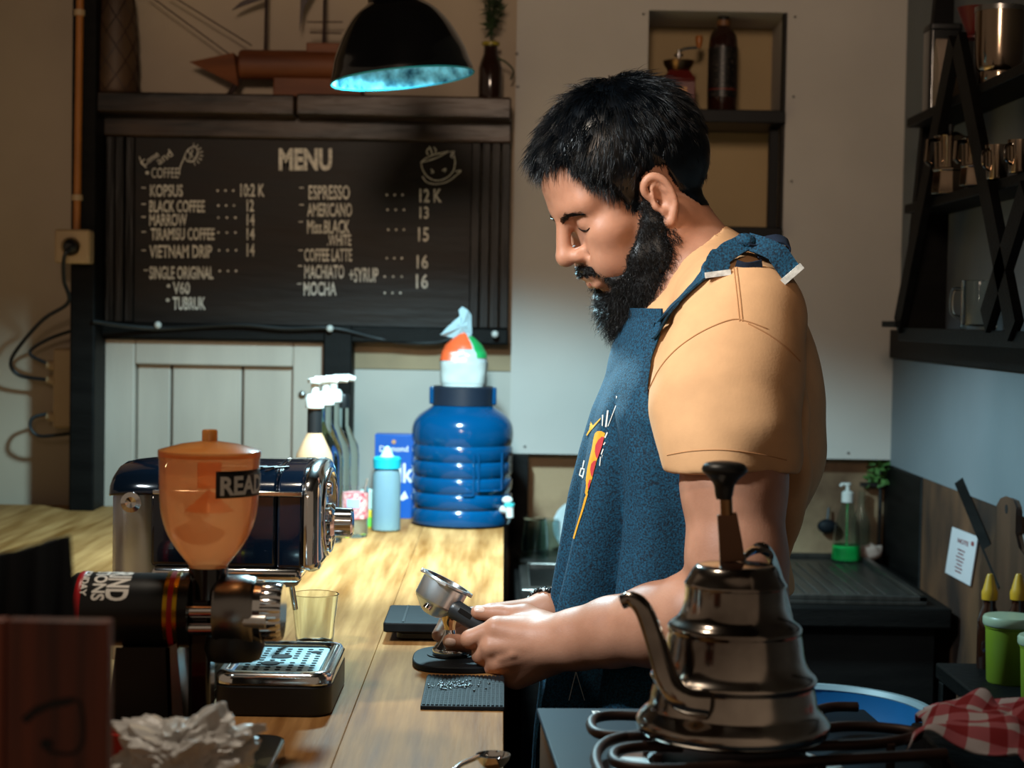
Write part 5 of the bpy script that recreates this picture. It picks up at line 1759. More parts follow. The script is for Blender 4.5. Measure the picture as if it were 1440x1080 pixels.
def plaid():
    m_ = mat('red white checked cloth', 'b8b0b0', .9, var=.05)
    nt_ = m_.node_tree
    N_, L_ = nt_.nodes, nt_.links
    uv = N_.new('ShaderNodeUVMap')
    sep = N_.new('ShaderNodeSeparateXYZ')
    L_.new(uv.outputs[0], sep.inputs[0])
    outs = []
    for ax_ in (0, 1):
        mu = N_.new('ShaderNodeMath'); mu.operation = 'MULTIPLY'; mu.inputs[1].default_value = 8
        L_.new(sep.outputs[ax_], mu.inputs[0])
        fr2 = N_.new('ShaderNodeMath'); fr2.operation = 'FRACT'
        L_.new(mu.outputs[0], fr2.inputs[0])
        gt = N_.new('ShaderNodeMath'); gt.operation = 'GREATER_THAN'; gt.inputs[1].default_value = .5
        L_.new(fr2.outputs[0], gt.inputs[0])
        outs.append(gt)
    ad = N_.new('ShaderNodeMath'); ad.operation = 'ADD'
    L_.new(outs[0].outputs[0], ad.inputs[0]); L_.new(outs[1].outputs[0], ad.inputs[1])
    hf = N_.new('ShaderNodeMath'); hf.operation = 'MULTIPLY'; hf.inputs[1].default_value = .5
    L_.new(ad.outputs[0], hf.inputs[0])
    rp2 = N_.new('ShaderNodeValToRGB')
    rp2.color_ramp.elements[0].color = (*lin('9a9294'), 1)
    rp2.color_ramp.elements[1].color = (*lin('700c14'), 1)
    e = rp2.color_ramp.elements.new(.5); e.color = (*lin('8c444c'), 1)
    L_.new(hf.outputs[0], rp2.inputs[0])
    L_.new(rp2.outputs[0], N_['Principled BSDF'].inputs['Base Color'])
    return m_
M['plaid'] = plaid()
def cloth_fn(u, v):
    a = (u - .5) * 2
    b_ = (v - .5) * 2
    x = a * .100
    y = b_ * .085
    pr_ = noise.fractal(Vector((u * 2.6 + 3, v * 2.6, 1.7)), 1.0, 2.0, 3)
    r2 = math.sqrt(a * a + b_ * b_)
    fold = abs(math.sin(7 * u + 4 * noise.noise(Vector((u * 2, v * 3, 5)))))
    z = (.014 + .030 * fold * (1 - .45 * r2) + .030 * pr_ * (1 - .3 * r2)) + .034 * max(0, 1 - r2) + .016 * math.exp(-((a + .55) ** 2 + (b_ - .1) ** 2) * 9)
    x += .016 * noise.noise(Vector((u * 4, v * 4, 9)))
    y += .016 * noise.noise(Vector((u * 4, v * 4, 19)))
    z *= 1.0 - .5 * u
    return (x, y, max(z, .0015))
cl = MB().grid(cloth_fn, 70, 56)
o = cl.build('checked_cloth', 'plaid', None, sharp=0, solid=.0016, off=1)
uvl = o.data.uv_layers.new(name='uv')
loops = np.zeros(len(o.data.loops), np.int32)
o.data.loops.foreach_get('vertex_index', loops)
uv_ = np.stack([(loops % 70) / 69, (loops // 70) / 55], 1).astype(np.float32)
uvl.data.foreach_set('uv', uv_.ravel())
o.location = (.486, 1.605, SZ + .0030)
o.rotation_euler = (0, 0, -.35)
tag(o, 'crumpled red and white checked cloth on the black shelf beside the gas stove', 'cloth')

# ================================================================== foreground left
M['crate'] = mat('reddish brown crate wood', '4e2012', .5, var=.4, vscale=5, stretch=(8, 1, .35), col2='7a361c', bump=.2)
CYY = 1.02
x1c = at(153, 980, CYY).x
zc = at(80, 874, CYY).z
t = thing('wooden_board', 'reddish brown wooden board with a dark burnt ring standing in the left foreground', 'board', (x1c - .15, CYY + .01, CT))
cb = MB()
for i in range(5):
    w_ = .30 / 5
    cb.span(x1c - .30 + w_ * i + .0004, x1c - .30 + w_ * (i + 1) - .0004, CYY, CYY + .014, CT + .001, zc)
cb.build('front_board', 'crate', t, bevel=.001, world=True)
for xx in (x1c - .27, x1c - .06):
    MB().span(xx - .012, xx + .012, CYY + .0145, CYY + .06, CT, CT + .02).build('foot', 'crate', t, bevel=.001, world=True)
bm_ = MB()
def cf(px, py):
    p = at(px, py, CYY)
    return (p.x, CYY - .0006, p.z)
M['burnt'] = mat('burnt mark', '0c0605', .7, var=.3)
ring = [(30 + 0, 1010), (48, 994), (75, 984), (100, 980), (112, 984), (95, 992), (70, 996), (50, 1006), (38, 1018)]
bm_.add([cf(*q) for q in ring], [tuple(range(len(ring)))])
stroke(bm_, bez([(112, -985), (117, -1010), (116, -1045), (100, -1060), (66, -1056)], 5), 5, lambda u, v: cf(u, -v))
bm_.add([cf(66 + 9 * math.cos(a), 1046 + 8 * math.sin(a)) for a in [6.283 * i / 14 for i in range(14)]], [tuple(range(14))])
bm_.build('burnt_ring', 'burnt', t, world=True)

M['dark_cloth'] = mat('dark slate fabric', '1a242c', .85, var=.3, vscale=12, stretch=(6, 1, .6), bump=.2)
CY2 = 1.10
tops = [(-60, 800), (0, 776), (40, 768), (75, 757), (97, 752)]
def cl2(u, v):
    px = -60 + 160 * u + 8 * v * u
    py0 = np.interp(px, [q[0] for q in tops], [q[1] for q in tops])
    py = py0 + (960 - py0) * v
    p = at(px, py, CY2)
    return (p.x, CY2 - .0 + .006 * math.sin(u * 30 + v * 2) * (.4 + .6 * v) - .012 * math.sin(math.pi * u), p.z)
o = MB().grid(cl2, 60, 24).build('draped_fabric', 'dark_cloth', None, sharp=0, solid=.004, off=0)
tag(o, 'dark slate fabric standing up behind the reddish board in the left foreground', 'fabric')

# crumpled white plastic bag and red plate
t = thing('red_bowl', 'small red bowl half hidden behind the crumpled white bag', 'bowl', (at(198, 1045, 1.535).x, 1.535, CT + .0192))
b = MB(); b.caps = ()
b.lathe([(0, .002), (.022, .002), (.026, .02), (.031, .042), (.033, .049), (.031, .050), (.028, .042), (.022, .008), (0, .008)], 40).build('dish', mat('red plastic dish', 'a3201c', .35, var=.08), t)
WY = 1.385
wc = at(262, 1062, WY)
wk = WY / F
def crumple():
    bmx = bmesh.new()
    bmesh.ops.create_icosphere(bmx, subdivisions=6, radius=1)
    vs_ = []
    for v in bmx.verts:
        d = v.co.normalized()
        n1 = 1 - abs(noise.noise(d * 2.1 + Vector((3, 1, 7)))) * 2
        n2 = 1 - abs(noise.noise(d * 4.6 + Vector((8, 2, 1)))) * 2
        n3 = 1 - abs(noise.noise(d * 10 + Vector((1, 9, 4)))) * 2
        v.co = d * (.70 + .20 * n1 + .08 * n2 + .02 * n3)
    return bmx
bmx = crumple()
prx = [(153, 1075), (158, 1015), (176, 1014), (186, 1046), (226, 1020), (262, 1016), (308, 994), (322, 1010), (332, 1028), (352, 1018), (374, 1024), (366, 1046), (344, 1040), (342, 1080), (340, 1130), (155, 1130)]
ctr = Vector((258, 1072))
angs = [math.atan2(-(y - ctr.y), x - ctr.x) for x, y in prx]
rad_ = [math.hypot(x - ctr.x, y - ctr.y) for x, y in prx]
order = np.argsort(angs)
aa = np.array(angs)[order]
ra = np.array(rad_)[order]
aa = np.concatenate([[aa[-1] - 2 * math.pi], aa, [aa[0] + 2 * math.pi]])
ra = np.concatenate([[ra[-1]], ra, [ra[0]]])
cw = at(ctr.x, ctr.y, WY)
for v in bmx.verts:
    c_ = v.co.copy()
    h_ = math.hypot(c_.x, c_.z)
    a = math.atan2(c_.z, c_.x)
    R1 = float(np.interp(a, aa, ra)) * wk
    v.co = Vector((cw.x + math.cos(a) * h_ * R1 * 1.12, WY + c_.y * .055, max(cw.z + math.sin(a) * h_ * R1 * 1.12, CT + .001)))
me = bpy.data.meshes.new('crumpled_bag')
bmx.to_mesh(me)
bmx.free()
me.polygons.foreach_set('use_smooth', [True] * len(me.polygons))
me.set_sharp_from_angle(angle=math.radians(30))
M['crinkle'] = mat('crumpled whitish plastic', 'c9c6c2', .4, var=.1, trans=.1, bump=.35, bscale=25)
me.materials.append(M['crinkle'])
o = bpy.data.objects.new('crumpled_bag', me)
COL.objects.link(o)
tag(o, 'crumpled whitish plastic bag in the left foreground before the grinder', 'plastic bag')

# ================================================================== the person
M['skin'] = mat('warm brown skin', 'a8745a', .5, var=.10, vscale=22, sss=.12, bump=.06, bscale=420, col2='b48066', spec=.4)
M['nail'] = mat('finger nail', 'dcbcae', .25, var=.05)
M['hair'] = mat('black hair', '03060a', .32, var=.4, vscale=60, spec=.4)  # blue tint in the black paints the cool sheen
M['beard'] = mat('black wiry beard', '070606', .40, var=.4, vscale=60, spec=.4)
M['shirt'] = mat('peach cotton shirt', 'cd9a6c', .85, var=.05, vscale=30, bump=.05, bscale=300)
M['shirt_dark'] = mat('shirt seam', 'b07c50', .9, var=.05)
M['denim'] = mat('blue denim', '032438', .85, var=.4, vscale=420, col2='0d4a66', bump=.25, bscale=500, detail=2)
M['denim_dark'] = mat('dark denim', '0c1c30', .85, var=.3, vscale=300)
M['trousers'] = mat('black trousers', '10131a', .85, var=.2)

W = at
PY = 2.27
person = thing('person', 'bearded person in a peach t-shirt and blue denim apron looking down at the portafilter', 'person', (W(990, 900, PY).x, PY, 0))

# ---- head frame
HC = W(892, 273, PY)
th, ps = math.radians(33), math.radians(18)
hf = Vector((-math.cos(ps) * math.cos(th), -math.sin(ps) * math.cos(th), -math.sin(th)))
hl = Vector((math.sin(ps), -math.cos(ps), 0))
hu = hf.cross(hl)
HR = np.array([hf, hl, hu], np.float32)          # rows: local axes in world
def H(x, y, z):
    return HC + hf * x + hl * y + hu * z
def hcap(a, b, ra, rb):
    return cap(H(*a), H(*b), ra, rb)
def hell(c, r, tilt=None):
    R = HR
    if tilt is not None:
        R = np.array(tilt.to_3x3(), np.float32).T @ HR
    return ell(H(*c), r, R)
def axis(a, b, s):
    return np.arange(a, b, s)
ax_x = np.concatenate([axis(-.125, .29, .002), axis(.29, .47, .004)])
ax_y = np.concatenate([axis(1.89, 2.07, .0032), axis(2.07, 2.40, .002), axis(2.40, 2.70, .005)])
ax_z = np.concatenate([axis(-.01, .87, .014), axis(.87, 1.03, .002), axis(1.03, 1.27, .004), axis(1.27, 1.63, .002)])
fl = Field(ax_x, ax_y, ax_z)

# trunk
trunk = [
    (ell(W(1008, 590, PY), (.128, .165, .200)), .03),
    (ell(W(978, 790, PY), (.112, .148, .19)), .04),
    (ell(W(975, 960, PY), (.112, .155, .15)), .04),
    (cap(W(1028, 440, 2.115), W(1012, 440, 2.43), .058, .058), .05),
    (cap(W(990, 400, PY), W(1040, 430, 2.12), .050, .050), .03),
    (cap(W(985, 400, PY), W(1020, 430, 2.42), .050, .050), .03),
    (ell(W(938, 560, PY), (.055, .13, .13)), .04),
]
for p_, k_ in trunk:
    fl.add(p_, k_)
# legs
for sy in (-.09, .09):
    hip, kn_j, an = Vector((.245, PY + sy, .86)), Vector((.235, PY + sy, .48)), Vector((.26, PY + sy, .08))
    fl.add(cap(hip, kn_j, .085, .056), .03)
    fl.add(cap(kn_j, an, .055, .040), .03)
    fl.add(cap(an + Vector((.02, 0, -.03)), an + Vector((-.15, 0, -.045)), .038, .03), .02)
# neck
fl.add(cap(W(922, 320, PY), W(968, 430, PY), .058, .066), .02)
fl.add(cap(W(955, 330, PY), W(1000, 400, PY), .05, .06), .03)
# near arm
SHJ = W(1045, 455, 2.085)
arm_n = [(SHJ, .057), (W(1036, 560, 2.05), .062), (W(1032, 680, 2.01), .057), (W(1036, 790, 1.99), .054), (W(1045, 858, 1.985), .050)]
for (a, ra), (b_, rb_) in zip(arm_n[:-1], arm_n[1:]):
    fl.add(cap(a, b_, ra, rb_), .02)
fore_n = [(W(1045, 862, 1.985), .049), (W(985, 868, 2.01), .0525), (W(925, 879, 2.045), .047), (W(860, 889, 2.085), .0395), (W(812, 899, 2.108), .0345), (W(785, 903, 2.118), .033)]
for (a, ra), (b_, rb_) in zip(fore_n[:-1], fore_n[1:]):
    fl.add(cap(a, b_, ra, rb_), .015)
# far arm
arm_f = [(W(1000, 455, 2.455), .062), (W(980, 640, 2.52), .055), (W(945, 800, 2.55), .048)]
for (a, ra), (b_, rb_) in zip(arm_f[:-1], arm_f[1:]):
    fl.add(cap(a, b_, ra, rb_), .02)
fore_f = [(W(945, 805, 2.55), .048), (W(880, 825, 2.45), .044), (W(815, 845, 2.345), .034), (W(775, 860, 2.285), .028)]
for (a, ra), (b_, rb_) in zip(fore_f[:-1], fore_f[1:]):
    fl.add(cap(a, b_, ra, rb_), .015)

# ---- near (left) hand: back of the hand to the viewer, closed round the grip
wr = W(788, 903, 2.118)
mcp = [W(698, 884, 2.127), W(692, 909, 2.121), W(701, 931, 2.124), (W(719, 949, 2.134))]
for m_, r_ in zip(mcp, (.0145, .0145, .0138, .0125)):
    fl.add(cap(wr, m_, .026, r_), .012)
fl.add(ell(W(742, 912, 2.132), (.042, .021, .033)), .014)
fl.add(cap(W(772, 922, 2.13), W(728, 950, 2.14), .022, .0165), .012)
fing = [
    ([mcp[0], W(661, 899, 2.132), W(672, 903, 2.158), W(690, 892, 2.178)], (.0128, .0112, .0098, .0085)),
    ([mcp[1], W(677, 921, 2.136), W(690, 919, 2.166), W(706, 905, 2.182)], (.0132, .0115, .0100, .0086)),
    ([mcp[2], W(688, 938, 2.142), W(700, 934, 2.172), W(714, 918, 2.186)], (.0126, .0108, .0095, .0082)),
    ([mcp[3], W(710, 953, 2.154), W(718, 947, 2.180), W(727, 932, 2.19)], (.0112, .0096, .0086, .0076)),
]
for pts, rs in fing:
    chain(fl, pts, rs, .0035)
# thumb on top of the grip
chain(fl, [W(775, 886, 2.138), W(738, 868, 2.156), W(703, 864, 2.166), W(672, 861, 2.168)], (.020, .0155, .0115, .0088), .006)
fl.add(cap(W(760, 885, 2.135), W(706, 884, 2.135), .018, .012), .012)
# tendons and veins on the back of the hand
for m_ in mcp[:3]:
    a = wr.lerp(m_, .35) + Vector((0, -.0155, 0))
    fl.add(cap(a, m_ + Vector((0, -.0085, 0)), .004, .0062), .008)
for a, b_ in ((W(760, 915, 2.108), W(722, 920, 2.1035)), (W(722, 920, 2.1035), W(704, 926, 2.108)), (W(755, 930, 2.112), W(735, 900, 2.106))):
    fl.add(cap(a, b_, .0022, .0022), .006)

# ---- far (right) hand round the tamper
wf = W(772, 862, 2.285)
mf = [W(690, 862, 2.262), W(694, 882, 2.268), W(702, 900, 2.266), W(712, 914, 2.26)]
for m_ in mf:
    fl.add(cap(wf, m_, .022, .0125), .012)
fing_f = [
    ([mf[0], W(652, 866, 2.248), W(627, 876, 2.232), W(616, 893, 2.212)], (.0115, .0102, .0092, .0080)),
    ([mf[1], W(654, 886, 2.252), W(632, 893, 2.238), W(622, 905, 2.218)], (.0118, .0104, .0092, .0078)),
    ([mf[2], W(664, 903, 2.254), W(646, 908, 2.240), W(636, 912, 2.225)], (.0112, .0098, .0088, .0076)),
    ([mf[3], W(680, 914, 2.25), W(664, 917, 2.24), W(652, 918, 2.228)], (.0100, .0088, .0080, .0070)),
]
for pts, rs in fing_f:
    chain(fl, pts, rs, .003)
chain(fl, [W(735, 892, 2.258), W(700, 902, 2.222), W(663, 905, 2.190), W(633, 902, 2.176)], (.018, .0130, .0112, .0094), .005)

# ---- head
fl.add(hell((-.006, 0, .055), (.099, .0745, .080)), .02)
fl.add(hell((-.045, 0, .030), (.072, .069, .070)), .02)
fl.add(hell((.040, 0, -.030), (.056, .057, .082)), .02)
fl.add(hell((.052, 0, .045), (.050, .058, .055)), .02)
for s_ in (-1, 1):
    fl.add(hcap((-.002, .056 * s_, -.045), (.072, .022 * s_, -.096), .019, .018), .025)
    fl.add(hell((.066, .041 * s_, -.012), (.030, .026, .026)), .018)
    fl.add(hcap((.0915, .012 * s_, .030), (.078, .044 * s_, .031), .011, .012), .018)
    fl.add(hell((.08, .030 * s_, -.045), (.026, .022, .028)), .02)
fl.add(hell((.081, 0, -.100), (.020, .022, .020)), .02)
# eye sockets, eyeballs under lowered lids
for s_ in (-1, 1):
    fl.cut(hell((.105, .034 * s_, .010), (.0145, .017, .010)), .012)
    fl.add(hell((.0805, .031 * s_, .0085), (.0155, .0175, .0125)), .006)
    # crease above the lid
    fl.cut(hcap((.0985, .020 * s_, .0205), (.090, .046 * s_, .0190), .0016, .0012), .004)
# nose
fl.cut(hell((.113, 0, .016), (.011, .016, .011)), .010)
fl.add(hcap((.099, 0, .024), (.122, 0, -.016), .0085, .0100), .010)
fl.add(hell((.1195, 0, -.0215), (.0135, .0125, .0110)), .008)
for s_ in (-1, 1):
    fl.add(hell((.1060, .0140 * s_, -.0250), (.0130, .0085, .0095)), .008)
    fl.cut(hell((.112, .0065 * s_, -.0345), (.0065, .0038, .0042)), .003)
    fl.cut(hcap((.1085, .0235 * s_, -.0215), (.1000, .0270 * s_, -.0320), .0012, .0012), .007)
# mouth
fl.add(hell((.090, 0, -.055), (.020, .030, .026)), .014)
fl.add(hcap((.1085, -.012, -.0560), (.1085, .012, -.0560), .0048, .0048), .005)
fl.add(hcap((.1060, -.011, -.0680), (.1060, .011, -.0680), .0058, .0058), .005)
for s_ in (-1, 1):
    fl.add(hcap((.1085, .010 * s_, -.0560), (.0985, .0245 * s_, -.0620), .0046, .0025), .005)
    fl.add(hcap((.1060, .010 * s_, -.0680), (.0985, .0235 * s_, -.0640), .0052, .0025), .005)
fl.cut(hcap((.1145, -.016, -.0620), (.1145, .016, -.0620), .0016, .0016), .003)
# ears
for s_ in (-1, 1):
    ey, ez = .074 * s_, -.012
    tlt = rotm(0, 0, math.radians(-22 * s_))
    fl.add(ell(H(.000, ey + .002 * s_, ez), (.0145, .0075, .030), np.array((rotm(math.radians(-6 * s_), 0, math.radians(24 * s_))).to_3x3(), np.float32).T @ HR), .006)
    # helix rim as a chain of capsules
    hp2 = [(.004, .0735, .004), (.010, .0745, .018), (.004, .0785, .029), (-.009, .083, .0315), (-.020, .0855, .022), (-.0235, .086, .006), (-.0205, .0845, -.010), (-.011, .081, -.022), (-.002, .0775, -.029), (.005, .0745, -.026)]
    hp2 = [((x + .002) * .80 + .006, y * s_, z + ez) for x, y, z in hp2]
    rs = [.0035, .004, .0042, .0044, .0044, .0042, .0042, .0046, .0056, .005]
    hp2 = [tuple(p) for p in spline(hp2, 4)]
    rs = list(np.interp(np.linspace(0, 9, len(hp2)), range(10), rs))
    for i in range(len(hp2) - 1):
        fl.add(hcap(hp2[i], hp2[i + 1], rs[i], rs[i + 1]), .003)
    fl.cut(hell((.002, .0860 * s_, .003 + ez), (.0095, .0085, .0165)), .005)
    fl.cut(hell((.007, .083 * s_, -.002 + ez), (.0055, .012, .0065)), .004)
    ah = [(-.006, .0800, .022), (-.0135, .0815, .010), (-.0145, .0815, -.004), (-.008, .0790, -.0135)]
    for i in range(3):
        fl.add(hcap((ah[i][0] + .007, ah[i][1] * s_, ah[i][2] + ez), (ah[i + 1][0] + .007, ah[i + 1][1] * s_, ah[i + 1][2] + ez), .0027, .0027), .004)
    fl.add(hell((.0125, .0755 * s_, -.003 + ez), (.005, .005, .0065)), .004)
pos, quads = fl.mesh()
pos = smooth(pos, quads, 1, .4)
nrm = normals(pos, quads)
body = np_obj('body', pos, quads, 'skin', person)
body_bvh = None

# nails
def bvh_of(pos, quads):
    return BVHTree.FromPolygons([tuple(p) for p in pos.tolist()], quads.tolist())
hm = (pos[:, 0] < .12) & (pos[:, 2] < 1.05) & (pos[:, 2] > .86)
qsel = quads[hm[quads].all(1)]
remap = np.full(len(pos), -1, np.int64)
used = np.unique(qsel)
remap[used] = np.arange(len(used))
hand_bvh = bvh_of(pos[used], remap[qsel])
def nail(px, py, rx, ry, ang, nm='fingernail'):
    """thin plate on the finger where the view ray px,py meets the skin"""
    mb = MB()
    vs = []
    rings = [0, .5, .85, 1]
    n = 18
    ca, sa = math.cos(ang), math.sin(ang)
    for ri in rings:
        for k_ in range(n):
            a = 2 * math.pi * k_ / n
            x = rx * ri * math.copysign(abs(math.cos(a)) ** .75, math.cos(a))
            y = ry * ri * math.copysign(abs(math.sin(a)) ** .75, math.sin(a))
            d = ray(px + x * ca - y * sa, py + x * sa + y * ca)
            hit, no, _, _ = hand_bvh.ray_cast(Vector((0, 0, CAMZ)), d)
            if hit is None:
                return
            vs.append(tuple(hit + no * (.0007 * (1 - ri ** 4) + .00015)))
    fs = []
    for i in range(len(rings) - 1):
        for k_ in range(n):
            k2 = (k_ + 1) % n
            fs.append((i * n + k_, i * n + k2, (i + 1) * n + k2, (i + 1) * n + k_))
    mb.add(vs, fs)
    mb.build(nm, 'nail', person, world=True, sharp=0)
nail(633, 903, 8.0, 5.6, .1)
nail(674, 857, 7.5, 3.8, .05)

# ---- hair cap and beard pad from the head's own surface
loc = (pos - np.array(HC)) @ HR.T                # head-local coordinates
def hairline(x):
    return np.interp(x, [-.12, -.098, -.075, -.048, -.032, -.024, -.015, .002, .012, .019, .026, .034, .042, .050, .058, .066, .073, .080, .090, .12],
                     [-.046, -.054, -.064, -.050, -.020, .014, .026, .024, .018, .000, -.014, -.010, .016, .036, .046, .062, .082, .090, .089, .089])
head = (loc[:, 2] > -.075) & (np.linalg.norm(loc, axis=1) < .2)
hl_d = loc[:, 2] - hairline(loc[:, 0])
neckcut = (loc[:, 0] > -.12)
earzone = (np.abs(loc[:, 1]) > .068) & (loc[:, 2] < .024) & (loc[:, 0] > -.026) & (loc[:, 0] < .018)
earq = (((loc[:, 0] - .000) / .028) ** 2 + ((loc[:, 2] + .012) / .038) ** 2 < 1) & (np.abs(loc[:, 1]) > .0695)
earzone = earzone | earq
hmask = head & (hl_d > 0) & ~earzone & neckcut
def cap_mesh(mask, disp, name, mm):
    f = quads[mask[quads].all(1)]
    u_ = np.unique(f)
    rm_ = np.full(len(pos), -1, np.int64)
    rm_[u_] = np.arange(len(u_))
    P = pos[u_] + nrm[u_] * disp[u_][:, None]
    return P, rm_[f]
def top_w(l):
    return np.clip((l[:, 2] - .02) / .08, 0, 1)
disp = np.clip(hl_d / .02, 0, 1) * (.004 + .009 * top_w(loc)) + .0008
hp_pos, hp_q = cap_mesh(hmask, disp, 'hair', 'hair')

def strands(roots, dirs, length, bend, rad, seg=4, curl=0., jitter=.25):
    """tapered three-sided strands; roots n x 3, start directions, bend vector added along the length"""
    n = len(roots)
    d = dirs / np.linalg.norm(dirs, axis=1)[:, None]
    P = [roots]
    cur = roots.copy()
    ph = rng.uniform(0, 6.28, n)
    side = np.cross(d, rng.normal(0, 1, (n, 3)))
    side /= np.linalg.norm(side, axis=1)[:, None] + 1e-9
    oth = np.cross(d, side)
    for i in range(seg):
        t = (i + 1) / seg
        dd = d + bend * t
        if curl:
            dd = dd + curl * (side * np.cos(ph + 5.2 * t)[:, None] + oth * np.sin(ph + 5.2 * t)[:, None])
        dd /= np.linalg.norm(dd, axis=1)[:, None]
        cur = cur + dd * (length / seg)[:, None]
        P.append(cur)
    vs = np.zeros((n, (seg + 1) * 3, 3))
    for i in range(seg + 1):
        r = rad * (1 - .85 * (i / seg) ** 1.5)
        for k_ in range(3):
            a = 2 * math.pi * k_ / 3
            vs[:, i * 3 + k_] = P[i] + (side * math.cos(a) + oth * math.sin(a)) * r
    q = []
    for i in range(seg):
        for k_ in range(3):
            k2 = (k_ + 1) % 3
            q.append((i * 3 + k_, i * 3 + k2, i * 3 + 3 + k2, i * 3 + 3 + k_))
    q = np.array(q)
    allq = (np.arange(n) * (seg + 1) * 3)[:, None, None] + q[None]
    return vs.reshape(-1, 3), allq.reshape(-1, 4)
def merge(parts):
    vs, qs, o = [], [], 0
    for v, q in parts:
        vs.append(v)
        qs.append(q + o)
        o += len(v)
    return np.concatenate(vs), np.concatenate(qs)

def sample(P, Q, n):
    a, b, c = P[Q[:, 0]], P[Q[:, 1]], P[Q[:, 2]]
    ar = np.linalg.norm(np.cross(b - a, c - a), axis=1)
    idx = rng.choice(len(Q), n, p=ar / ar.sum())
    u, v = rng.uniform(0, 1, n), rng.uniform(0, 1, n)
    q = Q[idx]
    pt = (P[q[:, 0]] * ((1 - u) * (1 - v))[:, None] + P[q[:, 1]] * (u * (1 - v))[:, None] + P[q[:, 2]] * (u * v)[:, None] + P[q[:, 3]] * ((1 - u) * v)[:, None])
    return pt, idx
hn = normals(hp_pos, hp_q)
rt, idx = sample(hp_pos, hp_q, 15000)
rn = hn[hp_q[idx, 0]]
rl = (rt - np.array(HC)) @ HR.T
crown = np.array([-.045, 0, .13])
out_ = rl - crown
ln_ = rn @ HR.T
tang = out_ - ln_ * (out_ * ln_).sum(1)[:, None]
tang /= np.linalg.norm(tang, axis=1)[:, None] + 1e-6
tw = np.clip((rl[:, 2] - .01) / .09, 0, 1)
front = np.clip((rl[:, 0] - .02) / .07, 0, 1)
def clump(P, s):
    return np.array([[noise.noise(Vector(p) * s + Vector(o)) for o in ((0, 0, 0), (31, 7, 3), (5, 47, 11))] for p in P.tolist()])
tang = tang + front[:, None] * np.array([.7, .3, .1])
dl = tang * 1.0 + ln_ * (.08 + .55 * tw)[:, None] + clump(rl, 85) * .75 + rng.normal(0, .10, rl.shape)
length = (.011 + .017 * tw + .004 * front) * rng.uniform(.7, 1.15, len(rl))
bend = (-ln_ * (.45 - .25 * front)[:, None] + np.array([0, 0, -.25])) @ HR
hs = strands(rt - rn * .002, dl @ HR, length, bend, .00046, seg=4)
# fringe falling over the temple and forehead
fr_m = hmask & (hl_d < .016) & (loc[:, 0] > .030)
fq = quads[fr_m[quads].all(1)]
rt2, idx2 = sample(pos, fq, 1700)
rl2 = (rt2 - np.array(HC)) @ HR.T
n2 = nrm[fq[idx2, 0]]
wedge = np.exp(-((rl2[:, 0] - .054) / .015) ** 2)
fwd = np.clip((rl2[:, 0] - .062) / .02, 0, 1)
d2 = np.stack([.5 + .5 * fwd, np.sign(rl2[:, 1]) * .15 + .3 * fwd, -.75 + .75 * fwd], 1) + (n2 @ HR.T) * (.3 + .3 * fwd)[:, None] + clump(rl2, 90) * .5 + rng.normal(0, .1, rl2.shape)
l2_ = (.008 + .020 * wedge + .008 * fwd) * rng.uniform(.6, 1.15, len(rl2))
fs_ = strands(rt2, d2 @ HR, l2_, -(n2) * .3, .00045, seg=4)
hv, hq = merge([(hp_pos, hp_q), hs, fs_])
np_obj('hair', hv, hq, 'hair', person)

# beard: field of its own over the jaw
bf_ = Field(axis(.02, .30, .0028), axis(2.10, 2.46, .0028), axis(1.30, 1.62, .0028))
bf_.add(hell((.088, 0, -.118), (.031, .044, .040)), .02)
bf_.add(hell((.074, 0, -.135), (.026, .040, .036)), .02)
for s_ in (-1, 1):
    ch = [(.022, .069, -.006), (.017, .066, -.036), (.032, .058, -.070), (.062, .040, -.100), (.082, .018, -.112)]
    rr2 = [.0075, .013, .020, .026, .030]
    for i in range(4):
        a, b_ = ch[i], ch[i + 1]
        bf_.add(hcap((a[0], a[1] * s_, a[2]), (b_[0], b_[1] * s_, b_[2]), rr2[i], rr2[i + 1]), .012)
    bf_.add(hcap((.030, .054 * s_, -.082), (.050, .042 * s_, -.118), .020, .022), .014)
    bf_.add(hcap((.030, .063 * s_, -.030), (.056, .050 * s_, -.062), .010, .015), .012)
    bf_.add(hcap((.056, .050 * s_, -.062), (.078, .036 * s_, -.080), .015, .015), .012)
    # moustache
    bf_.add(hcap((.1115, .004 * s_, -.0440), (.1035, .023 * s_, -.0485), .0070, .0072), .005)
    bf_.add(hcap((.1035, .023 * s_, -.0485), (.0920, .0340 * s_, -.0720), .0072, .0095), .008)
    bf_.add(hcap((.0900, .0340 * s_, -.0740), (.0860, .0280 * s_, -.0980), .008, .014), .010)
bf_.cut(hell((.114, 0, -.0640), (.016, .019, .0085)), .006)
bpos, bq = bf_.mesh()
bpos = smooth(bpos, bq, 1, .4)
bn = normals(bpos, bq)
bpos = bpos - bn * np.where(((bpos - np.array(HC)) @ HR.T)[:, 2] > -.075, .0025, .004)[:, None]
rt3, idx3 = sample(bpos, bq, 15000)
n3 = bn[bq[idx3, 0]]
l3 = (rt3 - np.array(HC)) @ HR.T
down = np.clip((-.05 - l3[:, 2]) / .08, 0, 1)
d3 = (n3 @ HR.T) * .85 + np.array([.05, 0, -.8]) + rng.normal(0, .38, l3.shape)
L3 = (.008 + .018 * down) * rng.uniform(.5, 1.35, len(l3))
mous = (l3[:, 0] > .086) & (l3[:, 2] > -.072)
L3 = np.where(mous, .007, L3)
d3[mous] = d3[mous] + np.stack([np.zeros(mous.sum()), np.sign(l3[mous, 1]) * .8, np.zeros(mous.sum())], 1)
bs_ = strands(rt3, d3 @ HR, L3, (np.array([[0, 0, -.25]]) @ HR).repeat(len(l3), 0), .00036, seg=5, curl=.75)
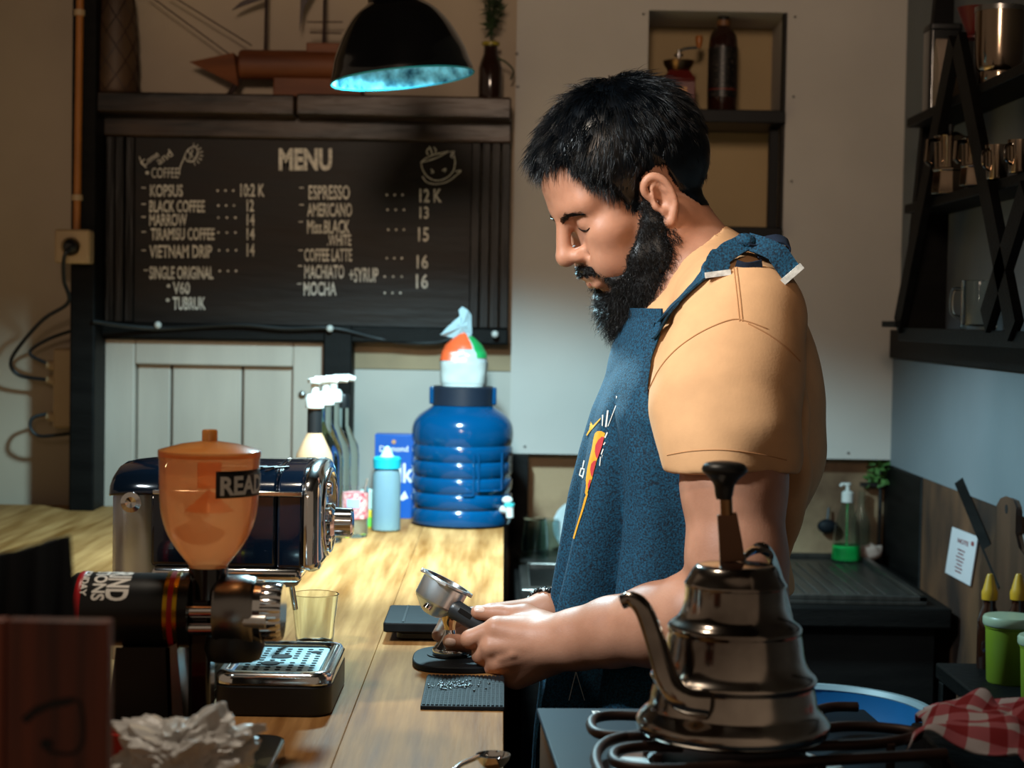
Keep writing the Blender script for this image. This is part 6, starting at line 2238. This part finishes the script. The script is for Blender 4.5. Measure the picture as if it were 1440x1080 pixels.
# stubble running up the cheek and sideburn
ck = head & (loc[:, 0] < .075) & (loc[:, 0] > .004) & (loc[:, 2] < .012) & (loc[:, 2] > -.07) & (np.abs(loc[:, 1]) > .04)
ckv = loc[:, 2] + .0 < np.interp(loc[:, 0], [.004, .02, .035, .05, .075], [.015, .012, -.018, -.036, -.052])
ckq = quads[(ck & ckv & ~earq)[quads].all(1)]
rt4, idx4 = sample(pos, ckq, 2600)
n4 = nrm[ckq[idx4, 0]]
d4 = (n4 @ HR.T) * .5 + np.array([.1, 0, -.8]) + rng.normal(0, .3, rt4.shape)
ss_ = strands(rt4, d4 @ HR, rng.uniform(.004, .010, len(rt4)), n4 * 0, .00030, seg=3, curl=.4)
mk_ = head & (loc[:, 0] > .085) & (loc[:, 2] < -.0425) & (loc[:, 2] > -.0535) & (np.abs(loc[:, 1]) < .030)
mq = quads[mk_[quads].all(1)]
rt5, idx5 = sample(pos, mq, 520)
l5 = (rt5 - np.array(HC)) @ HR.T
d5_ = np.stack([np.full(len(l5), .25), np.sign(l5[:, 1]) * 1.0, np.full(len(l5), -.75)], 1) + (nrm[mq[idx5, 0]] @ HR.T) * .5 + rng.normal(0, .2, l5.shape)
ms_ = strands(rt5, d5_ @ HR, rng.uniform(.005, .010, len(l5)), np.zeros(l5.shape), .00036, seg=4, curl=.3)
bv, bqq = merge([(bpos, bq), bs_, ss_, ms_])
np_obj('beard', bv, bqq, 'beard', person)

# eyebrows, lashes
fm = np.linalg.norm(loc, axis=1) < .17
qf = quads[fm[quads].all(1)]
uf = np.unique(qf)
remap = np.full(len(pos), -1, np.int64)
remap[uf] = np.arange(len(uf))
head_bvh = bvh_of(pos[uf], remap[qf])
for s_ in (-1, 1):
    n = 330
    u = rng.uniform(0, 1, n)
    base = np.stack([np.interp(u, [0, .5, 1], [.106, .101, .087]), s_ * np.interp(u, [0, .5, 1], [.008, .026, .046]), np.interp(u, [0, .45, 1], [.0215, .0275, .0235])], 1)
    base[:, 2] += rng.normal(0, .0027, n) * (1 - .5 * u)
    P = np.array(HC) + base @ HR
    P = np.array([tuple((lambda r: r[0] + r[1] * .0004)(head_bvh.find_nearest(Vector(p)))) for p in P.tolist()])
    d5 = np.stack([-.25 * np.ones(n), s_ * np.ones(n), .25 - .6 * u], 1) + rng.normal(0, .18, (n, 3))
    v5, q5 = strands(P, d5 @ HR, rng.uniform(.0045, .0075, n), np.zeros((n, 3)), .00027, seg=3)
    np_obj('eyebrow', v5, q5, 'hair', person)
    lash = [(lambda r: r[0] + r[1] * .0003)(head_bvh.find_nearest(p)) for p in spline([H(.0965, .0175 * s_, .0045), H(.0990, .026 * s_, .0010), H(.0985, .034 * s_, -.0002), H(.0950, .0410 * s_, .0008), H(.0910, .0465 * s_, .0026)], 6)]
    MB().tube(lash, list(np.interp(np.linspace(0, 1, len(lash)), [0, .5, 1], [.0006, .0013, .0006])), 8).build('eyelashes', 'hair', person, world=True)
# lips
M['lip'] = mat('lip', '7d4638', .4, var=.08)
lp2 = MB()
lp2.tube(spline([H(.0985, .0225, -.0640), H(.1065, .011, -.0668), H(.1100, 0, -.0672), H(.1065, -.011, -.0668), H(.0985, -.0225, -.0640)], 6), list(np.interp(np.linspace(0, 1, 25), [0, .5, 1], [.001, .0036, .001])), 10)
lp2.build('lower_lip', 'lip', person, world=True)

# ---- shirt
sf = Field(axis(.07, .47, .0032), axis(1.90, 2.64, .0034), axis(.98, 1.47, .0032))
def grown(prim, g):
    fn, lo, hi = prim
    return (lambda X, Y, Z: fn(X, Y, Z) - g), lo - g, hi + g
for i in (0, 1, 3, 4, 5, 6):
    sf.add(grown(trunk[i][0], .009), .03)
sf.add(cap(W(955, 345, PY), W(1000, 405, PY), .054, .075), .03)
def sleeve(pts, endp, axisdir):
    prims = [cap(a, b_, ra, rb_) for (a, ra), (b_, rb_) in zip(pts[:-1], pts[1:])]
    e, n_ = np3(endp), np3(Vector(axisdir).normalized())
    def fn(X, Y, Z):
        d = None
        for f_, lo, hi in prims:
            v = f_(X, Y, Z)
            if d is None:
                d = v
            else:
                h = np.clip(.5 + .5 * (d - v) / .02, 0, 1)
                d = d * (1 - h) + v * h - .02 * h * (1 - h)
        pl_ = (X - e[0]) * n_[0] + (Y - e[1]) * n_[1] + (Z - e[2]) * n_[2]
        # soft diagonal folds
        w = .0052 * np.sin(44 * (Z + .9 * X) + 10 * np.sin(9 * X + 4 * Z) * .25 + 6 * Y) * np.clip((1.30 - Z) / .12, 0, 1) * np.clip((X - .20) / .1, 0, 1)
        return np.maximum(d + w, pl_)
    lo = np.min([p_[1] for p_ in prims], 0)
    hi = np.max([p_[2] for p_ in prims], 0)
    return fn, lo, hi
hem = W(1028, 664, 2.01)
sl_n = [(W(1047, 450, 2.10), .074), (W(1026, 530, 2.06), .083), (W(1020, 575, 2.045), .0835), (W(1025, 625, 2.022), .074), (W(1028, 720, 2.0), .0665)]
sf.add(sleeve(sl_n, hem, (.03, -.03, -1)), .014)
sl_f = [(W(1010, 465, 2.44), .07), (W(985, 570, 2.50), .078), (W(978, 720, 2.54), .066)]
sf.add(sleeve(sl_f, W(978, 660, 2.52), (-.1, .1, -1)), .02)
for pts_, r_ in (([(1104, 520, 2.112), (1118, 590, 2.122), (1108, 670, 2.126)], .012), ([(1092, 600, 2.105), (1112, 660, 2.12), (1104, 735, 2.133)], .011),
                 ([(1102, 690, 2.12), (1112, 740, 2.14), (1090, 800, 2.15)], .010)):
    P_ = spline([W(*p) for p in pts_], 4)
    for a_, b_ in zip(P_[:-1], P_[1:]):
        sf.add(cap(a_, b_, r_, r_), .02)
# waist cut and neck opening
zw = W(1110, 822, PY).z
def plane_cut(pt, n_):
    pt, n_ = np3(pt), np3(Vector(n_).normalized())
    return (lambda X, Y, Z: (X - pt[0]) * n_[0] + (Y - pt[1]) * n_[1] + (Z - pt[2]) * n_[2])
pc = plane_cut((0, 0, zw), (0, 0, 1))
sf.D = np.maximum(sf.D, -pc(*[a.reshape([-1 if i == j else 1 for j in range(3)]) for i, a in enumerate(sf.ax)]))
# collar plane runs from the front of the throat up to the nape
c_a, c_b = W(925, 440, PY), W(1003, 352, PY)
cdir = (c_b - c_a).normalized()
cn = Vector((-cdir.z, 0, cdir.x))
if cn.z < 0:
    cn = -cn
neck_ax = (Vector(c_a) + Vector(c_b)) / 2
pl1 = plane_cut(c_a, cn)
G = [a.reshape([-1 if i == j else 1 for j in range(3)]) for i, a in enumerate(sf.ax)]
rr_ = ell(neck_ax + cn * .03, (.060, .058, .085))[0](*G)
sf.D = np.maximum(sf.D, -np.maximum(-pl1(*G), rr_ - .02))
# broad folds over the back under the arm
folds = .0060 * np.sin(44 * (G[2] - .9 * G[0]) + 9 * G[1]) * np.clip((1.23 - G[2]) / .1, 0, 1) * np.clip((G[0] - .24) / .06, 0, 1)
sf.D = sf.D + folds.astype(np.float32)
spos, sq = sf.mesh()
spos = smooth(spos, sq, 6, .5)
shirt = np_obj('shirt', spos, sq, 'shirt', person)
shirt_bvh = bvh_of(spos, sq)
EYE = Vector((0, 0, CAMZ))
def on_shirt(px, py, lift=.001):
    h, n_, _, _ = shirt_bvh.ray_cast(EYE, ray(px, py))
    return (h + n_ * lift) if h is not None else None
def seam(pts, r=.0009, name='seam', mm='shirt_dark', lift=.0002):
    P = [on_shirt(p[0], p[1], lift) for p in spline([(a, b_, 0) for a, b_ in pts], 8)]
    P = [p for p in P if p is not None]
    if len(P) > 2:
        MB().tube(P, r, 6).build(name, mm, person, world=True)
seam([(1036, 376), (1040, 410), (1044, 452)])
seam([(1032, 378), (1036, 412), (1040, 452)], .0007)
seam([(1078, 462), (1050, 452), (1028, 450), (990, 465), (955, 488), (930, 515), (914, 545), (908, 562)], .0010)
seam([(1052, 455), (1080, 470), (1105, 488), (1125, 508)], .0010)
seam([(938, 640), (975, 634), (1020, 633), (1070, 639), (1106, 647)], .0006)
M['collar'] = mat('shirt collar rib', 'c98f58', .85, var=.04)
# collar band round the neck
nk = []
for i in range(28):
    a = 2 * math.pi * i / 28
    u = cdir * math.cos(a) * (c_b - c_a).length / 2 * 1.0 + Vector((0, 1, 0)) * math.sin(a) * .072
    nk.append(neck_ax + u)
MB().tube(nk, .0065, 10, closed=True).build('collar', 'collar', person, world=True)

# ---- trousers and shoes
tf = Field(axis(.05, .46, .006), axis(2.05, 2.50, .006), axis(.0, 1.06, .008))
tf.add(grown(trunk[2][0], .008), .03)
tf.add(grown(trunk[1][0], .006), .03)
for sy in (-.09, .09):
    tf.add(cap(Vector((.245, PY + sy, .86)), Vector((.238, PY + sy, .48)), .098, .074), .03)
    tf.add(cap(Vector((.238, PY + sy, .48)), Vector((.262, PY + sy, .09)), .073, .066), .02)
Gt = [a.reshape([-1 if i == j else 1 for j in range(3)]) for i, a in enumerate(tf.ax)]
tf.D = np.maximum(tf.D, Gt[2] - (zw + .006))
tf.D = np.maximum(tf.D, .06 - Gt[2])
tpos, tq = tf.mesh()
np_obj('trousers', smooth(tpos, tq, 2), tq, 'trousers', person)
for sy in (-.09, .09):
    shf = Field(axis(.03, .36, .005), axis(PY + sy - .07, PY + sy + .07, .005), axis(-.01, .14, .004))
    shf.add(ell((.21, PY + sy, .035), (.135, .047, .042)), .01)
    shf.add(ell((.275, PY + sy, .06), (.055, .045, .055)), .03)
    Gs = [a.reshape([-1 if i == j else 1 for j in range(3)]) for i, a in enumerate(shf.ax)]
    shf.D = np.maximum(shf.D, .002 - Gs[2])
    p_, q_ = shf.mesh()
    np_obj('shoe', smooth(p_, q_, 2), q_, 'black_rubber', person)

# ---- denim apron
lev = [  # py, front px, near back-edge px, edge Y, half width
    (440, 884, 934, 2.175, .085), (470, 872, 930, 2.155, .105), (500, 864, 918, 2.13, .125), (540, 850, 912, 2.105, .150), (580, 834, 915, 2.09, .168),
    (640, 818, 965, 2.085, .182), (700, 806, 1000, 2.09, .182), (760, 797, 1010, 2.10, .178), (830, 788, 1010, 2.10, .176),
    (900, 779, 1005, 2.10, .178), (960, 770, 1000, 2.10, .180), (1040, 760, 995, 2.10, .182), (1200, 745, 990, 2.10, .185), (1290, 742, 990, 2.10, .186)]
LZ = [W(850, l[0], 2.2).z for l in lev][::-1]
LF = [W(l[1], l[0], PY).x for l in lev][::-1]
LE = [W(l[2], l[0], l[3]).x for l in lev][::-1]
LW = [l[4] for l in lev][::-1]
ztop, zbot = LZ[-1], LZ[0]
def apron(u, v, lift=0.):
    """u: -1 near edge .. 0 front .. 1 far edge, v: 0 top .. 1 hem"""
    z = ztop + (zbot - ztop) * v
    xf, xe, w = (float(np.interp(z, LZ, A)) for A in (LF, LE, LW))
    a = u * math.pi / 2
    c_ = abs(math.cos(a)) ** 1.15
    X = xe + (xf - xe) * c_
    Y = PY - w * -math.sin(a)
    dn = min(1, max(0, (v - .12) / .35))
    e_ = lambda c0, w0: math.exp(-((u - c0 - .10 * (v - .5)) / w0) ** 2)
    g = dn * (.022 * e_(-.62, .10) - .046 * e_(-.44, .055) + .024 * e_(-.30, .07) - .008 * e_(-.10, .06) + .006 * e_(0, .06)
              + .012 * e_(.55, .15) - .016 * e_(.35, .1))
    g += .004 * dn * math.sin(26 * u + 2.5 * v + .6)
    g += .0015 * noise.noise(Vector((u * 4, v * 9, 3)))
    nx_, ny_ = -math.cos(a), math.sin(a)
    k_ = g + lift
    return (X + nx_ * k_, Y + ny_ * k_, z)
NU, NV = 121, 120
def sdf_at(p):
    ix = []
    for q in range(3):
        a = sf.ax[q]
        t_ = (p[q] - float(a[0])) / float(a[1] - a[0])
        if t_ < 0 or t_ > len(a) - 1.001:
            return .05
        ix.append(t_)
    i, j, k_ = (int(q) for q in ix)
    f, g, h = ix[0] - i, ix[1] - j, ix[2] - k_
    c = sf.D[i:i + 2, j:j + 2, k_:k_ + 2]
    c = c[0] * (1 - f) + c[1] * f
    c = c[0] * (1 - g) + c[1] * g
    return float(c[0] * (1 - h) + c[1] * h)
apron0 = apron
def apron(u, v, lift=0.):
    p = Vector(apron0(u, v, lift))
    a = u * math.pi / 2
    d = Vector((-math.cos(a) - .15, math.sin(a), 0)).normalized()
    if p.z > zw + .01:
        for _ in range(6):
            s_ = sdf_at(p)
            if s_ < .004 + lift:
                p = p + d * (.0045 + lift - s_)
    return tuple(p)
ap = MB()
ap.grid(lambda u, v: apron(u * 2 - 1, v), NU, NV)
ap.build('apron', 'denim', person, world=True, sharp=0, solid=.0022, off=0)
apb = MB()
apb.grid(lambda u, v: apron(u * 2 - 1, v, .0018), NU, NV)
apron_bvh = BVHTree.FromPolygons([Vector(p) for p in apb.v], apb.f)
def on_apron(px, py, lift=.0006):
    h, n_, _, _ = apron_bvh.ray_cast(EYE, ray(px, py))
    if h is None:
        return None
    d = ray(px, py).normalized()
    return tuple(h - d * lift)
def printed(poly, name, mm, lift=.0006):
    """flat print shape sitting on the denim"""
    bmx = bmesh.new()
    vs_ = [bmx.verts.new((a, b_, 0)) for a, b_ in poly]
    bmx.faces.new(vs_)
    bmesh.ops.triangulate(bmx, faces=bmx.faces[:])
    for _ in range(3):
        long_ = [e for e in bmx.edges if e.calc_length() > 4]
        if not long_:
            break
        bmesh.ops.subdivide_edges(bmx, edges=long_, cuts=1)
        bmesh.ops.triangulate(bmx, faces=bmx.faces[:])
    bmx.verts.index_update()
    pts = [on_apron(v.co.x, v.co.y, lift) for v in bmx.verts]
    fs = [tuple(v.index for v in f.verts) for f in bmx.faces]
    bmx.free()
    ok = [f for f in fs if all(pts[i] is not None for i in f)]
    if not ok:
        return
    pts = [p if p is not None else (0, 0, 0) for p in pts]
    keep = sorted({i for f in ok for i in f})
    mp_ = {i: j for j, i in enumerate(keep)}
    MB().add([pts[i] for i in keep], [tuple(mp_[i] for i in f) for f in ok]).build(name, mm, person, world=True, sharp=0)
M['print_yellow'] = mat('yellow print', 'e0a02c', .6, var=.04)
M['print_red'] = mat('red print', 'c23a3e', .6, var=.04)
def c6(x, y):      # crop coordinates of the print to picture pixels
    return (760 + x / 4.32, 540 + y / 4.32)
def P6(l):
    return [c6(*p) for p in l]
printed(P6([(330, 300), (345, 286), (370, 286), (392, 298), (386, 335), (362, 400), (340, 470), (318, 560), (300, 620), (285, 660), (278, 682), (270, 660), (276, 620), (275, 580), (284, 510), (300, 440), (312, 390), (320, 340)]), 'yellow_print', 'print_yellow')
printed(P6([(278, 682), (285, 660), (288, 670), (262, 760), (232, 850), (205, 942), (196, 936), (222, 850), (250, 760), (268, 690)]), 'yellow_print', 'print_yellow')
printed(P6([(386, 322), (372, 320), (350, 340), (334, 372), (330, 410), (336, 440), (346, 456), (360, 415), (376, 370)]), 'red_print', 'print_red', .0012)
printed(P6([(338, 464), (322, 468), (308, 486), (302, 520), (306, 552), (314, 566), (326, 520)]), 'red_print', 'print_red', .0012)
printed(P6([(308, 580), (296, 582), (288, 610), (288, 642), (294, 634), (302, 606)]), 'red_print', 'print_red', .0012)
printed(P6([(304, 228), (310, 236), (318, 252), (366, 204), (364, 216), (324, 262), (300, 290), (282, 316), (278, 308), (296, 276), (308, 254)]), 'yellow_print', 'print_yellow')
for l in ([(374, 188), (382, 186), (378, 256), (372, 254)], [(404, 160), (414, 160), (402, 262), (392, 260)], [(456, 130), (460, 132), (412, 258), (408, 256)],
          [(458, 70), (466, 76), (460, 90)], [(402, 292), (410, 296), (394, 330), (388, 324)], [(390, 352), (396, 356), (386, 372), (380, 368)],
          [(378, 392), (384, 396), (372, 430), (366, 426)], [(362, 440), (368, 444), (362, 500), (356, 494)], [(374, 430), (378, 432), (372, 452)]):
    printed(P6(l), 'white_print', 'print_white')
for l in ([(262, 462), (270, 466), (264, 488), (258, 512), (252, 510), (256, 484)], [(244, 508), (270, 514), (268, 522), (242, 516)],
          [(244, 510), (252, 512), (240, 556), (232, 552)], [(262, 520), (270, 522), (258, 574), (250, 570)], [(236, 548), (260, 560), (257, 568), (234, 556)]):
    printed(P6(l), 'white_print', 'print_white')
# pleat stitching low on the apron
for pts in ([(800, 985), (806, 960), (810, 945)], [(810, 945), (816, 965), (822, 985)]):
    P = [on_apron(*p, .0006) for p in pts]
    if all(P):
        MB().tube(P, .0005, 5).build('stitching', 'print_white', person, world=True)
# patch pocket edge and bib hem
hemp = [apron(-1 + 2 * i / 60, .002, .0015) for i in range(61)]
MB().ribbon(hemp, (0, 0, 1), .016, .003).build('bib_hem', 'denim', person, world=True)

# straps, knot and bow
def sp(px, py, lift=.003):
    p = on_shirt(px, py, lift)
    return p if p is not None else W(px, py, 2.2)
st_ = [W(922, 462, 2.165), sp(935, 445), sp(955, 425), sp(975, 405), sp(992, 388), sp(1004, 376)]
vd = (1, 0, 1)
def strap(path, width, wdir, nm, mm='denim', th=.0022, n=6):
    MB().ribbon(spline(path, n), wdir, width, th).build(nm, mm, person, world=True)
strap(st_, .020, (.6, .3, .8), 'neck_strap')
fold = [W(918, 470, 2.15), W(930, 462, 2.14), sp(948, 440, .005), sp(962, 424, .005)]
strap(fold, .017, (.6, .3, .8), 'strap_fold')
KN = sp(1048, 362, .012) + Vector((0, 0, .008))
K_Y = KN.y
def B_(px, py, dy=0.):
    return W(px, py, K_Y + dy)
strap([KN, B_(1030, 350, -.008), B_(1014, 362, -.012), B_(1008, 374, -.014), B_(1009, 386, -.014)], [.022] * 12 + [.028] * 13, (1, 0, -.2), 'bow_tail')
MB().ribbon([B_(1009, 381, -.0165), B_(1010, 389, -.0165)], (1, 0, -.2), .030, .0036).build('frayed_end', 'chalk', person, world=True)
strap([KN, B_(1072, 346, -.008), B_(1092, 356, -.012), B_(1105, 373, -.012), B_(1116, 388, -.012)], [.022] * 12 + [.025] * 13, (.75, 0, .5), 'bow_tail')
MB().ribbon([B_(1111, 382, -.0145), B_(1117, 389, -.0145)], (.75, 0, .6), .030, .0036).build('frayed_end', 'chalk', person, world=True)
strap([KN, B_(1070, 340, .004), B_(1094, 336, .006), B_(1109, 343, .008), B_(1104, 356, .012), B_(1085, 358, .012), B_(1062, 356, .006)], .022, (0, 1, .5), 'bow_loop', 'denim_dark')
strap([KN, B_(1030, 342, .01), B_(1014, 350, .02), B_(1008, 362, .02), B_(1024, 366, .012), B_(1045, 364, .006)], .020, (0, 1, .4), 'bow_loop')
MB().ball((0, 0, 0), (.013, .009, .009), T(*KN) @ rotm(0, .3, 0), nu=20, nv=12).build('bow_knot', 'denim', person, world=True)
strap([B_(1072, 374, -.010), B_(1050, 378, -.012), B_(1034, 374, -.010)], .015, (0, -.3, 1), 'strap_end', 'denim_dark')

# bracelet on the far wrist
M['bead'] = mat('black and white beads', '0a0b0c', .25, var=.4, vscale=130, col2='cfd6d6', lo=.56, hi=.62)
wc_ = W(764, 864, 2.272)
wd = (W(815, 845, 2.345) - W(772, 862, 2.285)).normalized()
fb = frame(W(769, 862, 2.28), wd)
br = MB()
for i in range(26):
    a = 2 * math.pi * i / 26
    br.ball((.0305 * math.cos(a), .0305 * math.sin(a), .0012 * (i % 2)), .0044, fb, nu=8, nv=6)
br.tube([(.0300 * math.cos(2 * math.pi * i / 40), .0300 * math.sin(2 * math.pi * i / 40), 0) for i in range(40)], .003, 8, fb, closed=True)
br.build('bracelet', 'bead', person, world=True)
